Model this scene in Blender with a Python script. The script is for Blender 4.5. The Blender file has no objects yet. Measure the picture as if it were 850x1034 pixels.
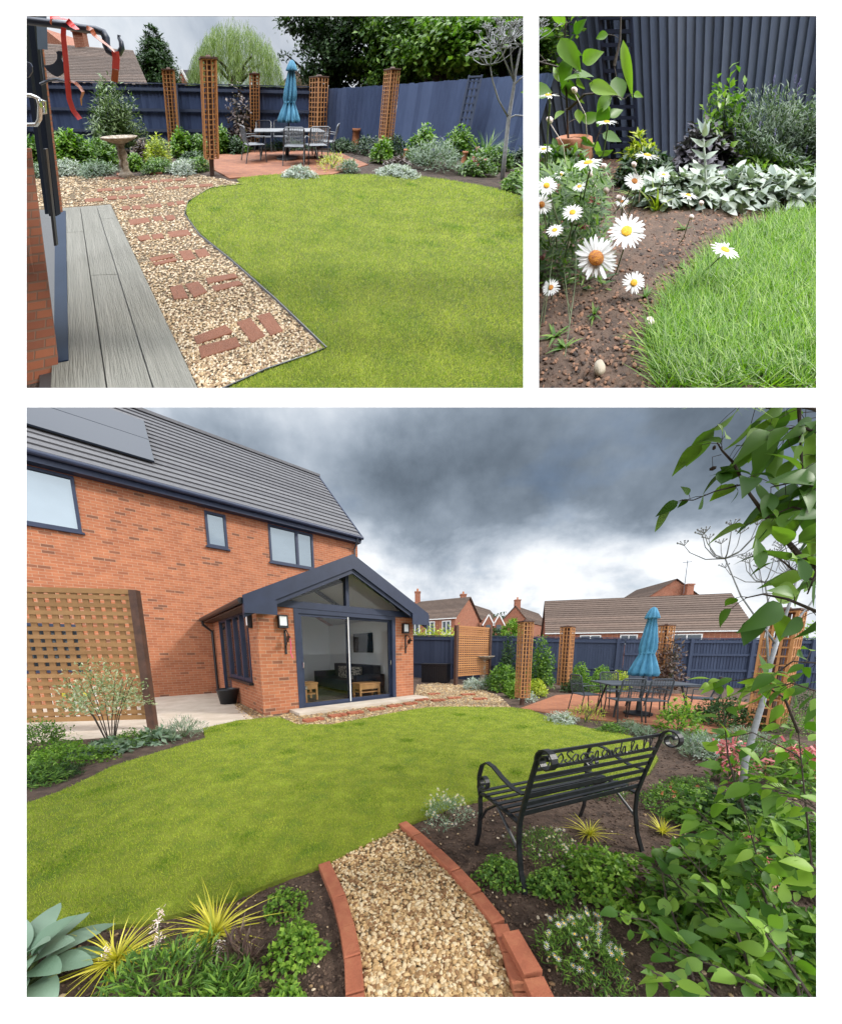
import bpy, math
import numpy as np
rng = np.random.default_rng(7)
sc = bpy.context.scene
COL = sc.collection
pi = math.pi

# ------------------------------------------------------------------ frames
CAM_F, CAM_CX, CAM_CY, CAM_HZ, CAM_H = 323., 425., 709., 657., 1.42
def rotx(th):      # columns: right, forward, up of a camera pitched down by th
    return np.array([[1, 0, 0], [0, math.cos(th), math.sin(th)], [0, -math.sin(th), math.cos(th)]])
TH = math.atan((CAM_CY-CAM_HZ)/CAM_F)
RG = rotx(TH)
CW = np.array([0, 0, CAM_H])
class Frame:
    """One garden view: local metres (x right, y away, z up) and where it stands in the world."""
    def __init__(s, f, cx, cy, hz, h, scale, main=False):
        s.f, s.cx, s.cy, s.h = f, cx, cy, h
        s.th = math.atan((cy-hz)/f); s.R = rotx(s.th); s.C = np.array([0, 0, h])
        if main: s.A = np.eye(3)
        else:
            M = np.array([[f/CAM_F, (cx-CAM_CX)/CAM_F, 0], [0, 1, 0], [0, (CAM_CY-cy)/CAM_F, f/CAM_F]])
            s.A = scale*RG@M@s.R.T
        s.main = main
    def world(s, P): return CW+(np.asarray(P, float)-s.C)@s.A.T
    def ray(s, px, py): return s.R@np.array([(px-s.cx)/s.f, 1, (s.cy-py)/s.f])
    def G(s, px, py, z=0.):
        d = s.ray(px, py); return s.C+d*((z-s.h)/d[2])
    def at(s, px, py, Y):
        d = s.ray(px, py); return s.C+d*(Y/d[1])
    def plane(s, px, py, p0, n):
        d = s.ray(px, py); return s.C+d*(((np.asarray(p0)-s.C)@n)/(d@n))
    def sz(s, Y): return Y/s.f
MAIN = Frame(323., 425., 709., 657., 1.42, 1., True)
HILL = Frame(285., 277., 203., 103., 1.4, .215)
BORDER = Frame(270., 684., 203., 94., .40, 1.5)
FR = MAIN
def use(fr):
    global FR; FR = fr
def G(px, py, z=0.): return FR.G(px, py, z)
def at(px, py, Y): return FR.at(px, py, Y)

# ------------------------------------------------------------------ mesh builder
def nrm(a):
    a = np.asarray(a, float); return a/np.maximum(np.linalg.norm(a, axis=-1, keepdims=True), 1e-9)
class MB:
    def __init__(s, loc=(0, 0, 0), rz=0., sc_=1.):
        s.v = []; s.q = []; s.t = []; s.n = 0; s.poly = []
        s.loc = np.array(loc, float); c, k = math.cos(rz), math.sin(rz)
        s.R = np.array([[c, -k, 0], [k, c, 0], [0, 0, 1]])*sc_
    def add(s, V, quads=None, tris=None, polys=None):
        V = np.asarray(V, float).reshape(-1, 3)@s.R.T+s.loc
        s.v.append(V); b = s.n
        if quads is not None and len(quads): s.q.append(np.asarray(quads, int)+b)
        if tris is not None and len(tris): s.t.append(np.asarray(tris, int)+b)
        if polys: s.poly += [[i+b for i in p] for p in polys]
        s.n += len(V); return s
    BQ = [(0, 3, 2, 1), (4, 5, 6, 7), (0, 1, 5, 4), (1, 2, 6, 5), (2, 3, 7, 6), (3, 0, 4, 7)]
    def hexa(s, P): return s.add(P, s.BQ)
    def box(s, c, d, rz=0.):
        x, y, z = [k/2 for k in d]; c_, s_ = math.cos(rz), math.sin(rz)
        P = np.array([(-x, -y, -z), (x, -y, -z), (x, y, -z), (-x, y, -z), (-x, -y, z), (x, -y, z), (x, y, z), (-x, y, z)])
        return s.add(P@np.array([[c_, s_, 0], [-s_, c_, 0], [0, 0, 1]])+np.array(c), s.BQ)
    def span(s, lo, hi):
        lo = np.array(lo, float); hi = np.array(hi, float); return s.box((lo+hi)/2, hi-lo)
    def beam(s, a, b, w, t, up=(0, 0, 1)):
        a = np.array(a, float); b = np.array(b, float); d = nrm(b-a); x = np.cross(d, up)
        if np.linalg.norm(x) < 1e-4: x = np.cross(d, (1, 0, 0))
        x = nrm(x)*w/2; y = nrm(np.cross(x, d))*t/2
        return s.add([a-x-y, a+x-y, a+x+y, a-x+y, b-x-y, b+x-y, b+x+y, b-x+y], s.BQ)
    def tube(s, pts, r, n=8, cap=True):
        pts = np.array(pts, float); m = len(pts); r = np.broadcast_to(np.asarray(r, float), (m,))
        T = nrm(np.gradient(pts, axis=0)); ref = np.array([0, 0, 1.]) if abs(T[0][2]) < .9 else np.array([1., 0, 0])
        x = nrm(np.cross(T[0], ref)); a = np.linspace(0, 2*pi, n, endpoint=False); V = []
        for i in range(m):
            x = nrm(x-T[i]*(x@T[i])); y = np.cross(T[i], x)
            V.append(pts[i]+r[i]*(np.outer(np.cos(a), x)+np.outer(np.sin(a), y)))
        V = np.concatenate(V); Q = []
        for i in range(m-1):
            for j in range(n):
                k = (j+1) % n; Q.append((i*n+j, i*n+k, (i+1)*n+k, (i+1)*n+j))
        return s.add(V, Q, polys=[list(range(n))[::-1], list(range((m-1)*n, m*n))] if cap else None)
    def strip(s, pts, side, w, t):     # flat bar bent along pts
        pts = np.array(pts, float); T = nrm(np.gradient(pts, axis=0)); side = nrm(np.broadcast_to(side, pts.shape))
        N_ = nrm(np.cross(T, side)); S_ = np.cross(N_, T); V = []
        for i in range(len(pts)):
            V += [pts[i]-S_[i]*w/2-N_[i]*t/2, pts[i]+S_[i]*w/2-N_[i]*t/2, pts[i]+S_[i]*w/2+N_[i]*t/2, pts[i]-S_[i]*w/2+N_[i]*t/2]
        Q = [(i*4+j, i*4+(j+1) % 4, i*4+4+(j+1) % 4, i*4+4+j) for i in range(len(pts)-1) for j in range(4)]
        e = (len(pts)-1)*4
        return s.add(V, Q+[(3, 2, 1, 0), (e, e+1, e+2, e+3)])
    def lathe(s, c, prof, n=24, wob=None):
        a = np.linspace(0, 2*pi, n, endpoint=False); V = []
        for i, (r, z) in enumerate(prof):
            rr = r*(1+(wob(a, i) if wob else 0)); V.append(np.stack([rr*np.cos(a)+c[0], rr*np.sin(a)+c[1], np.full(n, z+c[2])], 1))
        Q = [(i*n+j, i*n+(j+1) % n, (i+1)*n+(j+1) % n, (i+1)*n+j) for i in range(len(prof)-1) for j in range(n)]
        m = len(prof)
        return s.add(np.concatenate(V), Q, polys=[list(range(n))[::-1], list(range((m-1)*n, m*n))])
    def prism(s, pts, vec):            # polygon (3d pts) extruded by vec
        p = np.array(pts, float); n = len(p); v = np.array(vec, float)
        return s.add(np.concatenate([p, p+v]), [(i, (i+1) % n, n+(i+1) % n, n+i) for i in range(n)], polys=[list(range(n))[::-1], list(range(n, 2*n))])
    def slab(s, pts2, z0, z1):
        p = [(x, y, z0) for x, y in pts2]
        a = sum(p[i][0]*p[(i+1) % len(p)][1]-p[(i+1) % len(p)][0]*p[i][1] for i in range(len(p)))
        if a < 0: p = p[::-1]
        return s.prism(p, (0, 0, z1-z0))
    def leaves(s, P, D, N, L, W, k=2, curl=.25, fold=.18, tipw=.0, prof='oval'):
        P = np.asarray(P, float); n = len(P)
        D = nrm(D); S_ = nrm(np.cross(D, N)); N_ = np.cross(S_, D)
        L = np.broadcast_to(L, (n,))[:, None]; W = np.broadcast_to(W, (n,))[:, None]; rows = []
        for i in range(k+1):
            t = i/k
            if prof == 'oval': w = max(math.sin(pi*min(t**.72, 1)), .03)
            elif prof == 'blade': w = max((1-t)**.7, .03) if t > .0 else .8
            elif prof == 'round': w = max(math.sin(pi*min(t**.8, 1))**.6, .05)
            elif prof == 'heart': w = max(math.sin(pi*t**.6), .04)
            else: w = [.35, 1., .1][min(i, 2)] if k == 2 else max(math.sin(pi*t)**.6, .3)
            c = P+D*L*t-N_*(np.asarray(curl)*L*t*t)
            if fold: rows.append(np.stack([c-S_*W*w/2+N_*fold*W*w, c, c+S_*W*w/2+N_*fold*W*w], 1))
            else: rows.append(np.stack([c-S_*W*w/2, c+S_*W*w/2], 1))
        V = np.stack(rows, 1); m = V.shape[1]*V.shape[2]; cols = V.shape[2]; Q = []
        for i in range(k):
            for j in range(cols-1): Q.append((i*cols+j, i*cols+j+1, (i+1)*cols+j+1, (i+1)*cols+j))
        Q = np.array(Q)[None]+np.arange(n)[:, None, None]*m
        return s.add(V.reshape(-1, 3), Q.reshape(-1, 4))
    ICO = None
    def stones(s, P, size, flat=.6, jit=.25):
        if MB.ICO is None:
            p = (1+5**.5)/2
            MB.ICO = (nrm([(-1, p, 0), (1, p, 0), (-1, -p, 0), (1, -p, 0), (0, -1, p), (0, 1, p), (0, -1, -p), (0, 1, -p), (p, 0, -1), (p, 0, 1), (-p, 0, -1), (-p, 0, 1)]),
              np.array([(0, 11, 5), (0, 5, 1), (0, 1, 7), (0, 7, 10), (0, 10, 11), (1, 5, 9), (5, 11, 4), (11, 10, 2), (10, 7, 6), (7, 1, 8), (3, 9, 4), (3, 4, 2), (3, 2, 6), (3, 6, 8), (3, 8, 9), (4, 9, 5), (2, 4, 11), (6, 2, 10), (8, 6, 7), (9, 8, 1)]))
        V0, T0 = MB.ICO; n = len(P); P = np.asarray(P, float)
        V = V0[None]*(1+rng.uniform(-jit, jit, (n, 12, 1)))
        V = V*np.stack([rng.uniform(.7, 1.3, n), rng.uniform(.6, 1., n), rng.uniform(.4, .8, n)*flat/.6], 1)[:, None]
        a, b = rng.uniform(0, 2*pi, n), rng.normal(0, .35, n)
        x, y, z = V[..., 0], V[..., 1], V[..., 2]; cb, sb = np.cos(b)[:, None], np.sin(b)[:, None]; y, z = y*cb-z*sb, y*sb+z*cb
        ca, sa = np.cos(a)[:, None], np.sin(a)[:, None]; x, y = x*ca-y*sa, x*sa+y*ca
        V = np.stack([x, y, z], 2)*np.broadcast_to(size, (n,))[:, None, None]/2+P[:, None]
        T = T0[None]+np.arange(n)[:, None, None]*12
        return s.add(V.reshape(-1, 3), tris=T.reshape(-1, 3))

def mesh_from(mb, base, name, mat, smooth=False):
    V = np.concatenate(mb.v); W = (V-base)@FR.A.T
    me = bpy.data.meshes.new(name)
    loops, starts = [], []; k = 0
    for arr, m in ((mb.q, 4), (mb.t, 3)):
        for a in arr:
            loops.append(a.reshape(-1)); starts.append(k+np.arange(len(a))*m); k += a.size
    for p in mb.poly: loops.append(np.array(p)); starts.append(np.array([k])); k += len(p)
    loops = np.concatenate(loops).astype(np.int32); starts = np.concatenate(starts).astype(np.int32)
    me.vertices.add(len(V)); me.vertices.foreach_set('co', W.astype(np.float32).ravel())
    me.loops.add(len(loops)); me.loops.foreach_set('vertex_index', loops)
    me.polygons.add(len(starts)); me.polygons.foreach_set('loop_start', starts)
    me.update(calc_edges=True); me.validate()
    if len(me.vertices) == len(V):
        at_ = me.attributes.new('lp', 'FLOAT_VECTOR', 'POINT'); at_.data.foreach_set('vector', V.astype(np.float32).ravel())
    me.polygons.foreach_set('use_smooth', np.full(len(me.polygons), bool(smooth)))
    me.materials.append(mat); return me
class Node:
    def __init__(s, o, base): s.o, s.base = o, base
def tag(o, label, cat, group=None, kind=None):
    if label: o['label'] = label
    if cat: o['category'] = cat
    if group: o['group'] = group
    if kind: o['kind'] = kind
def thing(name, label, cat, base, group=None, kind=None):
    o = bpy.data.objects.new(name, None); o.empty_display_size = .1; COL.objects.link(o)
    base = np.array(base, float); o.location = FR.world(base); tag(o, label, cat, group, kind); return Node(o, base)
def part(name, mb, mat, parent, smooth=False, label=None):
    o = bpy.data.objects.new(name, mesh_from(mb, parent.base, name, mat, smooth)); COL.objects.link(o)
    o.parent = parent.o
    if label: o['label'] = label
    return Node(o, parent.base)
def solo(name, mb, mat, label=None, cat=None, base=None, group=None, kind=None, smooth=False):
    V = np.concatenate(mb.v)
    if base is None: base = np.array([(V[:, 0].min()+V[:, 0].max())/2, (V[:, 1].min()+V[:, 1].max())/2, V[:, 2].min()])
    base = np.array(base, float)
    o = bpy.data.objects.new(name, mesh_from(mb, base, name, mat, smooth)); COL.objects.link(o)
    o.location = FR.world(base); tag(o, label, cat, group, kind); return Node(o, base)

# ------------------------------------------------------------------ materials
def newmat(name):
    m = bpy.data.materials.new(name); m.use_nodes = True; nt = m.node_tree; nt.nodes.clear()
    out = nt.nodes.new('ShaderNodeOutputMaterial'); b = nt.nodes.new('ShaderNodeBsdfPrincipled')
    nt.links.new(b.outputs[0], out.inputs[0]); return m, nt, b, out
def rgba(c): return (c[0], c[1], c[2], 1)
def lpvec(nt, stretch=(1, 1, 1), rz=0.):
    a = nt.nodes.new('ShaderNodeAttribute'); a.attribute_name = 'lp'
    mp = nt.nodes.new('ShaderNodeMapping'); mp.vector_type = 'POINT'; mp.inputs['Scale'].default_value = stretch; mp.inputs['Rotation'].default_value = (0, 0, rz)
    if rz and tuple(stretch) != (1, 1, 1):
        m0 = nt.nodes.new('ShaderNodeMapping'); m0.inputs['Rotation'].default_value = (0, 0, rz); nt.links.new(a.outputs['Vector'], m0.inputs[0]); mp.inputs['Rotation'].default_value = (0, 0, 0); nt.links.new(m0.outputs[0], mp.inputs[0])
    else: nt.links.new(a.outputs['Vector'], mp.inputs[0])
    return mp.outputs[0]
def noise(nt, vec, scale, detail=4, rough=.6):
    n = nt.nodes.new('ShaderNodeTexNoise'); n.inputs['Scale'].default_value = scale; n.inputs['Detail'].default_value = detail; n.inputs['Roughness'].default_value = rough
    nt.links.new(vec, n.inputs['Vector']); return n.outputs['Fac']
def ramp(nt, fac, stops):
    r = nt.nodes.new('ShaderNodeValToRGB'); e = r.color_ramp.elements
    while len(e) < len(stops): e.new(.5)
    for k, (p, c) in enumerate(stops): e[k].position = p; e[k].color = rgba(c)
    nt.links.new(fac, r.inputs[0]); return r.outputs[0]
def mixc(nt, fac, a, b, mode='MIX'):
    m = nt.nodes.new('ShaderNodeMix'); m.data_type = 'RGBA'; m.blend_type = mode
    for s, v in ((m.inputs[0], fac), (m.inputs[6], a), (m.inputs[7], b)):
        if hasattr(v, 'node'): nt.links.new(v, s)
        else: s.default_value = v if not isinstance(v, tuple) else rgba(v)
    return m.outputs[2]
def bump(nt, b, h, strength, dist=.01):
    n = nt.nodes.new('ShaderNodeBump'); n.inputs['Strength'].default_value = strength; n.inputs['Distance'].default_value = dist
    nt.links.new(h, n.inputs['Height']); nt.links.new(n.outputs[0], b.inputs['Normal'])
def M(name, c1, c2=None, scale=6., rough=.8, isl=0., bmp=0., bs=60., bd=.005, metal=0., trans=0., stretch=(1, 1, 1), spec=.5, c3=None, lo=.35, hi=.65, rz=0.):
    m, nt, b, out = newmat(name); col = None; vec = lpvec(nt, stretch, rz)
    if c3 is not None: c1, c2, c3 = sorted([c1, c2, c3], key=sum)
    if c2 is not None:
        st = [(lo, c1), (hi, c2)]
        if c3 is not None: st = [(lo, c1), ((lo+hi)/2, c2), (hi, c3)]
        if isl > 0:
            g = nt.nodes.new('ShaderNodeNewGeometry'); mm = nt.nodes.new('ShaderNodeMix'); mm.inputs[0].default_value = isl
            nt.links.new(noise(nt, vec, scale), mm.inputs[2]); nt.links.new(g.outputs['Random Per Island'], mm.inputs[3]); fac = mm.outputs[0]
            st = [(.1+.2*(1-isl), st[0][1])]+([(.5, st[1][1])] if c3 is not None else [])+[(.9-.2*(1-isl), st[-1][1])]
        else: fac = noise(nt, vec, scale)
        col = ramp(nt, fac, st); nt.links.new(col, b.inputs['Base Color'])
    else: b.inputs['Base Color'].default_value = rgba(c1)
    b.inputs['Roughness'].default_value = rough; b.inputs['Metallic'].default_value = metal; b.inputs['Specular IOR Level'].default_value = spec
    if bmp: bump(nt, b, noise(nt, vec, bs, 5), bmp, bd)
    if trans:
        t = nt.nodes.new('ShaderNodeBsdfTranslucent'); mx = nt.nodes.new('ShaderNodeMixShader'); mx.inputs[0].default_value = trans
        if col is not None: nt.links.new(mixc(nt, 1., col, (1., 1.25, .5), 'MULTIPLY'), t.inputs[0])
        else: t.inputs[0].default_value = rgba(c1)
        nt.links.new(b.outputs[0], mx.inputs[1]); nt.links.new(t.outputs[0], mx.inputs[2]); nt.links.new(mx.outputs[0], out.inputs[0])
    return m
def brickmat(name, rz=0., c1=(.46, .17, .08), c2=(.35, .115, .055), mortar=(.46, .30, .20), w=.225, h=.075, dark=True, flatz=False):
    m, nt, b, out = newmat(name); v = lpvec(nt, (1, 1, 1), rz)
    sx = nt.nodes.new('ShaderNodeSeparateXYZ'); nt.links.new(v, sx.inputs[0]); ad = nt.nodes.new('ShaderNodeMath'); ad.operation = 'ADD'
    cb = nt.nodes.new('ShaderNodeCombineXYZ')
    if flatz: nt.links.new(sx.outputs[0], cb.inputs[0]); nt.links.new(sx.outputs[1], cb.inputs[1])
    else:
        nt.links.new(sx.outputs[0], ad.inputs[0]); nt.links.new(sx.outputs[1], ad.inputs[1]); nt.links.new(ad.outputs[0], cb.inputs[0]); nt.links.new(sx.outputs[2], cb.inputs[1])
    br = nt.nodes.new('ShaderNodeTexBrick'); br.inputs['Scale'].default_value = 1; br.inputs['Mortar Size'].default_value = .006; br.inputs['Mortar Smooth'].default_value = .3
    br.inputs['Brick Width'].default_value = w; br.inputs['Row Height'].default_value = h; br.inputs['Bias'].default_value = -.1
    br.inputs['Color1'].default_value = rgba(c1); br.inputs['Color2'].default_value = rgba(c2); br.inputs['Mortar'].default_value = rgba(mortar); nt.links.new(cb.outputs[0], br.inputs[0])
    col = br.outputs[0]
    if dark:   # a scatter of burnt bricks
        b2 = nt.nodes.new('ShaderNodeTexBrick'); b2.inputs['Scale'].default_value = 1; b2.inputs['Mortar Size'].default_value = .006; b2.inputs['Brick Width'].default_value = w; b2.inputs['Row Height'].default_value = h
        b2.inputs['Color1'].default_value = (0, 0, 0, 1); b2.inputs['Color2'].default_value = (1, 1, 1, 1); b2.inputs['Mortar'].default_value = (0, 0, 0, 1); nt.links.new(cb.outputs[0], b2.inputs[0])
        r = ramp(nt, b2.outputs[0], [(.93, (0, 0, 0)), (.97, (1, 1, 1))])
        col = mixc(nt, r, col, (.20, .085, .05))
    col = mixc(nt, .35, col, ramp(nt, noise(nt, v, 3.5, 6), [(.3, (.55, .5, .5)), (.7, (1.25, 1.2, 1.15))]), 'MULTIPLY')
    nt.links.new(col, b.inputs['Base Color']); b.inputs['Roughness'].default_value = .9
    iv = nt.nodes.new('ShaderNodeMath'); iv.operation = 'SUBTRACT'; iv.inputs[0].default_value = 1; nt.links.new(br.outputs['Fac'], iv.inputs[1]); bump(nt, b, iv.outputs[0], .5, .006)
    return m
def glassmat(name, tint=(.02, .03, .04), see=True, ior=1.6):
    m, nt, b, out = newmat(name); g = nt.nodes.new('ShaderNodeBsdfGlossy'); g.inputs['Roughness'].default_value = .02; g.inputs['Color'].default_value = (.84, .94, 1., 1) if not see else (1, 1, 1, 1)
    fr = nt.nodes.new('ShaderNodeFresnel'); fr.inputs[0].default_value = ior; mx = nt.nodes.new('ShaderNodeMixShader')
    if see: t = nt.nodes.new('ShaderNodeBsdfTransparent'); t.inputs[0].default_value = (.97, .98, .98, 1)
    else: t = nt.nodes.new('ShaderNodeBsdfDiffuse'); t.inputs[0].default_value = rgba(tint)
    nt.links.new(fr.outputs[0], mx.inputs[0]); nt.links.new(t.outputs[0], mx.inputs[1]); nt.links.new(g.outputs[0], mx.inputs[2]); nt.links.new(mx.outputs[0], out.inputs[0]); nt.nodes.remove(b); return m
UA = math.atan2(.6574, .7536)      # bearing of the house wall
m_brick = brickmat('house_brick', -UA)
m_brick0 = brickmat('red_brick', 0)
m_brickfar = brickmat('far_brick', -.3, (.30, .10, .055), (.24, .075, .04))
m_navy = M('navy_paint', (.016, .026, .060), (.022, .034, .076), 4, .5)
m_navy2 = M('navy_sill', (.010, .024, .052), (.015, .032, .066), 4, .7, spec=.15)
m_fence3 = M('brightened_blue_fence_paint', (.030, .052, .125), (.05, .082, .18), 3, .75, isl=.45, bmp=.35, bs=30, stretch=(6, 6, .8), c3=(.072, .11, .22))  # bluer fence paint, lightened to offset the shading on the upper view's boards
m_fence2 = M('brightened_fence_paint', (.09, .12, .19), (.13, .17, .26), 3, .8, isl=.35, bmp=.4, bs=30, stretch=(6, 6, .8), c3=(.19, .235, .33))  # same fence painted lighter and greyer to make up for the close view's shade
m_fence = M('fence_paint', (.024, .036, .074), (.048, .066, .118), 3, .75, isl=.45, bmp=.3, bs=30, stretch=(6, 6, .8), c3=(.034, .050, .095))
m_black = M('black_iron', (.006, .007, .009), (.014, .015, .018), 30, .38, bmp=.15, bs=200)
m_slatg = M('grey_iron', (.05, .06, .075), None, rough=.4)
m_chair = M('grey_mesh', (.045, .055, .07), (.07, .08, .1), 20, .5)
m_cedar = M('cedar', (.34, .145, .05), (.50, .24, .09), 5, .8, isl=.4, bmp=.3, bs=50, stretch=(5, 5, 1))
m_cedarpale = M('pine_lattice', (.24, .12, .04), (.36, .195, .075), 5, .8, isl=.4, bmp=.3, bs=50)
m_brown = M('brown_post', (.06, .028, .018), (.10, .045, .028), 8, .75, bmp=.3, bs=60)
m_tile = M('roof_tile', (.085, .085, .095), (.15, .15, .16), 9, .8, isl=.3, bmp=.4, bs=25)
m_browntile = M('brown_tile', (.085, .058, .045), (.16, .11, .085), 3., .9, isl=.4, bmp=.5, bs=8, bd=.05, c3=(.115, .08, .062))
m_panel = M('solar', (.02, .028, .045), None, rough=.3, spec=.35)
m_white = M('white_paint', (.75, .75, .73), None, rough=.6)
m_plaster = M('room_plaster', (.84, .86, .88), None, rough=.9)
m_card = M('white_card', (.93, .93, .93), None, rough=1., spec=0.)
m_glass = glassmat('window_glass', (.05, .07, .09), False, 3.2)
m_clear = glassmat('clear_glass', see=True, ior=1.25)
m_dimglass = glassmat('dim_glass', (.02, .025, .03), False, 1.5)
m_soil = M('soil', (.030, .018, .012), (.085, .052, .036), 9, .95, bmp=.9, bs=45, bd=.02, c3=(.12, .08, .058), lo=.3, hi=.75)
m_clod = M('soil_clod', (.035, .02, .014), (.10, .062, .042), 12, .95, isl=.7, c3=(.15, .10, .07))
m_lawn = M('lawn_base', (.11, .18, .014), (.27, .33, .03), 4.5, .95, bmp=.8, bs=150, bd=.02, c3=(.19, .225, .018), lo=.3, hi=.7)
m_blade = M('grass_blade', (.13, .22, .012), (.64, .64, .10), 3.5, .6, isl=.55, trans=.35, c3=(.34, .42, .035), spec=.25)
m_bladeE = M('dark_blade', (.05, .12, .010), (.14, .26, .02), 4, .6, isl=.6, trans=.3, c3=(.24, .36, .03), spec=.25)
m_bladeG = M('bright_blade', (.07, .18, .012), (.34, .52, .05), 2, .5, isl=.7, trans=.35, c3=(.18, .36, .025), spec=.3)
m_gravelbed = M('gravel_bed', (.16, .11, .06), (.42, .31, .18), 45, .95, bmp=1., bs=70, bd=.02, c3=(.27, .2, .12), lo=.3, hi=.7)
m_gravel = M('gravel_stone', (.20, .10, .04), (.50, .33, .15), 20, .85, isl=.85, c3=(.62, .50, .32))
m_gravelmix = M('mixed_gravel', (.17, .095, .045), (.42, .29, .15), 20, .85, isl=.9, c3=(.62, .52, .38))
m_slab = M('pale_paving', (.46, .39, .31), (.58, .51, .43), 2.5, .9, bmp=.2, bs=60)
m_terra = brickmat('terracotta_paving', .35, (.36, .14, .065), (.27, .095, .045), (.25, .12, .08), .2, .1, False, True)
m_terra2 = brickmat('terracotta_pavers', .2, (.36, .14, .065), (.27, .095, .045), (.22, .11, .08), .2, .1, False, True)
m_ebrick = M('edging_brick', (.17, .055, .026), (.42, .17, .08), 14, .85, isl=.4, bmp=.6, bs=90, bd=.006, c3=(.33, .10, .05))
m_sbrick = M('stepping_brick', (.14, .048, .024), (.28, .105, .052), 14, .9, isl=.5, bmp=.5, bs=90)
m_deck = M('composite_deck', (.17, .17, .155), (.28, .275, .255), 3, .8, isl=.25, bmp=.4, bs=30, stretch=(1, 1, 1), c3=(.22, .22, .2))
m_deckb = M('deck_board', (.16, .155, .13), (.21, .205, .175), 2.5, .8, isl=.2, bmp=.7, bs=14, bd=.006, stretch=(9, .5, 1), c3=(.27, .26, .225), rz=-.6)
m_brickw = brickmat('close_brick', .6, (.33, .11, .05), (.22, .07, .035), (.20, .11, .07), w=.13, h=.045)
m_soilw = M('warm_soil', (.045, .025, .016), (.12, .07, .045), 14, .95, bmp=1., bs=120, bd=.01, c3=(.18, .10, .065), lo=.3, hi=.75)
m_clodw = M('warm_clod', (.03, .017, .012), (.12, .062, .036), 12, .95, isl=.9, c3=(.30, .15, .085))
m_leafQ = M('leaf_photinia', (.06, .11, .03), (.14, .22, .07), 6, .5, isl=.7, trans=.2, c3=(.24, .33, .14))
m_leafL = M('leaf_lavender', (.09, .15, .08), (.19, .26, .17), 6, .7, isl=.7, trans=.2, c3=(.26, .32, .27))
m_leafP = M('leaf_plum', (.05, .045, .06), (.17, .15, .19), 6, .55, isl=.7, trans=.1, c3=(.09, .075, .10))
m_pot = M('terracotta', (.36, .13, .06), (.46, .19, .09), 10, .85, bmp=.2)
m_stone = M('weathered_stone', (.24, .20, .16), (.55, .50, .43), 14, .95, bmp=.7, bs=60, bd=.01, c3=(.38, .31, .23))
m_blue = M('parasol_cloth', (.05, .19, .31), (.075, .26, .40), 8, .85, bmp=.3, bs=30)
m_jamb = M('black_blue_paint', (.006, .010, .020), None, rough=.7, spec=.15)
m_red = M('red_ribbon', (.80, .09, .10), None, rough=.5)
m_orange = M('rust_ribbon', (.42, .10, .03), None, rough=.4)
m_chrome = M('chrome', (.75, .75, .75), None, rough=.12, metal=1.)
m_leafA = M('leaf_fresh', (.065, .16, .015), (.30, .46, .06), 3, .5, isl=.7, trans=.35, c3=(.15, .29, .03), spec=.35)
m_leafB = M('leaf_mid', (.045, .12, .016), (.24, .40, .055), 3, .5, isl=.7, trans=.3, c3=(.09, .19, .026), spec=.35)
m_leafC = M('leaf_dark', (.014, .042, .012), (.07, .14, .035), 3, .55, isl=.7, trans=.2, c3=(.032, .08, .02), spec=.3)
m_leafD = M('leaf_silver', (.26, .32, .28), (.60, .64, .57), 6, .8, isl=.7, trans=.15, c3=(.42, .48, .42))
m_leafE = M('leaf_lime', (.20, .30, .02), (.60, .62, .06), 6, .5, isl=.7, trans=.3, c3=(.42, .48, .04))
m_leafY = M('leaf_golden', (.32, .34, .03), (.62, .55, .04), 6, .5, isl=.7, trans=.25, c3=(.85, .75, .12))
m_leafF = M('leaf_bronze', (.07, .035, .03), (.17, .12, .08), 6, .55, isl=.7, trans=.15, c3=(.10, .06, .05))
m_leafG = M('leaf_greygreen', (.10, .17, .10), (.30, .38, .27), 6, .6, isl=.7, trans=.2, c3=(.18, .26, .17))
m_leafH = M('leaf_variegated', (.14, .21, .07), (.55, .56, .38), 6, .6, isl=.8, trans=.2, c3=(.32, .38, .2))
m_leafW = M('willow_leaf', (.10, .17, .035), (.32, .40, .13), .5, .6, isl=.5, trans=.25, c3=(.2, .28, .07))
m_hosta = M('hosta_leaf', (.13, .22, .14), (.25, .35, .26), 9, .5, isl=.5, trans=.1, bmp=.3, bs=60)
m_petal = M('white_petal', (.85, .85, .83), None, rough=.7, trans=.15)
m_pinkp = M('pink_petal', (.55, .10, .12), (.8, .35, .33), 12, .7, isl=.8)
m_palepink = M('pale_pink_petal', (.75, .52, .45), (.85, .75, .7), 12, .7, isl=.8)
m_yellow = M('flower_centre', (.75, .42, .01), (.85, .55, .02), 200, .8, bmp=.8, bs=900, bd=.001)
m_rustc = M('rust_centre', (.65, .27, .01), (.35, .10, .03), 300, .8, bmp=.8, bs=900, bd=.001)
m_purple = M('lavender_bloom', (.14, .12, .32), (.25, .22, .45), 12, .8, isl=.8)
m_stem = M('green_stem', (.05, .085, .02), (.10, .13, .04), 20, .7)
m_bark = M('bark', (.035, .025, .018), (.07, .05, .038), 20, .9, bmp=.6, bs=80)
m_metaltree = M('galvanised_metal', (.22, .23, .24), (.34, .35, .36), 15, .55, bmp=.3, bs=90)
m_wood = M('furniture_oak', (.50, .25, .09), (.62, .34, .14), 6, .6)
m_sofa = M('navy_sofa', (.012, .018, .03), (.02, .028, .045), 12, .9)
m_rug = M('rug', (.06, .07, .05), (.16, .16, .12), 14, .95)
m_floor = M('oak_floor', (.36, .25, .13), (.46, .33, .18), 4, .5)
m_cush = M('patterned_cushion', (.02, .02, .025), (.4, .36, .3), 22, .9, lo=.45, hi=.52)
m_lampw = M('opal_lamp', (.82, .85, .88), None, rough=.4)
m_yel = M('yellow_plastic', (.75, .68, .04), None, rough=.5)
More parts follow.
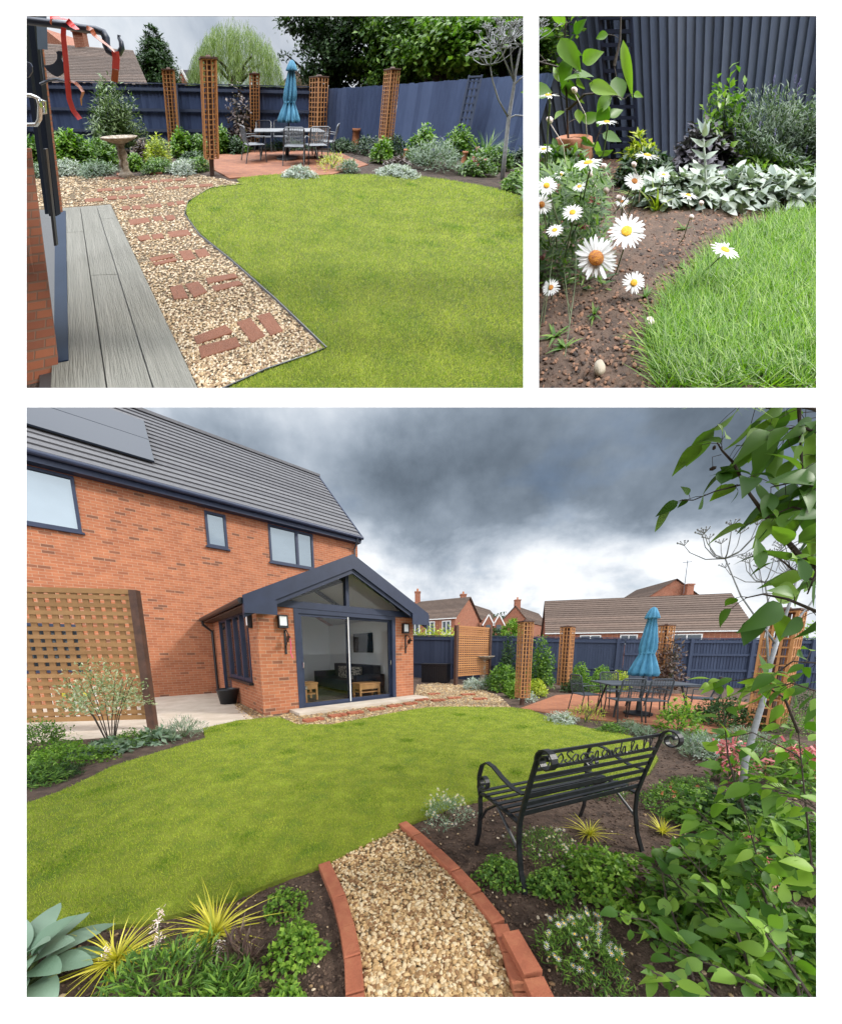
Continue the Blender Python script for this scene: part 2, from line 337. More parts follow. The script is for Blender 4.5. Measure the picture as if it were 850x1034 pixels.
m_pebble = M('pale_pebble', (.42, .36, .27), (.55, .47, .36), 60, .7)
m_magenta = M('magenta_cord', (.8, .05, .25), None, rough=.6)
m_shed = M('grey_shed', (.06, .085, .12), (.08, .11, .15), 5, .7)
m_plasticblk = M('black_plastic', (.012, .014, .018), None, rough=.4)

# ================================================================== GARDEN (main view)
use(MAIN)
def poly(pts): return [tuple(G(x, y)[:2]) for x, y in pts]
def inside(P, pl):
    x, y = P[:, 0], P[:, 1]; r = np.zeros(len(P), bool); n = len(pl)
    for i in range(n):
        x1, y1 = pl[i]; x2, y2 = pl[(i+1) % n]
        c = ((y1 > y) != (y2 > y)); r ^= c & (x < (x2-x1)*(y-y1)/(y2-y1+1e-12)+x1)
    return r
def scatter(n, pl, r0, r1, azi, cam=(0, 0)):
    """points over a polygon, denser towards the viewer (fewer, larger grains far off)"""
    out = []; k = 0
    while k < 60 and sum(map(len, out)) < n:
        r = np.exp(rng.uniform(math.log(r0), math.log(r1), n)); a = rng.uniform(-azi, azi, n)
        P = np.stack([cam[0]+r*np.sin(a), cam[1]+r*np.cos(a)], 1); m = inside(P, pl); out.append(P[m]); k += 1
    return np.concatenate(out)[:n]
def smoothpoly(p, it=2):
    for _ in range(it):
        q = []
        for i in range(len(p)):
            a, b = np.array(p[i]), np.array(p[(i+1) % len(p)]); q += [tuple(a*.75+b*.25), tuple(a*.25+b*.75)]
        p = q
    return p
def ground_sheet(pl_ext, res, amp, z=0., name='ground', mat=None, hole=None):
    x0, x1, y0, y1 = pl_ext; nx, ny = int((x1-x0)/res)+1, int((y1-y0)/res)+1
    X, Y = np.meshgrid(np.linspace(x0, x1, nx), np.linspace(y0, y1, ny))
    Z = z+amp*(np.sin(X*3.1+Y*1.7)*.4+np.sin(X*7.3-Y*5.1)*.3+rng.normal(0, .35, X.shape))
    V = np.stack([X, Y, Z], 2).reshape(-1, 3); i = np.arange(nx*ny).reshape(ny, nx)
    Q = np.stack([i[:-1, :-1], i[:-1, 1:], i[1:, 1:], i[1:, :-1]], 2).reshape(-1, 4)
    return V, Q
mb = MB(); mb.add([(-300, -40, -.012), (300, -40, -.012), (300, 500, -.012), (-300, 500, -.012)], [(0, 1, 2, 3)])
solo('ground', mb, m_soil, kind='structure')
V, Q = ground_sheet((-6, 9, .6, 14), .05, .007, -.002)
mb = MB(); mb.add(V, Q); solo('soil_bed', mb, m_soil, kind='structure', smooth=True)
lawn_px = [(-70, 960), (75, 942), (140, 937), (202, 922), (246, 907), (294, 888), (325, 878), (405, 838), (460, 815), (500, 808), (560, 806), (610, 797), (655, 783), (664, 768), (655, 752), (630, 743), (595, 737), (562, 729), (535, 718), (516, 715.5), (454, 714.8), (430, 715.6), (389, 722.5), (335, 733), (300, 733), (281, 725), (240, 729), (205, 737), (208, 747), (165, 760), (116, 775), (66, 800), (27, 814), (-70, 850)]
lawn = poly(lawn_px)
mb = MB(); mb.slab(lawn, -.02, .028); solo('lawn', mb, m_lawn, kind='structure')
def grass(P, z, h, w, mat, name, lean=.5, k=1):
    n = len(P); r = np.linalg.norm(P, axis=1)
    D = np.stack([rng.normal(0, lean, n), rng.normal(0, lean, n), np.ones(n)], 1)
    a = rng.uniform(0, 2*pi, n); N = np.stack([np.cos(a), np.sin(a), np.zeros(n)], 1)
    m = MB(); m.leaves(np.column_stack([P, np.full(n, z)]), D, N, h(r)*rng.uniform(.5, 1.25, n), w(r), k=k, fold=0, prof='blade', curl=.3)
    return m
P = scatter(240000, lawn, 1.6, 12, 1.1)
m_ = grass(P, .02, lambda r: .020+.002*r, lambda r: .0016+.0011*r, m_blade, 'grass')
solo('grass', m_, m_blade, 'short yellow green lawn grass curving round the garden', 'grass', kind='stuff')
def edge_grass(pl, n, w, z, hh, ww, far):
    e = [(np.array(pl[i]), np.array(pl[(i+1) % len(pl)])) for i in range(len(pl))]; e = [(a, b) for a, b in e if .2 < (a[1]+b[1])/2 < far]
    ln = np.array([np.linalg.norm(b-a)/max(a[1]+b[1], 1)**1.3 for a, b in e]); k = rng.choice(len(e), n, p=ln/ln.sum()); t_ = rng.uniform(0, 1, n)
    A_ = np.array([e[i][0] for i in k]); B_ = np.array([e[i][1] for i in k]); P = A_+(B_-A_)*t_[:, None]+rng.normal(0, w, (n, 2)); P = P[inside(P, pl)]
    return grass(P, z, lambda r: hh*(1+.12*r), lambda r: ww*(1+.6*r), m_bladeE, 'grass', lean=.7)
def clover(pl, nc, per, z, far):
    C = scatter(nc, pl, 1.4, far, 1.); P = np.repeat(C, per, 0)+rng.normal(0, 1, (len(C)*per, 2))*np.repeat(rng.uniform(.04, .16, len(C)), per)[:, None]; P = P[inside(P, pl)]
    return grass(P, z, lambda r: .022+.002*r, lambda r: .003+.0013*r, m_bladeE, 'grass', lean=.9)
solo('grass', edge_grass(lawn, 15000, .07, .0, .034, .002, 9), m_bladeE, 'longer dark green grass along the lawn edge', 'grass', kind='stuff')
solo('grass', clover(lawn, 34, 500, .02, 7), m_bladeE, 'darker green clover patches in the lawn', 'clover', kind='stuff')
path_px = [(405, 838), (325, 878), (334, 874), (349, 909), (364, 971), (368, 1008), (370, 1060), (545, 1060), (517, 1008), (497.6, 942), (474.6, 909), (435, 866)]
path = poly([(402, 837), (333, 874), (349, 909), (364, 971), (368, 1008), (372, 1060), (540, 1060), (517, 1008), (498, 942), (475, 909), (435, 866)])
mb = MB(); mb.slab(path, -.02, .006); solo('gravel_path', mb, m_gravelbed, kind='structure')
P = scatter(9500, path, .8, 3.2, .9)
mb = MB(); mb.stones(np.column_stack([P, rng.uniform(.006, .022, len(P))]), rng.uniform(.014, .032, len(P)), .6, .28)
solo('gravel', mb, m_gravel, 'golden gravel stones filling the brick edged path', 'gravel', kind='stuff')
# soil clods and bark scattered over the beds
bedpoly = [(-5, .8), (8, .8), (8, 8), (5.5, 5.3), (-5, 5.6)]
P = scatter(26000, bedpoly, .9, 9, 1.1); P = P[~inside(P, lawn) & ~inside(P, path)]
mb = MB(); mb.stones(np.column_stack([P, np.full(len(P), .002)]), rng.uniform(.004, .014, len(P))*(1+.25*np.linalg.norm(P, axis=1)), .6, .3)
solo('soil_crumbs', mb, m_clod, 'dark crumbly soil and bark over the flower beds', 'soil', kind='stuff')
P = P[rng.permutation(len(P))[:520]]
mb = MB(); mb.stones(np.column_stack([P, np.full(len(P), .008)]), rng.uniform(.008, .024, len(P)), .6, .3)
solo('bed_pebbles', mb, m_gravelmix, 'small pale pebbles strewn over the dark soil', 'pebbles', kind='stuff')
# gravel by the sunroom with the brick stepping path
hard = poly([(281, 723), (300, 733.5), (335, 733.5), (389, 723), (430, 716), (454, 715.2), (516, 716), (505, 704), (489, 698), (470, 692), (440, 690), (421, 692), (418, 702), (380, 708), (300, 719)])
side = poly([(232, 709), (239, 706), (267, 723.5), (281, 723), (284, 728), (262, 731), (250, 731)])
mb = MB(); mb.slab(hard, -.02, .012); mb.slab(side, -.02, .010); solo('gravel_yard', mb, m_gravelbed, kind='structure')
P = np.concatenate([scatter(3200, hard, 5, 17, .9), scatter(260, side, 5, 12, .9)])
mb = MB(); mb.stones(np.column_stack([P, np.full(len(P), .018)]), .022+.0035*np.linalg.norm(P, axis=1)*rng.uniform(.6, 1.2, len(P)), .5, .28)
solo('yard_gravel', mb, m_gravel, 'golden gravel in front of the brick sunroom', 'gravel', kind='stuff')
for i, (x, y, w) in enumerate([(313, 729, 20), (338, 724.5, 18), (356, 721.5, 16), (377, 718, 17), (396, 714.5, 15), (412, 712, 14), (423, 708, 15), (440, 708.5, 14), (436, 702, 12), (456, 706, 14), (470, 702.5, 14), (482, 707, 14)]):
    g = G(x, y); s_ = w*g[1]/CAM_F
    mb = MB((g[0], g[1], .018), UA-.05*i); mb.box((0, 0, .012), (s_*.62, .22, .05)); mb.box((s_*.55, .02, .012), (s_*.3, .2, .05))
    solo('stepping_stone', mb, m_ebrick, 'red brick stepping pair in the yard gravel, number %d from the sunroom corner' % (i+1) if 0 else ['wide red stepping bricks nearest the sunroom corner step', 'second stepping bricks along the sunroom step', 'stepping bricks below the middle of the glass doors', 'stepping bricks below the right glass door', 'stepping bricks before the right brick pier', 'stepping bricks just past the sunroom pier', 'stepping bricks beside the grey shed', 'stepping bricks nearest the lawn edge right of the sunroom', 'small stepping bricks close to the storage box', 'stepping bricks in the middle of the gravel yard', 'stepping bricks below the square lattice screen', 'last stepping bricks towards the lattice tower'][i], 'stepping bricks', group='brick stepping stones in the gravel yard')
slabs = poly([(-90, 726), (27, 716), (160, 704), (224, 700), (232, 706), (236, 712), (250, 722), (262, 731), (240, 731.5), (205, 740), (200, 746), (120, 760), (27, 770), (-90, 790)])
mb = MB(); mb.slab(slabs, -.02, .016); solo('patio', mb, m_slab, kind='structure')
bedL = poly([(-90, 860), (27, 814), (66, 800), (116, 775), (165, 760), (208, 747), (203, 738), (160, 741), (100, 747), (27, 752), (-90, 762)])
mb = MB(); mb.slab(bedL, -.02, .022); solo('soil_border', mb, m_soil, kind='structure')
terr = poly([(525, 716), (562, 702.5), (600, 700.5), (640, 699.5), (700, 702), (760, 711), (775, 735), (745, 745), (700, 739), (650, 732), (600, 727.5), (560, 722)])
mb = MB(); mb.slab(terr, -.02, .02); solo('brick_patio', mb, m_terra, kind='structure')

# ------------------------------------------------ brick edging
def edge_bricks(px, z1, labels, grp, wdt=.1, flip=1):
    pts = [G(*p) for p in px]
    for i in range(len(pts)-1):
        a, b = pts[i], pts[i+1]; d = nrm(b-a); a2, b2 = a+d*.003, b-d*.003; n = np.array([d[1], -d[0], 0])*flip*wdt
        z0 = -.03; ja = rng.uniform(-.006, .006); P0 = [a2, b2, b2+n, a2+n]
        mb = MB(); c = .004
        bot = [p+[0, 0, z0] for p in P0]; ctr = sum(P0)/4
        mid = [p+[0, 0, z1+ja-c] for p in P0]; top = [ctr+(p-ctr)*(1-2*c/wdt*np.array([.6, .6, 0]))+[0, 0, z1+ja] for p in P0]
        V = bot+mid+top; mb.add(V, [(3, 2, 1, 0), (0, 1, 5, 4), (1, 2, 6, 5), (2, 3, 7, 6), (3, 0, 4, 7), (4, 5, 9, 8), (5, 6, 10, 9), (6, 7, 11, 10), (7, 4, 8, 11), (8, 9, 10, 11)])
        solo('edging_brick', mb, m_ebrick, labels[i], 'brick', group=grp)
edge_bricks([(333, 874), (349, 909), (358, 940), (364.5, 971.5), (368, 1009), (373, 1062)], .045, ['left edging brick touching the lawn corner', 'second brick down the left path edge', 'third brick down the left path edge', 'fourth brick down the left path edge, soil on it', 'nearest brick of the left path edge'], 'bricks edging the left of the path', .075, -1 if 0 else 1)
edge_bricks([(402, 837), (417, 850), (435, 867), (455, 888), (475, 911), (497, 941), (507, 971), (518, 1012), (530, 1062)], .05, ['right edging brick touching the lawn corner', 'second brick down the right path edge', 'third brick down the right path edge', 'fourth brick down the right path edge', 'fifth brick down the right path edge', 'sixth low brick tucked against the raised brick', 'low brick under the raised bricks', 'nearest low brick right of the path'], 'bricks edging the right of the path', .075, -1)
for (p, lab) in [(((507, 942), (529, 984)), 'raised brick standing highest beside the gravel path'), (((529, 989), (552, 1040)), 'nearest raised brick at the bottom of the path')]:
    a, b = G(*p[0], .09), G(*p[1], .09); d = nrm(b-a); n = np.array([-d[1], d[0], 0])*.085
    mb = MB(); P0 = [a, b, b+n, a+n]; mb.hexa([q*[1, 1, 0]+[0, 0, -.02] for q in P0]+P0); solo('edging_brick', mb, m_ebrick, lab, 'brick', group='raised bricks beside the path')

# ------------------------------------------------ house
N3 = G(266.6, 722.9); U = np.array([math.cos(UA), math.sin(UA), 0]); Vv = np.array([-math.sin(UA), math.cos(UA), 0])
def HB(): return MB(N3, UA)
def hpt(u, v, z): return N3+U*u+Vv*v+np.array([0, 0, z])
house = thing('brick_house', 'large red brick house with grey tiled roof and solar panels', 'house', hpt(0, 5.1, 0))
UL, UR, WV = -9., 5.48, 5.1
wins = [(-4.6, -2.72, 4.46, 5.8), (.06, .64, 4.7, 5.74), (1.93, 3.54, 4.53, 5.8), (-6.5, -3.0, .9, 2.1)]
def wall_with_holes(mb, u0, u1, z0, z1, v0, v1, holes):
    us = sorted({u0, u1, *[h[0] for h in holes], *[h[1] for h in holes]}); zs = sorted({z0, z1, *[h[2] for h in holes], *[h[3] for h in holes]})
    for a, b in zip(us[:-1], us[1:]):
        run = None
        for c, d in zip(zs[:-1], zs[1:]):
            solid = not any(h[0] <= a and b <= h[1] and h[2] <= c and d <= h[3] for h in holes)
            if solid and run is None: run = c
            if not solid and run is not None: mb.span((a, v0, run), (b, v1, c)); run = None
        if run is not None: mb.span((a, v0, run), (b, v1, z1))
mb = HB(); wall_with_holes(mb, UL, UR, -.1, 6.05, WV, WV+.3, wins)
mb.span((UR-.3, WV+.3, -.1), (UR, 12.3, 6.05)); mb.prism([(UR-.3, WV, 6.05), (UR-.3, 8.6, 9.5), (UR-.3, 12.3, 6.05)], (.3, 0, 0))
part('wall', mb, m_brick, house)
EV, EZ, RV, RZ = 4.8, 6.05, 8.6, 9.72; UE = 5.55
def tiles(mb, p00, p10, p11, p01, rows, lip=.03):
    p00, p10, p11, p01 = [np.array(p, float) for p in (p00, p10, p11, p01)]; n = nrm(np.cross(p10-p00, p01-p00))
    for i in range(rows):
        t0, t1 = i/rows, (i+1.15)/rows; a, b = p00+(p01-p00)*t0, p10+(p11-p10)*t0; c, d = p10+(p11-p10)*t1, p00+(p01-p00)*t1
        mb.hexa([a, b, c-n*.01, d-n*.01, a+n*lip, b+n*lip, c+n*.004, d+n*.004])
mb = HB(); tiles(mb, (UL, EV, EZ), (UE, EV, EZ), (UE, RV, RZ), (UL, RV, RZ), 17, .05)
tiles(mb, (UE, 12.6, EZ), (UL, 12.6, EZ), (UL, RV, RZ), (UE, RV, RZ), 17, .05); mb.beam((UL, RV, RZ+.05), (UE, RV, RZ+.05), .2, .1)
roof = part('roof', mb, m_tile, house)
mb = HB(); mb.span((UL, 4.82, 5.82), (UE-.05, 5.09, 6.0)); mb.beam((UE-.04, 4.8, 5.98), (UE-.04, 8.6, 9.65), .05, .22); part('fascia', mb, m_navy, house)
mb = HB(); mb.tube([(UL, 4.74, 6.0), (UE, 4.74, 6.0)], .062, 10); part('gutter', mb, m_navy, house)
mb = HB(); mb.tube([(5.3, 4.74, 5.97), (5.3, 4.8, 5.85), (5.3, 5.03, 5.6), (5.3, 5.03, 3.0)], .036, 8); part('downpipe', mb, m_slatg, house)
for k, (a, b, c, d) in enumerate(wins):
    if k == 2: cuts = [a, a+.98, b]
    else: cuts = [a, b]
    if k == 3: cuts = [a, a+1.2, a+2.4, b]
    f_ = HB(); t = .07
    for x in cuts: f_.span((max(a, x-t/2) if x > a else a, 5.07, c), (min(b, x+t/2+.02) if x < b else b, 5.2, d)) if a < x < b else f_.span((x if x == a else x-t, 5.07, c), (x+t if x == a else x, 5.2, d))
    f_.span((a+t, 5.075, c), (b-t, 5.195, c+t)); f_.span((a+t, 5.075, d-t), (b-t, 5.195, d))
    w = part('window', f_, m_navy, house)
    p_ = HB(); p_.span((a+t, 5.13, c+t), (b-t, 5.15, d-t)); part('pane', p_, m_dimglass if k == 3 else m_glass, w)
    s_ = HB(); s_.span((a-.05, 5.02, c-.05), (b+.05, 5.12, c-.003)); part('sill', s_, m_navy, w)
# solar panels on the roof slope
rn = nrm(np.cross(U, Vv*(RV-EV)+np.array([0, 0, RZ-EZ]))); rp = hpt(0, EV, EZ)
sl = nrm(np.array([0, RV-EV, RZ-EZ]))
for k, (u0, u1) in enumerate([(-5.9, -3.48), (-3.46, -1.0)]):
    for j in range(2):
        o0 = np.array([0, EV, EZ])+sl*(1.12+j*1.5); nn = np.array([0, -sl[2], sl[1]])
        P0 = [np.array([u0, 0, 0])+o0+nn*.09, np.array([u1, 0, 0])+o0+nn*.09, np.array([u1, 0, 0])+o0+sl*1.47+nn*.09, np.array([u0, 0, 0])+o0+sl*1.47+nn*.09]
        mb = HB(); mb.hexa(P0+[p+nn*.045 for p in P0]); part('solar_panel', mb, m_panel, house)

# ------------------------------------------------ sunroom extension
sun = thing('sunroom', 'brick sunroom with navy gable and sliding glass doors', 'sunroom', hpt(2.1, 2.5, 0))
SW = 4.28
mb = HB(); mb.span((0, 0, -.1), (.78, .28, 2.36)); part('brick_pier', mb, m_brick, sun)
mb = HB(); mb.span((3.62, 0, -.1), (SW, .28, 2.36)); part('brick_pier', mb, m_brick, sun)
mb = HB(); mb.span((SW-.28, .28, -.1), (SW, 5.1, 2.36)); part('far_wall', mb, m_brick, sun)
mb = HB()
for (v0, v1, z0, z1) in [(.28, .7, -.1, 2.36), (.7, 3.0, -.1, .62), (3.0, 3.05, -.1, 2.36), (4.1, 5.1, -.1, 2.36)]: mb.span((0, v0, z0), (.28, v1, z1))
part('side_wall', mb, m_brick, sun)
sw = thing
f_ = HB()
for v in (.7, 1.4, 2.1, 2.93): f_.span((-.02, v, .68), (.1, v+.09, 2.34))
f_.span((-.015, .79, .68), (.09, 2.93, .76)); f_.span((-.015, .79, 2.26), (.09, 2.93, 2.34)); w = part('side_window', f_, m_navy, sun)
p_ = HB(); p_.span((.03, .79, .76), (.045, 2.93, 2.26)); part('pane', p_, m_clear, w)
s_ = HB(); s_.span((-.1, .62, .62), (.1, 3.06, .677)); part('sill', s_, m_black, w)
f_ = HB(); f_.span((-.01, 3.05, 0), (.1, 3.16, 2.34)); f_.span((-.01, 4.0, 0), (.1, 4.1, 2.34)); f_.span((-.005, 3.16, 2.24), (.09, 4.0, 2.34)); f_.span((-.005, 3.16, 0), (.09, 4.0, .12)); w = part('side_door', f_, m_navy, sun)
p_ = HB(); p_.span((.03, 3.16, .12), (.045, 4.0, 2.24)); part('pane', p_, m_dimglass, w)
AU, AZ = 2.15, 3.62; EZ2 = 2.42
# roof: eaves run from front to house
def sroof(mb):
    n = 9
    for sgn, ue in ((-1, -.28), (1, SW+.28)):
        p00, p10 = (ue, -.28, EZ2), (ue, 5.1, EZ2); a, b = (AU, 5.1, AZ), (AU, -.28, AZ)
        if sgn < 0: tiles(mb, p10, p00, b, a, n, .04)
        else: tiles(mb, p00, p10, a, b, n, .04)
mb = HB(); sroof(mb); part('roof', mb, m_tile, sun)
mb = HB()
for ue in (-.3, SW+.3):
    d = nrm(np.array([AU-ue, 0, AZ-EZ2])); dn = np.array([0, 0, -1.])
    for (y0, y1, t0, t1) in ((-.34, -.29, .07, -.26), (-.29, -.24, -.02, -.36)):
        a, b = np.array([ue, y0, EZ2]), np.array([AU, y0, AZ])
        P0 = [a+[0, 0, t1], b+[0, 0, t1], b+[0, 0, t0], a+[0, 0, t0]]
        mb.prism(P0 if ue < AU else P0[::-1], (0, y1-y0, 0))
    mb.prism([(ue, -.37, EZ2-.27), (ue+(.62 if ue < 0 else -.62), -.37, EZ2-.27), (ue+(.62 if ue < 0 else -.62), -.37, EZ2+.02), (ue, -.37, EZ2+.02)], (0, .028, 0))
part('bargeboard', mb, m_navy, sun)
mb = HB(); mb.tube([(-.33, -.3, EZ2-.03), (-.33, 5.05, EZ2-.03)], .06, 10); part('gutter', mb, m_plasticblk, sun)
mb = HB(); mb.span((-.28, -.2, EZ2-.12), (-.003, 5.09, EZ2-.09)); mb.span((SW+.003, -.2, EZ2-.12), (SW+.28, 5.09, EZ2-.09)); part('soffit', mb, m_brown, sun)
mb = HB(); mb.tube([(-.33, 4.85, EZ2-.06), (-.3, 4.9, EZ2-.2), (-.07, 4.95, EZ2-.4), (-.07, 4.95, 0)], .04, 8); part('downpipe', mb, m_plasticblk, sun)
mb = HB(); mb.span((0, -.015, 2.365), (SW, .26, 2.52))
part('lintel', mb, m_navy, sun)
f_ = HB(); f_.span((AU-.045, 0, 2.52), (AU+.045, .14, AZ-.3)); gw = part('gable_frame', f_, m_navy, sun)
p_ = HB(); p_.prism([(.35, .08, 2.52), (AU, .08, AZ-.2), (SW-.35, .08, 2.52)], (0, .02, 0)); part('pane', p_, m_clear, gw)
# sliding doors
f_ = HB(); f_.span((.78, -.01, 0), (.89, .16, 2.36)); f_.span((3.51, -.01, 0), (3.62, .16, 2.36)); f_.span((.89, -.005, 2.26), (3.51, .155, 2.36)); f_.span((.89, -.005, 0), (3.51, .155, .09)); part('door_frame', f_, m_navy, sun)
for k, (a, b, v) in enumerate([(.9, 2.19, .02), (2.12, 3.50, .09)]):
    d_ = HB(); t = .055; d_.span((a, v, .095), (a+t, v+.05, 2.255)); d_.span((b-t, v, .095), (b, v+.05, 2.255)); d_.span((a+t, v+.001, .095), (b-t, v+.049, .175)); d_.span((a+t, v+.001, 2.2), (b-t, v+.049, 2.255))
    d = part('sliding_door', d_, m_navy if 1 else 0, sun)
    p_ = HB(); p_.span((a+t, v+.02, .175), (b-t, v+.03, 2.2)); part('pane', p_, m_clear, d)
    hx = a+.03 if k == 0 else b-.03
    h_ = HB(); h_.tube([(hx, v-.02, 1.0), (hx, v-.06, 1.02), (hx, v-.06, 1.14), (hx, v-.02, 1.16)], .012, 6); part('handle', h_, m_chrome, d)
mb = HB(); mb.span((2.13, .0, .1), (2.155, .018, 2.25)); part('door_seal', mb, m_white, sun)
mb = HB(); mb.span((.55, -.62, 0), (4.35, -.02, .075)); part('step', mb, m_slab, sun)
# room inside
mb = HB(); mb.span((.29, .2, .0), (SW-.29, 5.09, .05)); part('floor', mb, m_floor, sun)
mb = HB(); mb.prism([(.29, 5.0, .05), (SW-.29, 5.0, .05), (SW-.29, 5.0, 2.4), (AU, 5.0, 3.4), (.29, 5.0, 2.4)], (0, .09, 0)); mb.span((SW-.31, .3, .05), (SW-.285, 5.0, 2.4)); mb.span((.283, 4.1, .05), (.3, 5.0, 2.4)); part('inner_wall', mb, m_plaster, sun)
mb = HB(); mb.prism([(.0, .3, 2.44), (AU, .3, AZ-.06), (SW, .3, 2.44), (SW, .3, 2.41), (AU, .3, AZ-.1), (0, .3, 2.41)], (0, 4.79, 0)); part('ceiling', mb, m_plaster, sun)
mb = HB(); mb.beam((AU, .3, 3.2), (AU, 5.0, 3.2), .08, .12); mb.beam((.4, 2.6, 2.5), (AU, 2.6, 3.45), .08, .1); mb.beam((SW-.4, 2.6, 2.5), (AU, 2.6, 3.45), .08, .1); part('beam', mb, m_black, sun)
def rm(): return HB()
mb = rm(); mb.span((.95, 4.93, .05), (1.75, 4.99, 2.05)); solo('inner_door', mb, m_sofa, 'dark inner doorway at the back of the sunroom', 'door')
mb = rm(); mb.span((3.9, 1.7, 1.35), (3.955, 2.9, 2.0)); solo('television', mb, m_plasticblk, 'black flat television hung on the sunroom side wall', 'television')
t = thing('sofa', 'dark navy sofa along the sunroom side wall', 'sofa', hpt(3.4, 2.4, .05))
mb = rm(); mb.span((2.9, 1.2, .15), (3.9, 3.9, .48)); part('seat', mb, m_sofa, t); mb = rm(); mb.span((3.62, 1.2, .48), (3.9, 3.9, .95)); part('backrest', mb, m_sofa, t)
mb = rm(); mb.span((2.9, 1.0, .1), (3.9, 1.2, .68)); part('armrest', mb, m_sofa, t); mb = rm(); mb.span((2.9, 3.9, .1), (3.9, 4.1, .68)); part('armrest', mb, m_sofa, t)
for k, (u, v) in enumerate([(3.5, 2.9), (3.45, 2.0)]):
    mb = rm(); mb.box((u, v, .68), (.18, .42, .4), .2+.5*k); solo('cushion', mb, m_cush, ['patterned cushion at the middle of the navy sofa', 'patterned cushion at the near end of the navy sofa'][k], 'cushion', group='cushions on the sofa')
t = thing('floor_lamp', 'slim dark floor lamp against the sunroom back wall', 'lamp', hpt(2.3, 4.6, .05))
mb = rm(); mb.tube([(2.3, 4.6, .05), (2.3, 4.6, 1.9)], .022, 6); part('pole', mb, m_wood, t); mb = rm(); mb.lathe((2.3, 4.6, .05), [(.18, 0), (.18, .03), (.02, .05)], 12); part('base', mb, m_black, t); mb = rm(); mb.lathe((2.3, 4.6, 1.9), [(.03, -.03), (.2, .05), (.2, .06)], 12); part('lamp_shade', mb, m_black, t)
def table(name, label, u, v, w, d, h, mat):
    t = thing(name, label, 'table', hpt(u, v, .05)); mb = rm(); mb.span((u-w/2, v-d/2, h-.04), (u+w/2, v+d/2, h)); part('table_top', mb, mat, t)
    for a in (-1, 1):
        for b in (-1, 1): mb = rm(); mb.box((u+a*(w/2-.04), v+b*(d/2-.04), (h+.0)/2), (.05, .05, h-.1)); part('leg', mb, mat, t)
    mb = rm(); mb.span((u-w/2+.03, v-d/2+.03, .22), (u+w/2-.03, v+d/2-.03, .25)); part('shelf', mb, mat, t); mb = rm(); mb.span((u-w/2+.02, v-d/2+.02, h-.18), (u+w/2-.02, v+d/2-.02, h-.042)); part('drawer', mb, mat, t)
table('side_table', 'small oak side table with drawer behind the left glass door', 1.45, 1.3, .55, .5, .55, m_wood)
table('coffee_table', 'low oak table in front of the sofa behind the right glass door', 3.0, .62, .7, .45, .5, m_wood)
t = thing('wooden_chair', 'pale wooden chair just inside the left glass door', 'chair', hpt(.98, .75, .05)); mb = rm(); mb.span((.75, .5, .44), (1.2, .95, .52)); part('seat', mb, m_cush, t)
for a in (.77, 1.15):
    for b in (.52, .9): mb = rm(); mb.span((a, b, .05), (a+.04, b+.04, .6 if b > .6 else .44)); part('leg', mb, m_wood, t)
mb = rm(); mb.span((.9, .9, .052), (2.85, 3.9, .065)); solo('rug', mb, m_rug, 'patterned green grey rug on the sunroom floor', 'rug')
# wall lamps and hooks
def wall_lamp(u, z, v, label, rot=0):
    base = hpt(u, v, z) if not rot else hpt(0, v, z)
    t = thing('wall_lamp', label, 'wall lamp', base, 'box lamps on the sunroom brickwork')
    if not rot:
        mb = HB(); mb.span((u-.075, v-.09, z-.1), (u+.075, v-.02, z+.1)); part('diffuser', mb, m_lampw, t); mb = HB(); mb.span((u-.1, v-.1, z+.1), (u+.1, v, z+.13)); mb.span((u-.1, v-.1, z-.15), (u+.1, v, z-.1)); mb.span((u-.1, v-.1, z-.1), (u-.08, v, z+.1)); mb.span((u+.08, v-.1, z-.1), (u+.1, v, z+.1)); part('lamp_housing', mb, m_black, t)
    else:
        mb = HB(); mb.span((-.09, v-.075, z-.1), (-.02, v+.075, z+.1)); part('diffuser', mb, m_lampw, t); mb = HB(); mb.span((-.1, v-.1, z+.1), (0, v+.1, z+.13)); mb.span((-.1, v-.1, z-.15), (0, v+.1, z-.1)); mb.span((-.1, v-.1, z-.1), (0, v-.08, z+.1)); part('lamp_housing', mb, m_black, t)
wall_lamp(.52, 2.06, 0, 'white box wall lamp left of the sliding doors'); wall_lamp(3.95, 2.06, 0, 'white box wall lamp right of the sliding doors'); wall_lamp(0, 2.06, .42, 'box wall lamp on the sunroom side wall', 1)
def hook(u, z, label):
    t = thing('plant_hook', label, 'bracket', hpt(u, 0, z), 'black iron brackets under the lamps')
    mb = HB(); mb.span((u-.02, -.02, z-.28), (u+.02, 0, z+.25)); part('back_plate', mb, m_black, t)
    mb = HB(); a = np.linspace(0, 1, 12); mb.tube([(u, -.02-.32*k, z+.2+.05*math.sin(k*6)-.1*k*k) for k in a], .012, 6); mb.tube([(u, -.02, z-.15), (u, -.14, z+.02), (u, -.24, z+.16)], .01, 6); part('arm', mb, m_black, t)
    mb = HB(); mb.prism([(u-.01, -.1, z+.02), (u-.01, -.2, z-.02), (u-.01, -.24, z+.06), (u-.01, -.3, z+.1), (u-.01, -.22, z+.13), (u-.01, -.12, z+.1)], (.02, 0, 0)); part('bird_ornament', mb, m_black, t)
hook(.56, 1.62, 'iron bracket with magenta ribbon left of the doors'); hook(3.98, 1.62, 'iron bracket under the lamp right of the doors')
mb = HB(); mb.tube([(.6, -.2, 1.68), (.61, -.21, 1.5), (.59, -.2, 1.38), (.63, -.21, 1.25)], .008, 5); solo('magenta_ribbon', mb, m_magenta, 'thin magenta ribbon hanging below the left bracket', 'ribbon')
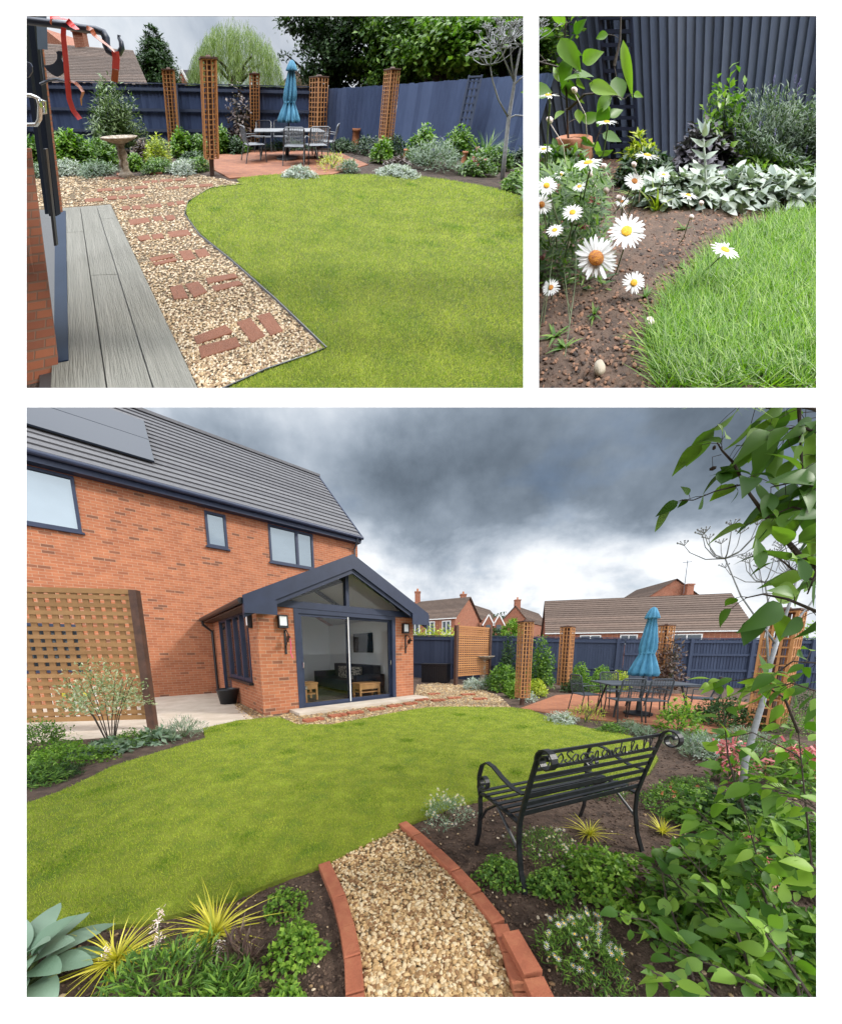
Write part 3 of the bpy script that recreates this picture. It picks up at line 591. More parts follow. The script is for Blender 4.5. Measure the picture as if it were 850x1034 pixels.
# pot by the side door
t = thing('plant_pot', 'black round pot beside the sunroom side wall', 'pot', G(231, 711)); g = G(231, 711)
mb = MB(g); mb.lathe((0, 0, .016), [(.19, 0), (.25, .34), (.27, .36), (.27, .4), (.24, .4), (.23, .34)], 20); part('pot_body', mb, m_plasticblk, t, True)
mb = MB(g); mb.lathe((0, 0, .33), [(.23, 0), (.22, .02)], 16); part('compost', mb, m_soil, t)

# ================================================================== builders shared by the views
def fence(label, a, b, za, zb, posts=(), rails=(), cap=True, board=.1, side=1, thick=.02, group=None, baseb=0., mat=None, rd=.05):
    """feather-edged fence from a to b; side=+1: rails and posts on the right-hand side of a->b"""
    a, b = np.array(a[:2]), np.array(b[:2]); d = b-a; L = np.linalg.norm(d); d = d/L; n = np.array([d[1], -d[0]])*side
    t = thing('fence', label, 'fence', ((a+b)/2).tolist()+[baseb], group)
    mb = MB(); k = int(L/board)
    for i in range(k):
        s0, s1 = i/k, (i+1.12)/k; z0, z1 = za+(zb-za)*s0, za+(zb-za)*s1; j = rng.uniform(-.012, .012)
        p, q = a+d*L*s0, a+d*L*min(s1, 1); o0, o1 = n*0, -n*thick
        P0 = [[*(p-n*.0), baseb], [*(q-n*thick), baseb], [*(q-n*(thick+.006)), baseb], [*(p-n*.018), baseb]]
        mb.hexa(P0+[[x, y, (z0 if m in (0, 3) else z1)+j] for m, (x, y, _) in enumerate(P0)])
    part('boards', mb, mat or m_fence, t)
    for fr_ in rails:
        mb = MB(); za_, zb_ = baseb+(za-baseb)*fr_, baseb+(zb-baseb)*fr_
        mb.beam([*(a+n*(rd/2+.003)), za_], [*(b+n*(rd/2+.003)), zb_], rd, .085); part('rail', mb, m_fence, t)
    if cap: mb = MB(); mb.beam([*(a-n*.005), za+.03], [*(b-n*.005), zb+.03], rd+.02, .03); part('cap_rail', mb, m_fence, t)
    for s_ in posts:
        p = a+d*L*s_; z = za+(zb-za)*s_; mb = MB(); mb.box([*(p+n*.06), (z+baseb)/2], (.10, .10, z-baseb), math.atan2(d[1], d[0])); part('post', mb, m_fence, t)
    return t
def tower(label, x, y, z0, z1, w, rot, grp, mat=None, postz=None, lean=(0, 0), rows=None):
    mat = mat or m_cedar; t = thing('lattice_tower', label, 'trellis', (x, y, 0), grp)
    def sh(p): p = np.array(p, float); f = p[..., 2:]/z1; return np.concatenate([p[..., :2]+f*np.array(lean), p[..., 2:]], -1)
    c, s = math.cos(rot), math.sin(rot); R = np.array([[c, -s], [s, c]])
    def W(u, v, z): q = R@np.array([u, v]); return sh([x+q[0], y+q[1], z])
    mb = MB(); hw = w/2; pw = w*.16; P0 = [W(-pw, -pw, 0), W(pw, -pw, 0), W(pw, pw, 0), W(-pw, pw, 0)]; P1 = [W(-pw, -pw, z1-.02), W(pw, -pw, z1-.02), W(pw, pw, z1-.02), W(-pw, pw, z1-.02)]; mb.hexa(P0+P1); part('post', mb, m_brown if mat is not m_fence else mat, t)
    rows = rows or int((z1-z0)/(w*.36)); lw = w*.07
    for k in range(4):
        a = k*pi/2; ca, sa = math.cos(a), math.sin(a)
        def F(s_, o, z): u, v = s_*ca-o*sa, s_*sa+o*ca; return W(u, v, z)
        mb = MB(); nv = 4; e = .004*k
        outn = (F(0, 1, 0)-F(0, 0, 0))
        for i in range(nv):
            s_ = -hw+lw/2+(w-lw)*i/(nv-1); s_ += e*.0
            mb.beam(F(s_, hw, z0+e), F(s_, hw, z1-e), lw*1.1, .018, outn)
        for i in range(rows+1):
            z = z0+(z1-z0)*i/rows; z = min(max(z, z0+lw/2), z1-lw/2)
            mb.beam(F(-hw+.001*k, hw-.012, z), F(hw+.001*k, hw-.012, z), lw, .014, outn) if 0 else mb.add([F(-hw, hw-.02, z-lw/2), F(hw, hw-.02, z-lw/2), F(hw, hw+.004, z-lw/2), F(-hw, hw+.004, z-lw/2), F(-hw, hw-.02, z+lw/2), F(hw, hw-.02, z+lw/2), F(hw, hw+.004, z+lw/2), F(-hw, hw+.004, z+lw/2)], MB.BQ)
        part('lattice', mb, mat, t)
    mb = MB(); g = hw+.02; P0 = [W(-g, -g, z1+.004), W(g, -g, z1+.004), W(g, g, z1+.004), W(-g, g, z1+.004)]; P1 = [p+np.array([0, 0, .03]) for p in P0]; mb.hexa(P0+P1)
    q = w*.2; mb.hexa([W(-q, -q, z1+.034), W(q, -q, z1+.034), W(q, q, z1+.034), W(-q, q, z1+.034), W(-q*.6, -q*.6, z1+.08), W(q*.6, -q*.6, z1+.08), W(q*.6, q*.6, z1+.08), W(-q*.6, q*.6, z1+.08)]); part('cap', mb, m_brown if mat is not m_fence else mat, t)
    return t
def lattice_panel(name, label, a, b, z0, z1, nv, nh, w, mat, postmat, posts=((0, 0), (1, 0)), pw=.09, pz=None, grp=None, frame=True, wv=None):
    a, b = np.array(a[:2]), np.array(b[:2]); d = nrm(b-a); n = np.array([d[1], -d[0]]); t = thing(name, label, 'trellis', [*((a+b)/2), 0], grp)
    P = lambda s_, o, z: [*(a+(b-a)*s_+n*o), z]
    mb = MB()
    for i in range(nv): s_ = (i+.5)/nv; mb.beam(P(s_, -.008, z0), P(s_, -.008, z1), wv or w, .014, [n[0], n[1], 0])
    for i in range(nh): z = z0+(z1-z0)*(i+.5)/nh; mb.beam(P(0, .007, z), P(1, .007, z), .014, w)
    part('lattice', mb, mat, t)
    for zf in (z1+w/2, z0-w/2):
        if frame: mb = MB(); mb.beam(P(0, 0, zf), P(1, 0, zf), .05, w*1.2); part('frame_rail', mb, mat, t)
    for s_, dz in posts: mb = MB(); mb.box(P(s_, 0, (z1+.06+dz)/2), (pw, pw, z1+.06+dz), math.atan2(d[1], d[0])); part('post', mb, postmat, t)
    return t
def chair(label, x, y, rz, grp, z=0.):
    t = thing('garden_chair', label, 'chair', (x, y, z), grp); m = lambda: MB((x, y, z), rz)
    w = .23; mb = m(); mb.span((-w, -.21, .43), (w, .22, .448)); part('seat', mb, m_chair, t)
    mb = m(); mb.tube([(-w, .2, .44), (-w, .25, .62), (-w*.97, .29, .84), (-w*.8, .3, .88), (w*.8, .3, .88), (w*.97, .29, .84), (w, .25, .62), (w, .2, .44)], .014, 6)
    for i in range(9): u = -w*.9+i*w*.225; mb.tube([(u, .235, .52), (u, .297, .87)], .0042, 4)
    for i in range(13): zz = .50+i*.03; mb.tube([(-w, .235+.005*i, zz), (w, .235+.005*i, zz)], .0042, 4)
    part('backrest', mb, m_slatg, t)
    for a in (-1, 1):
        mb = m(); mb.tube([(a*w, -.2, .44), (a*w*1.05, -.24, 0)], .013, 6); part('leg', mb, m_plasticblk, t)
        mb = m(); mb.tube([(a*w, .2, .44), (a*w*1.05, .28, 0)], .013, 6); part('leg', mb, m_plasticblk, t)
        mb = m(); mb.tube([(a*w*1.02, -.21, .44), (a*w*1.08, -.2, .64), (a*w*1.08, .1, .66), (a*w, .25, .64)], .012, 6); part('armrest', mb, m_slatg, t)
    return t
def garden_table(label, x, y, rz, w, d, grp=None):
    t = thing('garden_table', label, 'table', (x, y, 0)); m = lambda: MB((x, y, 0), rz)
    mb = m(); mb.span((-w/2, -d/2, .70), (w/2, d/2, .725)); part('table_top', mb, m_slatg, t)
    for a in (-1, 1):
        for b in (-1, 1): mb = m(); mb.tube([(a*w*.36, b*d*.2, .70), (a*w*.38, b*d*.34, .35), (a*w*.42, b*d*.42, 0)], .02, 6); part('leg', mb, m_plasticblk, t)
    return t
def parasol(label, x, y, top, lean, wr, zlow):
    t = thing('parasol', label, 'parasol', (x, y, 0)); lx, ly = lean
    mb = MB(); mb.tube([(x, y, 0), (x+lx, y+ly, top-.05)], .022, 8); part('pole', mb, m_plasticblk, t)
    mb = MB((x, y, 0)); mb.lathe((0, 0, .02), [(.28, 0), (.28, .04), (.1, .07), (.05, .09), (.04, .3)], 24); part('base', mb, m_plasticblk, t)
    def can(prof, amp):
        m = MB(); n = 72; a = np.linspace(0, 2*pi, n, endpoint=False); V = []
        for i, (r, z) in enumerate(prof):
            f_ = z/top; rr = r*(1+amp*(np.abs(np.cos(a*5+i*.22))-.6)*(.5+.9*i/len(prof))+.06*np.sin(a*3+i*.5)); V.append(np.stack([x+lx*f_+rr*np.cos(a), y+ly*f_+rr*np.sin(a), np.full(n, z)+.02*np.cos(a*8)*(i == len(prof)-1)], 1))
        m.add(np.concatenate(V), [(i*n+j, (i+1)*n+j, (i+1)*n+(j+1) % n, i*n+(j+1) % n) for i in range(len(prof)-1) for j in range(n)]); return m
    H = top-zlow
    prof = [(.015, top), (wr*.22, top-.02*H), (wr*.40, top-.09*H), (wr*.52, top-.15*H), (wr*.50, top-.165*H), (wr*.30, top-.17*H), (wr*.42, top-.3*H), (wr*.56, top-.48*H), (wr*.60, top-.6*H), (wr*.50, top-.68*H), (wr*.74, top-.80*H), (wr, top-.95*H), (wr*.95, zlow), (wr*.5, zlow+.03)]
    part('canopy', can(prof, .42), m_blue, t, True)
    mb = MB(); f_ = (top-.66*H)/top; mb.lathe((x+lx*f_, y+ly*f_, top-.68*H), [(wr*.56, 0), (wr*.58, .03), (wr*.56, .05)], 20); part('tie_band', mb, m_blue, t); return t
def birdbath(label, x, y, h, r):
    t = thing('birdbath', label, 'birdbath', (x, y, 0))
    mb = MB((x, y, 0)); mb.lathe((0, 0, 0), [(r*.42, 0), (r*.42, .06), (r*.3, .1), (r*.2, .18), (r*.27, h*.35), (r*.2, h*.45), (r*.28, h*.55), (r*.22, h*.66), (r*.2, h*.75), (r*.3, h*.84)], 14, lambda a, i: .12*np.sin(a*3+i*2)); part('pedestal', mb, m_stone, t, True)
    mb = MB((x, y, 0)); mb.lathe((0, 0, 0), [(r*.28, h*.83), (r*.7, h*.9), (r, h*.97), (r*1.03, h), (r*.95, h*1.0), (r*.6, h*.94), (r*.1, h*.92)], 20, lambda a, i: .04*np.cos(a*10)*(i in (2, 3, 4))); part('basin', mb, m_stone, t, True); return t
# ---- planting
def dome(n, c, r, h, fill=.35):
    a = rng.uniform(0, 2*pi, n); z = rng.uniform(0, 1, n); q = rng.uniform(fill, 1, n)**.5
    rr = np.sqrt(1-z*z)*q; nz = z*q; lump = 1+.22*np.sin(a*3+c[0]*7)+.14*np.sin(a*5+z*6+c[1]*5)
    P = np.stack([c[0]+r*rr*np.cos(a)*lump, c[1]+r*rr*np.sin(a)*lump, c[2]+h*(.08+.92*nz)*(1+.15*np.sin(a*4+z*9))], 1)
    return P, np.stack([np.cos(a)*rr, np.sin(a)*rr, .35+nz], 1)
def bush(name, label, x, y, r, h, n, L, W, mat, grp=None, prof='oval', flower=None, cat='plant', curl=.4, up=.4, k=2, stems=7, z=0., rnd=.7, fill=.35):
    c = np.array([x, y, z]); t = thing(name, label, cat, c, grp)
    P, O = dome(n, c, r, h, fill); D = nrm(O)+rng.normal(0, rnd, (n, 3))+[0, 0, up-.4]; Nn = nrm(O)+rng.normal(0, .5, (n, 3))+[0, 0, .8]
    mb = MB(); mb.leaves(P, D, Nn, L*rng.uniform(.6, 1.2, n), W*rng.uniform(.7, 1.15, n), k=k, curl=curl, prof=prof); part('foliage', mb, mat, t, True)
    mb = MB()
    for i in range(stems):
        a = rng.uniform(0, 2*pi); q = rng.uniform(.2, .75); mb.tube([c+[0, 0, -.01], c+[r*q*.5*math.cos(a), r*q*.5*math.sin(a), h*.45], c+[r*q*math.cos(a), r*q*math.sin(a), h*.85]], [L*.06+.002, L*.05+.0015, .0015], 5)
    part('stems', mb, m_stem, t)
    if flower:
        nf, fs, fm, kind = flower; P, O = dome(nf*3, c, r*1.02, h*1.06, .9); P = P[P[:, 2] > z+h*.35][:nf]; blooms(P, fs, fm, kind, t)
    return t
def blooms(P, fs, fm, kind, t):
    mb = MB(); n = len(P)
    if kind == 'daisy':
        c2 = MB()
        for p in P:
            ax = nrm(rng.normal(0, .45, 3)+[0, -.35, 1]); s_ = nrm(np.cross(ax, [1, .2, 0])); q = np.cross(ax, s_); m = 10; a = np.arange(m)*2*pi/m+rng.uniform(0, 1)
            D = np.outer(np.cos(a), s_)+np.outer(np.sin(a), q); mb.leaves(p+D*fs*.12, D+ax*.15, np.tile(ax, (m, 1)), fs*.42, fs*.17, k=1, fold=0, curl=.1, prof='petal2')
            c2.stones(np.array([p+ax*fs*.05]), fs*.36, .8, .05)
        part('flowers', mb, fm, t); part('flower_centres', c2, m_yellow, t); return
    if kind == 'spike':
        Q = np.repeat(P, 16, 0)+np.stack([rng.normal(0, fs*.12, n*16), rng.normal(0, fs*.12, n*16), np.tile(np.linspace(0, fs*2.2, 16), n)], 1); mb.stones(Q, fs*.3, .8, .3)
    elif kind == 'cluster':
        Q = np.repeat(P, 22, 0)+rng.normal(0, fs*.3, (n*22, 3)); D = rng.normal(0, 1, (n*22, 3)); mb.leaves(Q, D, rng.normal(0, 1, (n*22, 3)), fs*.45, fs*.35, k=1, fold=0, prof='petal2')
    elif kind == 'dot': mb.stones(P, fs*rng.uniform(.7, 1.2, n), .8, .2)
    part('flowers', mb, fm, t)
def tuft(name, label, x, y, r, h, n, W, mat, grp=None, z=0., droop=.8, cat='plant', flower=None):
    c = np.array([x, y, z]); t = thing(name, label, cat, c, grp); a = rng.uniform(0, 2*pi, n); s_ = rng.uniform(.1, 1, n)
    D = np.stack([np.cos(a)*s_*r/h, np.sin(a)*s_*r/h, np.ones(n)], 1); Nn = np.stack([-np.cos(a), -np.sin(a), s_*.8], 1); L = np.linalg.norm(D, axis=1)*h*rng.uniform(.45, 1.15, n); D = D+rng.normal(0, .22, D.shape); droop = droop*rng.uniform(.3, 1.3, (n, 1))
    mb = MB(); mb.leaves(c+np.stack([np.cos(a), np.sin(a), np.zeros(n)], 1)*r*.1*s_[:, None], D, Nn, L, W, k=5, curl=droop, prof='blade', fold=.12); part('foliage', mb, mat, t, True)
    if flower:
        nf, fs, fm, kind = flower; P, O = dome(nf*3, c, r*.9, h*1.05, .9); P = P[P[:, 2] > z+h*.5][:nf]; blooms(P, fs, fm, kind, t)
    return t
def rosette(name, label, x, y, r, n, L, W, mat, z=0., grp=None, tilt=.6):
    c = np.array([x, y, z]); t = thing(name, label, 'plant', c, grp); i = np.arange(n); a = i*2.4; s_ = .25+.75*i/n
    D = np.stack([np.cos(a)*s_, np.sin(a)*s_, .25+tilt*(1.25-s_)], 1); Nn = np.stack([-np.cos(a)*.5, -np.sin(a)*.5, np.ones(n)], 1)
    mb = MB(); mb.leaves(c+np.stack([np.cos(a)*s_*r*.35, np.sin(a)*s_*r*.35, .05+.12*(1-s_)], 1), D, Nn, L*rng.uniform(.75, 1.1, n), W*rng.uniform(.8, 1.1, n), k=9, curl=.55, fold=.10, prof='round'); part('leaves', mb, mat, t, True)
    mb = MB()
    for k in range(n): mb.tube([c, c+[math.cos(a[k])*s_[k]*r*.35, math.sin(a[k])*s_[k]*r*.35, .05+.12*(1-s_[k])]], L*.03, 5)
    part('stalks', mb, m_stem, t); return t
def crown_tree(name, label, x, y, z0, blobs, n, L, W, mat, trunk_r, grp=None, prof='oval', droop=0., lim=None, trunk_h=None):
    """blobs: (dx,dy,z,rx,rz)"""
    t = thing(name, label, 'tree', (x, y, z0), grp); Ps, Os = [], []
    wts = np.array([b[3]**2*b[4] for b in blobs]); wts = wts/wts.sum()
    for b, w in zip(blobs, wts):
        m = int(n*w); ncl = max(6, int(m/40)); d = nrm(rng.normal(0, 1, (ncl, 3))); q = rng.uniform(.35, 1, ncl)**.45
        cc = d*q[:, None]*[b[3], b[3], b[4]]; idx = rng.integers(0, ncl, m); cs = b[3]*.2
        P = cc[idx]+rng.normal(0, cs, (m, 3))*[1, 1, .6]; Ps.append(P+[x+b[0], y+b[1], b[2]]); Os.append(nrm(P))
    P, O = np.concatenate(Ps), np.concatenate(Os); D = O*.5+rng.normal(0, .8, P.shape)+[0, 0, -droop]; Nn = O+rng.normal(0, .5, P.shape)+[0, 0, .6]
    mb = MB(); mb.leaves(P, D, Nn, L*rng.uniform(.6, 1.2, len(P)), W*rng.uniform(.7, 1.2, len(P)), k=2 if prof != 'tiny' else 1, curl=.3, prof='oval', fold=.15); part('crown', mb, mat, t)
    mb = MB(); top = max(b[2] for b in blobs); mb.tube([(x, y, z0), (x+.02, y, z0+(top-z0)*.5), (x, y, top)], [trunk_r, trunk_r*.7, trunk_r*.25], 8)
    part('trunk', mb, m_bark, t)
    for b in blobs[:7]:
        mb = MB(); mb.tube([(x, y, z0+(b[2]-z0)*.45), (x+b[0]*.6, y+b[1]*.6, z0+(b[2]-z0)*.8), (x+b[0], y+b[1], b[2])], [trunk_r*.5, trunk_r*.3, trunk_r*.12], 6); part('limb', mb, m_bark, t)
    return t
def umbel(mb, c, ax, r, n, rib=.004, up=.7, seeds=None):
    ax = nrm(ax); s_ = nrm(np.cross(ax, [.3, 1, .1])); q = np.cross(ax, s_)
    for i in range(n):
        a = 2*pi*i/n; ring = 1. if i % 2 else .6; d = math.cos(a)*s_+math.sin(a)*q
        e = c+d*r*ring+ax*r*up*(1.25-.35*ring); mb.tube([c, c+d*r*ring*.45+ax*r*up*.12, c+d*r*ring*.85+ax*r*up*.55, e], [rib, rib*.8, rib*.7, rib*.5], 5)
        for j in range(8):
            b = 2*pi*j/8; dd = (math.cos(b)*s_+math.sin(b)*q)*.7+ax*.6+d*.25; mb.tube([e, e+dd*r*.2], [rib*.5, rib*.35], 4)
            mb.stones(np.array([e+dd*r*.2]), rib*2.6, .9, .1)

# ================================================================== main view: fences and structures
use(MAIN)
FL, FM, FRR = at(424, 657, 16.8), at(630, 657, 13.0), at(872, 657, 11.4)
FLx = FL+(FL-FM)*.12
def frac(a, b, px):     # where along a->b the sight line px crosses
    best = min(np.linspace(0, 1, 400), key=lambda s: abs(CAM_CX+CAM_F*(a+(b-a)*s)[0]/((a+(b-a)*s)[1]*math.cos(TH)+CAM_H*math.sin(TH)-.0)-px)); return float(best)
fence('navy board fence behind the lattice screen and birdbath', FLx, FM, 2.2, 1.88, [frac(FLx, FM, p) for p in (456, 540, 620)], (.36, .93), side=1)
fence('navy board fence behind the patio table and blue parasol', FM+(FRR-FM)*.002, FRR, 1.88, 1.80, [.3, .56, .8], (.36, .68, .94), side=1)
mb = MB(); a, b = hpt(SW+.55, 1.2, 0), hpt(SW+1.3, 1.5, 0)
t = thing('shed', 'narrow grey clapboard shed beside the sunroom', 'shed', hpt(SW+.9, 2.0, 0))
mb = HB(); mb.span((SW+.42, 3.0, 0), (SW+1.15, 5.0, 2.18))
for i in range(14): mb.span((SW+.41, 2.975, .03+i*.15), (SW+1.16, 2.995, .15+i*.15))
part('wall', mb, m_shed, t); mb = HB(); mb.prism([(SW+.35, 2.9, 2.18), (SW+1.22, 2.9, 2.18), (SW+1.22, 2.9, 2.22), (SW+.35, 2.9, 2.3)], (0, 2.2, 0)); part('roof', mb, m_shed, t)
p = at(440, 690, 14.6); t = thing('storage_box', 'dark ribbed storage box in front of the navy fence', 'storage box', (p[0], p[1], 0))
mb = MB((p[0], p[1], 0), -.35); mb.span((-.6, -.3, 0), (.6, .3, .78))
for i in range(12): mb.span((-.58+i*.1, -.32, .05), (-.53+i*.1, -.303, .7))
part('box_body', mb, m_plasticblk, t); mb = MB((p[0], p[1], 0), -.35); mb.span((-.63, -.34, .785), (.63, .33, .84)); part('lid', mb, m_plasticblk, t)
a, b = at(460, 692, 13.2), at(493, 690, 14.6)
lattice_panel('lattice_screen', 'square cedar lattice screen standing before the navy fence', a, b, .42, 2.36, 16, 21, .055, m_cedar, m_brown, pw=.13)
gg = 'tall square lattice towers round the patio'
tower('lattice tower at the near left corner of the brick patio', 2.66, 8.33, .2, 2.12, .27, .25, gg)
tower('lattice tower in the bed left of the garden table', 5.2, 11.6, .18, 2.22, .36, .75, gg)
p = at(666.5, 690, 10.6); tower('lattice tower mostly hidden behind the blue parasol', p[0], p[1], .2, 2.2, .3, .3, gg)
p = G(772, 737); tower('large lattice tower among the pear leaves at the right', p[0], p[1], .12, 2.07, .40, .5, gg)
p = at(505, 690, 15.2); q = at(513, 690, 15.0)
lattice_panel('fence_trellis', 'narrow navy trellis fixed to the fence right of the screen', p-np.array([0, .35, 0]), q-np.array([0, .35, 0]), .2, 2.02, 2, 9, .035, m_fence, m_fence, pw=.04)
p = G(487, 689); birdbath('stone birdbath at the edge of the gravel yard', p[0], p[1], .95*1.25, .5)
# left lattice screen
a, b = G(-40, 744), G(153, 737.5)
lattice_panel('lattice_screen', 'wide pine lattice screen on brown posts before the house', a, b, .28, 2.36, 18, 16, .066, m_cedarpale, m_brown, wv=.09, posts=((1.01, 0), (.35-.4, 0)), pw=.115)
a2, b2 = at(72, 690, 6.6), at(105, 690, 6.8)
t = thing('patio_chair', 'pale patio chair with yellow seat seen through the lattice', 'chair', (a2[0], a2[1], 0))
mb = MB((a2[0], a2[1], 0)); [mb.box((x, y, .3), (.03, .03, .6)) for x in (-.25, .25) for y in (-.2, .2)]; part('leg', mb, m_white, t) if 0 else None
for x in (-.25, .25):
    for y in (-.2, .2): mb = MB((a2[0], a2[1], 0)); mb.box((x, y, .33), (.035, .035, .66)); part('leg', mb, m_white, t)
mb = MB((a2[0], a2[1], 0)); mb.span((-.12, -.2, .42), (.12, .2, .58)); part('seat', mb, m_yel, t)

# ---- table set
tx, ty = 4.88, 7.0
garden_table('grey metal garden table on the brick patio', tx, ty, -.06, 1.85, .95)
gc = 'grey mesh garden chairs round the table'
chair('grey mesh chair at the left end of the table', 3.78, 7.25, pi/2+.1, gc)
chair('grey mesh chair on the near side, left one', 4.12, 6.45, pi, gc); chair('grey mesh chair on the near side, right one', 4.60, 6.38, pi+.06, gc)
chair('grey mesh chair on the fence side of the table, left one', 4.75, 7.8, 0, gc); chair('grey mesh chair on the fence side right of the parasol', 5.45, 7.75, .05, gc); chair('dark mesh chair at the right end of the table', 5.85, 6.6, -pi/2-.5, gc)
parasol('closed blue parasol standing through the garden table', tx-.05, ty, 2.33, (.1, 0), .25, .88)

# ---- houses beyond the fence
def house_gable(name, label, quad, eave, ridge, wallmat, roofmat, chim=None, windows=(), rise=None, ridge_inset=0.):
    """quad: near-left, near-right, far-right, far-left ground points; ridge runs along near edge direction when rise is None, else gable faces near edge"""
    q = [np.array([*p[:2], 0.]) for p in quad]; c = sum(q)/4; t = thing(name, label, 'house', (c[0], c[1], 0)); E = np.array([0, 0, eave]); Rr = np.array([0, 0, ridge])
    mb = MB(); mb.hexa([p-np.array([0, 0, .1]) for p in q]+[p+E for p in q])
    if rise: a, b = (q[0]+q[1])/2, (q[2]+q[3])/2; ends = [(q[0], q[1], a), (q[3], q[2], b)]
    else: a, b = (q[0]+q[3])/2, (q[1]+q[2])/2; ends = [(q[0], q[3], a), (q[1], q[2], b)]
    other = b-a
    for i, (p0, p1, m) in enumerate(ends): d = nrm(other)*(.2 if i == 0 else -.2); mb.prism([p0+E, p1+E, m+Rr-[0, 0, .1]], d)
    part('wall', mb, wallmat, t); o = nrm(b-a)*.25; a1, b1 = a+Rr-o, b+Rr+o; mb = MB()
    ov = lambda p, m: p+(p-m)*.06
    if rise: tiles(mb, ov(q[3], b)+E+o*1-[0, 0, .15], ov(q[0], a)+E-o-[0, 0, .15], a1, b1, 14, .06); tiles(mb, ov(q[1], a)+E-o-[0, 0, .15], ov(q[2], b)+E+o-[0, 0, .15], b1, a1, 14, .06)
    else: tiles(mb, ov(q[0], a)+E-o-[0, 0, .15], ov(q[1], b)+E+o-[0, 0, .15], b1, a1, 16, .06); tiles(mb, ov(q[2], b)+E+o-[0, 0, .15], ov(q[3], a)+E-o-[0, 0, .15], a1, b1, 16, .06)
    part('roof', mb, roofmat, t)
    if not rise: mb = MB(); mb.beam(ov(q[0], a)+E-o-[0, 0, .2], ov(q[1], b)+E+o-[0, 0, .2], .12, .10); part('gutter', mb, m_white, t)
    if chim is not None:
        for (s_, w, h) in chim:
            p = a+(b-a)*s_+Rr; mb = MB(); mb.box(p+[0, 0, h/2-.4], (w, w, h+.8)); mb.box(p+[0, 0, h], (w*1.15, w*1.15, .15)); ch = part('chimney', mb, wallmat, t); mb = MB(); mb.lathe(p+[0, 0, h+.05], [(.14, 0), (.12, .4)], 8); part('chimney_pot', mb, m_pot, ch)
    ne = q[1]-q[0]; nl = nrm(ne); nn = np.array([nl[1], -nl[0], 0])
    for (s_, z, w, h) in windows:
        p = q[0]+ne*s_+nn*.04+[0, 0, z]; r = math.atan2(nl[1], nl[0]); mb = MB(p, r); mb.span((-w/2, -.04, 0), (w/2, .03, .1)); mb.span((-w/2, -.04, h-.1), (w/2, .03, h)); mb.span((-w/2, -.039, .1), (-w/2+.1, .03, h-.1)); mb.span((w/2-.1, -.039, .1), (w/2, .03, h-.1)); mb.span((-.05, -.038, .1), (.05, .03, h-.1)); wd = part('window', mb, m_white, t)
        mb = MB(p, r); mb.span((-w/2+.1, .0, .1), (w/2-.1, .02, h-.1)); part('pane', mb, m_dimglass, wd)
    return t
def XZ(px, py, Y): p = at(px, py, Y); return p
# bungalow
a, b = at(552, 650, 34), at(756, 650, 29); d = nrm((b-a)*[1, 1, 0]); n_ = np.array([-d[1], d[0], 0])
house_gable('bungalow', 'long brown tiled bungalow behind the navy fence', [a, b, b+n_*8.5, a+n_*8.5], 3.35, 7.0, m_brickfar, m_browntile, windows=[(.24, 2.0, 1.9, .95), (.44, 2.0, 1.5, .95), (.72, 2.0, 2.4, .95)])
p0, p1 = at(647, 650, 46), at(702, 650, 46); house_gable('gable_house', 'brick gable with chimney rising behind the bungalow roof', [p0, p1, p1+[0, 8, 0], p0+[0, 8, 0]], 8.6, 11.1, m_brickfar, m_browntile, rise=True)
p = at(694, 603, 45.2); mb = MB(); mb.box((p[0], p[1], 9.4), (.9, .7, 1.8)); mb.box((p[0], p[1], 10.2), (1.05, .85, .15)); t = solo('chimney_stack', mb, m_brickfar, 'squat brick chimney beside the far gable peak', 'chimney', base=(p[0], p[1], 0))
mb = MB(); p = at(690, 600, 45); mb.tube([(p[0], p[1], 9), (p[0], p[1], 13.3)], .05, 4); mb.tube([(p[0]-.6, p[1], 13), (p[0]+.6, p[1], 13.1)], .04, 4); solo('aerial', mb, m_slatg, 'thin television aerial above the far gable', 'aerial', base=(p[0], p[1], 0))
p0, p1 = at(404, 650, 40), at(459, 650, 36); d = nrm((p1-p0)*[1, 1, 0]); n_ = np.array([-d[1], d[0], 0]); house_gable('semi_detached_house', 'brick house with three windows beyond the sunroom gable', [p0, p1, p1+n_*7, p0+n_*7], 5.1, 7.6, m_brickfar, m_browntile, chim=[(.04, .7, 1.2)], windows=[(.3, 3.2, 1.3, 1.5), (.58, 3.2, 1.2, 1.5), (.86, 3.2, 1.1, 1.5)])
def far_gable(px0, px1, pyr, pye, Y, depth, rx, label, chim, ws=()):
    p0, p1 = at(px0, 650, Y), at(px1, 650, Y); zr = at(0, pyr, Y)[2]; ze = at(0, pye, Y)[2]; house_gable('gable_house', label, [p0, p1, p1+[rx, depth, 0], p0+[rx, depth, 0]], ze, zr, m_brickfar, m_browntile, rise=True, chim=chim, windows=ws)
far_gable(450, 480, 607, 624, 46, 10, 6, 'brick gable house with dark roof, left of the pair beyond the fence', [(.05, .8, .9)])
far_gable(505, 533, 612, 628, 50, 10, 7, 'brick gable house with dark roof, right of the pair beyond the fence', [(.05, .8, .9)])
far_gable(549, 571, 617, 629, 60, 8, 3, 'small brick gable just left of the bungalow roof', [(.3, .8, .6)])
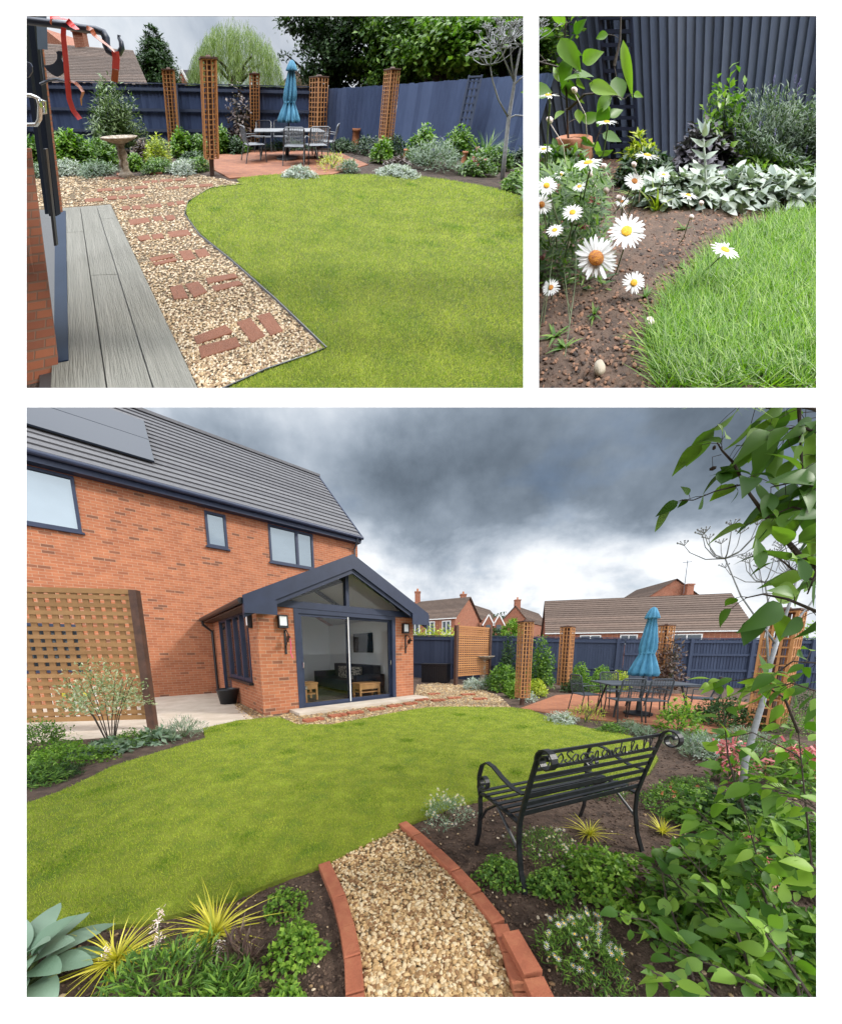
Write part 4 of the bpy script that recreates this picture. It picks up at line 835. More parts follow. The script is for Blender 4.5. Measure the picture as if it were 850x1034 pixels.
for k, x in enumerate((493, 503.5)):
    p = at(x, 632, 41); mb = MB((p[0], p[1], 0)); mb.prism([(-.6, 0, 0), (.6, 0, 0), (.6, 0, 4.6), (0, 0, 5.7), (-.6, 0, 4.6)], (0, 3, 0)); t = thing('dormer_porch', ['left white edged dormer gable beyond the birdbath', 'right white edged dormer gable beyond the birdbath'][k], 'dormer', (p[0], p[1], 0), 'white edged dormers'); part('wall', mb, m_brickfar, t)
    mb = MB((p[0], p[1], 0)); mb.beam((-.75, -.1, 4.5), (0, -.1, 5.85), .1, .14); mb.beam((.75, -.1, 4.5), (0, -.1, 5.85), .1, .14); part('bargeboard', mb, m_white, t); mb = MB((p[0], p[1], 0)); mb.span((-.3, -.06, 3.6), (.3, -.01, 4.6)); part('window', mb, m_dimglass, t)
for (px, Y, w, h, lab, mt) in [(438, 20, 3.2, 2.75, 'pale green shrub top beyond the fence by the sunroom', m_leafE), (516, 24, 1.3, 3.6, 'green tree rising behind the near lattice tower', m_leafA), (503, 30, 1.6, 3.4, 'dark bush beyond the fence by the dormers', m_leafC), (813, 15, 2., 2.4, 'leafy shrub beyond the fence at the far right', m_leafA), (389, 55, 5, 7, 'dark tree between the distant gables', m_leafC)]:
    p = at(px if h < 7 else 500, 650, Y); crown_tree('tree', lab, p[0], p[1], 0, [(0, 0, h*.72, w*.5, h*.3), (w*.3, 0, h*.6, w*.35, h*.25), (-w*.3, 0, h*.62, w*.35, h*.25)], 2600, .16*Y/20, .09*Y/20, mt, .08, 'trees beyond the back fence')

# ---- bench
def bench():
    O = G(532, 903); O = np.array([.592, 1.735, 0]); a = nrm(np.array([1.0, .42, 0])); b = np.array([-a[1], a[0], 0]); Lb = 1.045
    t = thing('garden_bench', 'black wrought iron bench with scrolled arms and lettered backrest', 'bench', O+a*.5+b*.2)
    P = lambda s_, d, z: O+a*s_+b*d+np.array([0, 0, z])
    for s_ in (0, Lb):
        mb = MB(); mb.strip([P(s_, -.06, 0), P(s_, -.01, .12), P(s_, .02, .28), P(s_, .02, .42), P(s_, -.01, .55), P(s_, -.05, .7), P(s_, -.09, .84)], a, .032, .013)
        th = np.linspace(0, 1, 22); r0 = .068; cen = P(s_, -.158, .85)
        mb.strip([P(s_, -.09, .84)]+[cen+b*(r0*(1-.72*k))*math.cos(k*pi*2.9)+np.array([0, 0, (r0*(1-.72*k))*math.sin(k*pi*2.9)]) for k in th], a, .042, .009); part('rear_leg', mb, m_black, t, label=None)
        mb = MB(); mb.strip([P(s_, .47, 0), P(s_, .44, .12), P(s_, .43, .28), P(s_, .44, .38), P(s_, .42, .425), P(s_, .3, .43), P(s_, .02, .41)], a, .032, .012); part('front_leg', mb, m_black, t)
        mb = MB(); cen = P(s_, .40, .52); r0 = .06
        mb.strip([P(s_, .0, .60), P(s_, .1, .60), P(s_, .2, .625), P(s_, .3, .665), P(s_, .37, .67), P(s_, .43, .63), P(s_, .455, .56)]+[cen+b*(r0*(1-.65*k))*math.cos(-k*pi*2.6)+np.array([0, 0, (r0*(1-.65*k))*math.sin(-k*pi*2.6)]) for k in np.linspace(0, 1, 18)], a, .034, .009)
        mb.strip([P(s_, .455, .54), P(s_, .46, .46), P(s_, .44, .40)], a, .03, .01); part('armrest', mb, m_black, t)
        mb = MB(); mb.tube([P(s_, .02, .12+.12), P(s_, .15, .34), P(s_, .24, .41)], .01, 6); mb.tube([P(s_, .44, .2), P(s_, .36, .33), P(s_, .26, .41)], .01, 6); part('brace', mb, m_black, t)
    mb = MB()
    for i in range(7): d = .045+i*.062; z = .435+.012*abs(i-3)/3; mb.beam(P(-.01, d, z), P(Lb+.01, d, z), .030, .008)
    part('seat', mb, m_black, t); 
    for i in range(5):
        k = i/4; z = .475+.245*k; d = .012-.07*k**1.3; mb = MB(); mb.beam(P(0, d, z), P(Lb, d, z), .008, .024); part('back_slat', mb, m_black, t)
    for z, d in ((.868, -.085), (.772, -.07)): mb = MB(); mb.beam(P(0, d, z), P(Lb, d, z), .014, .018); part('back_rail', mb, m_black, t)
    # lettering as seen from behind (reversed cursive) between the rails
    G_ = {'l': [(0, 0), (.4, .1), (.8, .8), (.6, 1), (.4, .8), (.5, .1), (.9, 0)], 'a': [(.8, .5), (.4, .6), (.05, .3), (.3, 0), (.7, .2), (.8, .55), (.85, .1), (1.1, 0)],
          'd': [(.8, .45), (.4, .55), (.05, .25), (.35, 0), (.75, .2), (.9, 1), (.8, .3), (1.1, 0)], 'o': [(.5, .6), (.1, .3), (.4, 0), (.8, .3), (.5, .6), (1.1, .5)], 'S': [(1.1, .8), (.7, 1), (.3, .8), (.6, .5), (.9, .25), (.5, 0), (.05, .2), (.3, .3)],
          'h': [(0, 0), (.3, 1), (.15, .95), (.2, 0), (.5, .5), (.8, .4), (.8, 0), (1.1, .1)], 'w': [(0, .5), (.2, 0), (.5, .45), (.7, 0), (1., .55), (1.2, .5)], 'r': [(0, 0), (.2, .5), (.45, .6), (.5, .35), (.55, 0), (.9, 0)], 'g': [(.8, .5), (.4, .6), (.1, .3), (.4, .05), (.8, .3), (.75, -.35), (.4, -.4), (.9, .05)],
          'i': [(0, 0), (.35, .55), (.45, .1), (.9, 0)], 'I': [(0, 0), (.3, .5), (.5, 1)], 'O': [(.6, .9), (.1, .5), (.4, 0), (.9, .4), (.6, .9)]}
    word = 'IOSaograwdrlill'; n = len(word); s0 = .09; step = (Lb-.14)/n
    mb = MB()
    for i, ch in enumerate(word):
        p = np.array(G_[ch]); q = []
        for j in range(len(p)-1):
            for k in range(5):
                tt = k/5; p0 = p[max(j-1, 0)]; p1 = p[j]; p2 = p[j+1]; p3 = p[min(j+2, len(p)-1)]
                q.append(.5*(2*p1+(p2-p0)*tt+(2*p0-5*p1+4*p2-p3)*tt**2+(3*p1-p0-3*p2+p3)*tt**3))
        q.append(p[-1]); mb.tube([P(s0+step*(i+.95*x), -.077, .784+.07*y) for x, y in q], .0042, 6)
    part('lettering', mb, m_black, t)
bench()

# ------------------------------------------------ planting, main view
def bpx(px, py, wpx, hpx):
    g = G(px, py); d = g[1]*math.cos(FR.th)+FR.h*math.sin(FR.th); r = wpx*d/FR.f/2; hm = hpx*d/FR.f; k = min(r*.8, hm*.9*d/FR.h/2)
    yc = g[1]+k; q = yc/g[1]; k*=.6; yc = g[1]+k; q = yc/g[1]; return g[0]*q, yc, r*q*.97, max(hm*q-1.1*k*FR.h/d, hm*.55)
def pb(name, label, px, py, wpx, hpx, n, L, W, mat, grp=None, **k):
    x, y, r, h = bpx(px, py, wpx, hpx); h = max(h, .03)
    if FR is not BORDER and name in ('shrub', 'leafy_plant', 'herb_clump', 'silver_plant', 'heuchera', 'geranium'): L, W, n = L*.62, W*.62, int(n*2.1)
    return bush(name, label, x, y, r, h, n, L, W, mat, grp, **k)
def pt(name, label, px, py, wpx, hpx, n, W, mat, grp=None, **k):
    x, y, r, h = bpx(px, py, wpx, hpx); return tuft(name, label, x, y, r, h, n, W, mat, grp, **k)
# left bed in front of the lattice
x, y, r, h = bpx(113, 757, 70, 88)
t = thing('variegated_shrub', 'airy variegated shrub on bare stems before the lattice screen', 'shrub', (x, y, 0))
P, O = dome(1500, (x, y, h*.38), r*1.0, h*.62, .2); mb = MB(); mb.leaves(P, nrm(O)+rng.normal(0, .8, P.shape), O+rng.normal(0, .5, P.shape), .055, .022, k=2, curl=.3); part('foliage', mb, m_leafH, t)
for i in range(9):
    a = i*.72; mb = MB(); mb.tube([(x+.03*math.cos(a), y+.03*math.sin(a), 0), (x+.16*math.cos(a), y+.12*math.sin(a), h*.35), (x+r*.8*math.cos(a), y+r*.6*math.sin(a), h*.8)], [.009, .006, .003], 5); part('stem', mb, m_bark, t)
gl = 'plants in the left border'
pb('leafy_plant', 'bright leafy clump at the far left of the left border', 40, 768, 60, 42, 900, .07, .035, m_leafB, gl)
pb('leafy_plant', 'dense green clump spreading in the middle left border', 68, 778, 74, 26, 1200, .06, .035, m_leafA, gl)
pb('fern', 'feathery dark green clump low at the left border edge', 36, 797, 56, 28, 1500, .06, .014, m_leafB, gl, curl=.7)
pb('herb_clump', 'fine dark green clump near the lawn on the left', 58, 790, 46, 17, 900, .05, .014, m_leafC, gl)
pb('hosta', 'grey green broad leaved clump under the variegated shrub', 108, 765, 46, 15, 240, .11, .07, m_leafG, gl)
pb('hosta', 'broad leaved clump by the foot of the brown post', 158, 753, 36, 16, 220, .10, .06, m_leafG, gl)
pb('leafy_plant', 'green clump between the two broad leaved plants', 132, 757, 38, 20, 400, .07, .03, m_leafB, gl)
pb('lavender', 'spiky grey green lavender right of the brown lattice post', 186, 748, 38, 22, 700, .10, .008, m_leafG, gl, up=1.3, flower=(10, .012, m_purple, 'spike'))
# bottom-left corner
gn = 'plants in the near left bed'
x, y, _, _ = bpx(44, 996, 10, 10); rosette('hosta', 'large blue green hosta in the bottom left corner', x-.06, y-.02, .34, 32, .17, .11, m_hosta, grp=gn, tilt=.3)
pt('golden_grass', 'golden yellow grass tuft beside the hosta', 120, 985, 62, 46, 100, .011, m_leafY, gn, droop=1.2)
pt('golden_grass', 'golden yellow grass tuft at the lawn edge', 219, 957, 76, 46, 110, .011, m_leafY, gn, droop=1.2)
x, y, r, h = bpx(165, 1020, 96, 56); bush('gaura', 'white flowered gaura with thin upright leaves', x, y, r, h, 900, .06, .010, m_leafB, gn, up=.9, curl=.3, rnd=.6)
t = thing('gaura_flowers', 'pinkish white gaura flower spikes above the narrow leaves', 'flowers', (x, y, 0))
for px, py in ((160, 930), (157, 955), (105, 968), (101, 985), (221, 960), (196, 968)): mb = MB(); c = at(px, py, 1.25); mb.tube([(x, y+.02, .02), (c+np.array([x, y, 0]))/2, c], .002, 5); part('flower_stem', mb, m_stem, t); blooms(np.array([at(px, py, 1.25), at(px+2, py-8, 1.25), at(px-3, py+7, 1.25)]), .03, m_palepink, 'cluster', t)
pb('sedum', 'dark green narrow leaved clump at the bottom edge', 228, 1020, 54, 44, 900, .05, .010, m_leafB, gn, up=1., rnd=.5)
pb('reddish_stems', 'reddish thin stemmed plant left of the geraniums', 243, 990, 30, 48, 260, .08, .008, m_leafF, gn, up=1.4, rnd=.4)
ge = 'low green geranium clumps'
pb('geranium', 'small geranium clump nearest the lawn, left bed', 288, 921, 42, 18, 200, .035, .03, m_leafA, ge, curl=.5)
pb('geranium', 'larger geranium clump in the left bed beside the path', 300, 974, 54, 40, 330, .04, .034, m_leafA, ge, curl=.5)
pb('geranium', 'geranium clump cut by the bottom edge', 288, 1018, 36, 20, 160, .038, .032, m_leafA, ge, curl=.5)
pb('geranium', 'geranium clump right of the path, under the bench', 506, 893, 50, 22, 380, .040, .034, m_leafB, ge, curl=.5)
pb('geranium', 'geranium clump at the foot of the near bench leg', 556, 908, 42, 30, 330, .042, .036, m_leafB, ge, curl=.5)
pb('geranium', 'bright lobed geranium mound behind the daisies', 612, 908, 84, 46, 800, .050, .045, m_leafA, ge, curl=.5)
gd = 'white daisy clumps in the right bed'
pb('daisy_clump', 'white daisies by the path end, left of the bench', 450, 836, 52, 34, 900, .03, .007, m_leafG, gd, flower=(60, .022, m_petal, 'daisy'), up=.9)
pb('daisy_clump', 'white daisies in front of the near bench leg', 548, 872, 66, 34, 1100, .03, .007, m_leafB, gd, flower=(55, .02, m_petal, 'daisy'), up=.9)
pb('daisy_clump', 'white daisies in the bottom right beside the raised bricks', 588, 988, 80, 60, 2300, .03, .006, m_leafB, gd, flower=(60, .024, m_petal, 'daisy'), up=.9)
pb('daisy_clump', 'white daisies seen through the bench seat', 612, 806, 46, 22, 600, .03, .008, m_leafB, gd, flower=(26, .024, m_petal, 'daisy'), up=.9)
pb('leafy_plant', 'dark green clump under the bench seat near the lawn', 592, 802, 40, 14, 500, .04, .02, m_leafC, None)
pt('golden_grass', 'golden grass tuft under the front of the bench', 594, 850, 46, 24, 90, .008, m_leafY, 'golden grass tufts by the bench', droop=.8)
pt('golden_grass', 'golden grass tuft right of the bench leg', 668, 846, 30, 20, 70, .009, m_leafY, 'golden grass tufts by the bench', droop=.7)
pb('leafy_plant', 'low green clump right of the bench with red flowers', 690, 822, 80, 26, 1100, .045, .03, m_leafB, None, flower=(7, .022, m_red, 'cluster'))
pb('strawberry_clump', 'spreading green clump between bench and sculpture pole', 715, 838, 76, 30, 1000, .05, .04, m_leafB, None)
pb('silver_plant', 'silver leaved clump beyond the bench scroll', 716, 768, 44, 22, 420, .09, .035, m_leafD, None)
pb('lavender', 'wide grey green lavender mound beyond the bench', 715, 768, 70, 26, 1500, .10, .010, m_leafG, None, up=1.2, flower=(14, .02, m_purple, 'spike'))
pb('pink_plant', 'pink flowered clump left of the sculpture pole', 738, 794, 36, 42, 420, .06, .04, m_leafB, 'pink flowered clumps', flower=(6, .17, m_pinkp, 'cluster'))
pb('pink_plant', 'pink flowered clump right of the sculpture pole', 795, 800, 44, 40, 500, .06, .04, m_leafB, 'pink flowered clumps', flower=(6, .17, m_pinkp, 'cluster'))
pb('pink_plant', 'coral flowered clump low between the green shrubs', 690, 900, 40, 36, 200, .05, .035, m_leafB, 'pink flowered clumps', flower=(4, .04, m_pinkp, 'cluster')) if 0 else None
pb('box_plant', 'yellow green upright clump at the patio edge by the table', 690, 742, 40, 42, 500, .08, .045, m_leafE, None) if 0 else None
pb('euphorbia', 'lime flowered clump at the patio edge behind the bench', 683, 746, 40, 38, 520, .09, .045, m_leafA, None, flower=(14, .05, m_leafE, 'cluster'))
pb('wispy_plant', 'wispy yellow green plant on the near patio edge', 590, 732, 40, 22, 260, .10, .012, m_leafE, None, up=1.2)
gs = 'silver plants along the lawn and patio edge'
pb('silver_plant', 'silver plant on the lawn edge before the patio', 567, 732, 30, 13, 420, .09, .03, m_leafD, gs)
pb('silver_plant', 'small grey plant in the bed near the bench back', 648, 745, 24, 12, 300, .08, .02, m_leafG, gs)
pb('herb_clump', 'small dark clump on the soil strip by the patio', 617, 741, 26, 10, 300, .08, .03, m_leafB, gs)
pb('herb_clump', 'grey green clump behind the top of the bench', 634, 739, 22, 12, 300, .08, .02, m_leafG, gs)
pb('silver_plant', 'silver foliage left of the birdbath', 478, 697, 24, 12, 420, .16, .05, m_leafD, gs)
pb('silver_plant', 'silver foliage at the foot of the near lattice tower', 532, 709, 18, 10, 260, .10, .04, m_leafD, gs)
gb = 'shrubs in the bed before the navy fence'
pb('shrub', 'full green shrub right of the birdbath', 507, 699, 30, 26, 900, .22, .10, m_leafB, gb)
pb('shrub', 'tall loose shrub between the two lattice towers', 545, 698, 26, 52, 800, .20, .11, m_leafB, gb, fill=.1)
pb('shrub', 'low leafy shrub hugging the near lattice tower', 519, 705, 20, 17, 500, .14, .08, m_leafA, gb)
pb('shrub', 'yellow green plant right of the near lattice tower', 541, 704, 22, 17, 480, .14, .07, m_leafE, gb)
pb('shrub', 'slim upright green shrub climbing the fence trellis', 512, 690, 18, 50, 420, .2, .11, m_leafC, gb, fill=.1)
pb('shrub', 'dark green ferny shrub beside the far lattice tower', 580, 700, 22, 14, 460, .14, .08, m_leafC, gb)
pb('shrub', 'bright green shrub right of the far lattice tower', 584, 697, 18, 26, 500, .15, .09, m_leafA, gb)
pb('shrub', 'bright green shrub behind the left garden chair', 606, 696, 20, 22, 500, .15, .08, m_leafA, gb)
pb('shrub', 'yellow tinged shrub behind the table, left of the parasol', 624, 697, 24, 18, 500, .15, .08, m_leafE, gb)
pb('shrub', 'low green shrub behind the table near the fence', 600, 700, 40, 12, 600, .12, .07, m_leafB, gb)
pb('shrub', 'tiny grey green shrub near the lattice screen post', 493, 697, 16, 14, 300, .14, .06, m_leafG, gb)
x, y, r, h = bpx(684, 705, 30, 60); bush('dark_climber', 'dark bronze climber on the fence right of the parasol', x, y+.5, r, h*1.05, 900, .13, .08, m_leafF, None, fill=.05, rnd=1.)
pb('leafy_plant', 'dark leafy clump under the right end of the table', 728, 735, 50, 30, 700, .10, .07, m_leafC, None)

gr = 'plants filling the right bed near the fence'
for lab, px, py, w, h, n, L, m in [('green clump below the large right lattice tower', 790, 742, 60, 26, 900, .06, m_leafB), ('dark green clump by the right fence end', 815, 722, 50, 26, 800, .07, m_leafC), ('low green clump right of the sculpture pole', 790, 772, 60, 22, 1000, .05, m_leafB), ('bright clump at the right edge behind the shrub', 818, 790, 44, 30, 900, .05, m_leafA), ('small clump on bare soil right of the bench', 700, 800, 40, 14, 500, .04, m_leafB), ('green clump by the patio corner near the tower', 750, 752, 40, 18, 700, .05, m_leafG)]:
    pb('leafy_plant', lab, px, py, w, h, n, L, L*.55, m, gr)
# seed-head sculpture
def hogweed(label, pts, heads, rr, base):
    t = thing('seedhead_sculpture', label, 'sculpture', base)
    for q, r in pts: mb = MB(); mb.tube(q, r, 8); part('stem', mb, m_metaltree, t, True)
    for (c, ax, R_, n, rib) in heads: mb = MB(); umbel(mb, np.array(c), np.array(ax, float), R_, n, rib); part('seed_head', mb, m_metaltree, t)
Y = 3.0; A_ = lambda px, py, dy=0.: at(px, py, Y+dy)
b0 = G(749, 803)
hogweed('grey metal seedhead sculpture standing in the right bed', [
    ([b0, A_(752, 770), A_(762, 735), A_(771, 705), A_(778, 668), A_(787, 640)], [.028, .026, .024, .022, .018, .016]),
    ([A_(787, 640), A_(793, 622), A_(800, 600), A_(806, 580)], [.014, .012, .010, .009]),
    ([A_(776, 678), A_(774, 640), A_(776, 610), A_(772, 588)], [.010, .008, .007, .006]),
    ([A_(783, 650), A_(762, 622), A_(748, 602), A_(732, 564)], [.009, .007, .006, .005]),
    ([A_(787, 640), A_(803, 628), A_(818, 610), A_(832, 590)], [.012, .009, .007, .006])],
    [(A_(732, 564), (-.05, 0, 1), .30, 10, .006), (A_(772, 588), (0, 0, 1), .28, 10, .005), (A_(806, 580), (.1, 0, 1), .30, 12, .005), (A_(832, 590), (.3, 0, 1), .3, 10, .005)], .3, b0)

# pear tree: branches reach in from the right with broad leaves
def leafy_branch(mbl, mbs, pts, rads, n, L, W, stalk=True, spread=.5, face=(0, -.55, .6)):
    pts = np.array(pts); mbs.tube(pts, rads, 6); s_ = np.linspace(0, len(pts)-1.001, n)+rng.uniform(-.15, .15, n); s_ = np.clip(s_, 0, len(pts)-1.001); i = s_.astype(int); f = (s_-i)[:, None]
    P = pts[i]*(1-f)+pts[i+1]*f; T = nrm(pts[i+1]-pts[i]); D = T*.45+rng.normal(0, 1, (n, 3))*[.85, .55, .75]*(spread/.5)
    D = nrm(D+[0, 0, -.1]); sl = L*rng.uniform(.2, .7, n)[:, None]
    Pe = P+D*sl+[0, 0, .005]
    for a, b in zip(P, Pe): mbs.tube([a, (a+b)/2+[0, 0, .004], b], .0011, 4, cap=False)
    Nn = rng.normal(0, .45, (n, 3))+np.array(face); D2 = nrm(D+[0, 0, -.3]+rng.normal(0, .25, (n, 3)))
    mbl.leaves(Pe, D2, Nn, L*(sz_ := rng.uniform(.35, 1.15, n)), W*sz_*rng.uniform(.8, 1.15, n), k=6, curl=rng.uniform(-.1, .6, (n, 1)), fold=.13)
pear = thing('pear_tree', 'pear tree reaching in from the right edge with broad leaves', 'tree', (2.3, 1.2, 0))
ml, ms = MB(), MB()
B = lambda *p: [at(*q) for q in p]
leafy_branch(ml, ms, B((850, 590, 1.3), (808, 562, 1.28), (776, 525, 1.3), (757, 499, 1.32), (750, 487, 1.33)), [.011, .009, .007, .005, .0045], 10, .115, .062)
leafy_branch(ml, ms, B((750, 487, 1.33), (741, 468, 1.34), (729, 455, 1.36), (724, 447, 1.37)), [.0045, .004, .003, .002], 9, .10, .06)
leafy_branch(ml, ms, B((750, 489, 1.33), (722, 496, 1.33), (700, 505, 1.34), (688, 505, 1.35)), [.003, .0025, .002, .0015], 8, .085, .052)
for pts, n in [(((860, 470, 1.3), (835, 440, 1.3), (806, 430, 1.3), (785, 437, 1.32)), 26), (((860, 430, 1.25), (830, 415, 1.3), (800, 408, 1.3), (775, 412, 1.32), (748, 408, 1.35)), 30),
               (((806, 400, 1.32), (808, 440, 1.32), (810, 480, 1.32), (815, 520, 1.3)), 22), (((860, 510, 1.2), (830, 492, 1.25), (800, 487, 1.28), (778, 492, 1.3)), 24),
               (((860, 545, 1.2), (830, 520, 1.22), (800, 512, 1.25), (780, 520, 1.28)), 22), (((860, 600, 1.15), (830, 590, 1.2), (800, 575, 1.22), (782, 560, 1.25)), 26),
               (((860, 640, 1.1), (830, 620, 1.1), (795, 605, 1.12), (770, 600, 1.15), (752, 604, 1.18)), 22), (((860, 480, 1.5), (840, 500, 1.5), (822, 540, 1.5), (815, 580, 1.5)), 30),
               (((870, 560, 1.1), (845, 560, 1.1), (825, 575, 1.1), (815, 600, 1.1)), 12)]:
    leafy_branch(ml, ms, B(*pts), np.linspace(.006, .002, len(pts)), int(n*.62), .135, .072)
part('foliage', ml, m_leafB, pear, True); part('branches', ms, m_bark, pear)
mb = MB(); mb.tube([(2.35, 1.2, 0), (2.3, 1.22, .9), (2.05, 1.28, 1.6), (1.9, 1.3, 2.3)], [.05, .045, .035, .02], 10); part('trunk', mb, m_bark, pear, True)
mb = MB(); p = at(719.5, 473, 1.36); mb.stones(np.array([p]), .022, 1., .05); p2 = at(721, 452, 1.36); mb.stones(np.array([p2]), .014, 1., .05); mb.tube([p, (p+p2)/2+[-.005, 0, .004], at(728, 459, 1.36)], .0012, 4); part('pear', mb, m_bark, pear)
# broad leaved shrub filling the right foreground
def shrub_mass(name, label, specs, L, W, mat, grp=None, prof_n=1., base=None):
    t = thing(name, label, 'shrub', base); ml, ms = MB(), MB()
    for pts, n in specs: leafy_branch(ml, ms, B(*pts), np.linspace(.006, .002, len(pts)), n, L, W, face=(0, -.35, .9))
    part('foliage', ml, mat, t, True); part('branches', ms, m_bark, t)
shrub_mass('cherry_shrub', 'leafy shrub with upright dark stems at the right edge', [
    (((808, 1010, 1.05), (795, 950, 1.15), (768, 880, 1.3), (752, 820, 1.4)), 34), (((752, 820, 1.4), (742, 790, 1.45), (735, 765, 1.5), (730, 715, 1.55)), 24), (((830, 980, 1.2), (822, 900, 1.3), (812, 800, 1.4), (806, 740, 1.5)), 30),
    (((806, 740, 1.5), (792, 705, 1.5), (760, 685, 1.55), (722, 690, 1.6)), 24), (((860, 760, 1.3), (830, 700, 1.35), (800, 690, 1.4), (760, 700, 1.5)), 20), (((860, 700, 1.2), (830, 670, 1.25), (800, 668, 1.3), (770, 690, 1.35)), 14),
    (((860, 850, 1.2), (830, 820, 1.25), (795, 800, 1.3), (770, 790, 1.35)), 34), (((870, 930, 1.1), (830, 880, 1.15), (790, 860, 1.2), (760, 850, 1.25)), 34), (((768, 880, 1.3), (740, 850, 1.35), (715, 830, 1.4), (700, 815, 1.45)), 26), (((855, 800, 1.6), (800, 760, 1.7), (760, 740, 1.75), (735, 745, 1.8)), 18)], .10, .052, m_leafA, base=(1.55, 1.1, 0))
shrub_mass('leafy_shrub', 'spreading green shrub with long leaves in the bottom right', [
    (((790, 1010, .95), (745, 985, 1.0), (705, 970, 1.05), (672, 955, 1.1)), 26), (((720, 1000, 1.), (690, 960, 1.1), (655, 930, 1.15), (625, 925, 1.2)), 24), (((760, 990, 1.05), (740, 930, 1.15), (715, 890, 1.25), (690, 860, 1.35)), 44),
    (((740, 960, 1.2), (710, 920, 1.3), (680, 890, 1.4), (655, 870, 1.5)), 44), (((790, 960, 1.1), (770, 900, 1.25), (740, 870, 1.35), (715, 850, 1.45)), 44), (((820, 1010, .95), (790, 965, 1.0), (765, 935, 1.05), (745, 925, 1.1)), 26), (((700, 990, 1.15), (685, 940, 1.25), (672, 905, 1.35), (668, 880, 1.4)), 34), (((720, 1005, .95), (690, 995, 1.0), (665, 985, 1.02), (645, 975, 1.05)), 14)], .088, .05, m_leafB, base=(.95, 1.0, 0))
for lab, px, py, w, h, n, L, m in [('dense green undergrowth in the bottom right corner', 790, 1004, 90, 90, 1300, .06, m_leafB), ('dense green undergrowth below the cherry stems', 745, 985, 90, 90, 1300, .055, m_leafA), ('green undergrowth behind the right shrub', 790, 900, 90, 80, 1500, .06, m_leafB), ('bright green undergrowth in the middle right', 720, 915, 90, 70, 1400, .05, m_leafA), ('green undergrowth right of the geranium mound', 668, 950, 60, 60, 800, .045, m_leafB), ('low dark undergrowth near the pink flowers', 760, 850, 90, 50, 1300, .06, m_leafC)]:
    x, y, r_, h_ = bpx(px, py, w, h); bush('undergrowth', lab, x, y, r_, h_, n, L, L*.5, m, 'undergrowth in the right bed', k=4, curl=.4)
pb('bronze_plant', 'bronze tinted leafy plant inside the bottom right shrub', 660, 930, 60, 60, 420, .05, .03, m_leafF, None, fill=.1)
pb('weigela', 'pink flowered shrub between green shrubs at the right', 738, 925, 60, 90, 500, .06, .03, m_leafB, None, flower=(7, .04, m_pinkp, 'cluster'), fill=.2)


# ================================================================== upper garden view: the same garden seen from the deck
use(HILL)
def c1(x, y): return (180+(x-0)/4.722, 10+y/4.722)     # crop coordinates -> photo pixels
mb = MB(); a, b = G(-60, 397), G(532, 397); c, d = at(533, 110, 17), at(-20, 110, 25)
mb.add([[a[0], a[1], -.01], [b[0], b[1], -.01], [c[0], c[1], -.01], [d[0], d[1], -.01]], [(0, 1, 2, 3)]); solo('ground', mb, m_soil, kind='structure')
lawn2_px = smoothpoly([(245, 186.5), (212, 190), (190, 205), (187, 217), (203, 238), (234, 262), (280, 303), (329, 352), (316, 358), (240, 389), (225, 396), (300, 397), (531, 397), (533, 397), (533, 396), (533, 203), (533, 201.5), (531, 201), (500, 191), (472, 186), (440, 180.5), (415, 178), (350, 176.5), (318, 178.5), (290, 176), (262, 178), (238, 181)], 1)
lawn2 = poly(lawn2_px); mb = MB(); mb.slab(lawn2, -.01, .02); solo('lawn', mb, m_lawn, kind='structure')
P = scatter(190000, lawn2, 1.05, 9, .95)
m_ = grass(P, .015, lambda r: .018+.004*r, lambda r: .0018+.0014*r, m_blade, 'grass'); solo('grass', m_, m_blade, 'bright lawn grass filling the upper garden view', 'grass', kind='stuff')
solo('grass', edge_grass(lawn2, 12000, .05, .0, .035, .003, 7), m_bladeE, 'longer green grass along the curved lawn edge above the gravel', 'grass', kind='stuff')
solo('grass', clover(lawn2, 60, 420, .015, 6), m_bladeE, 'darker green patches in the upper lawn', 'clover', kind='stuff')
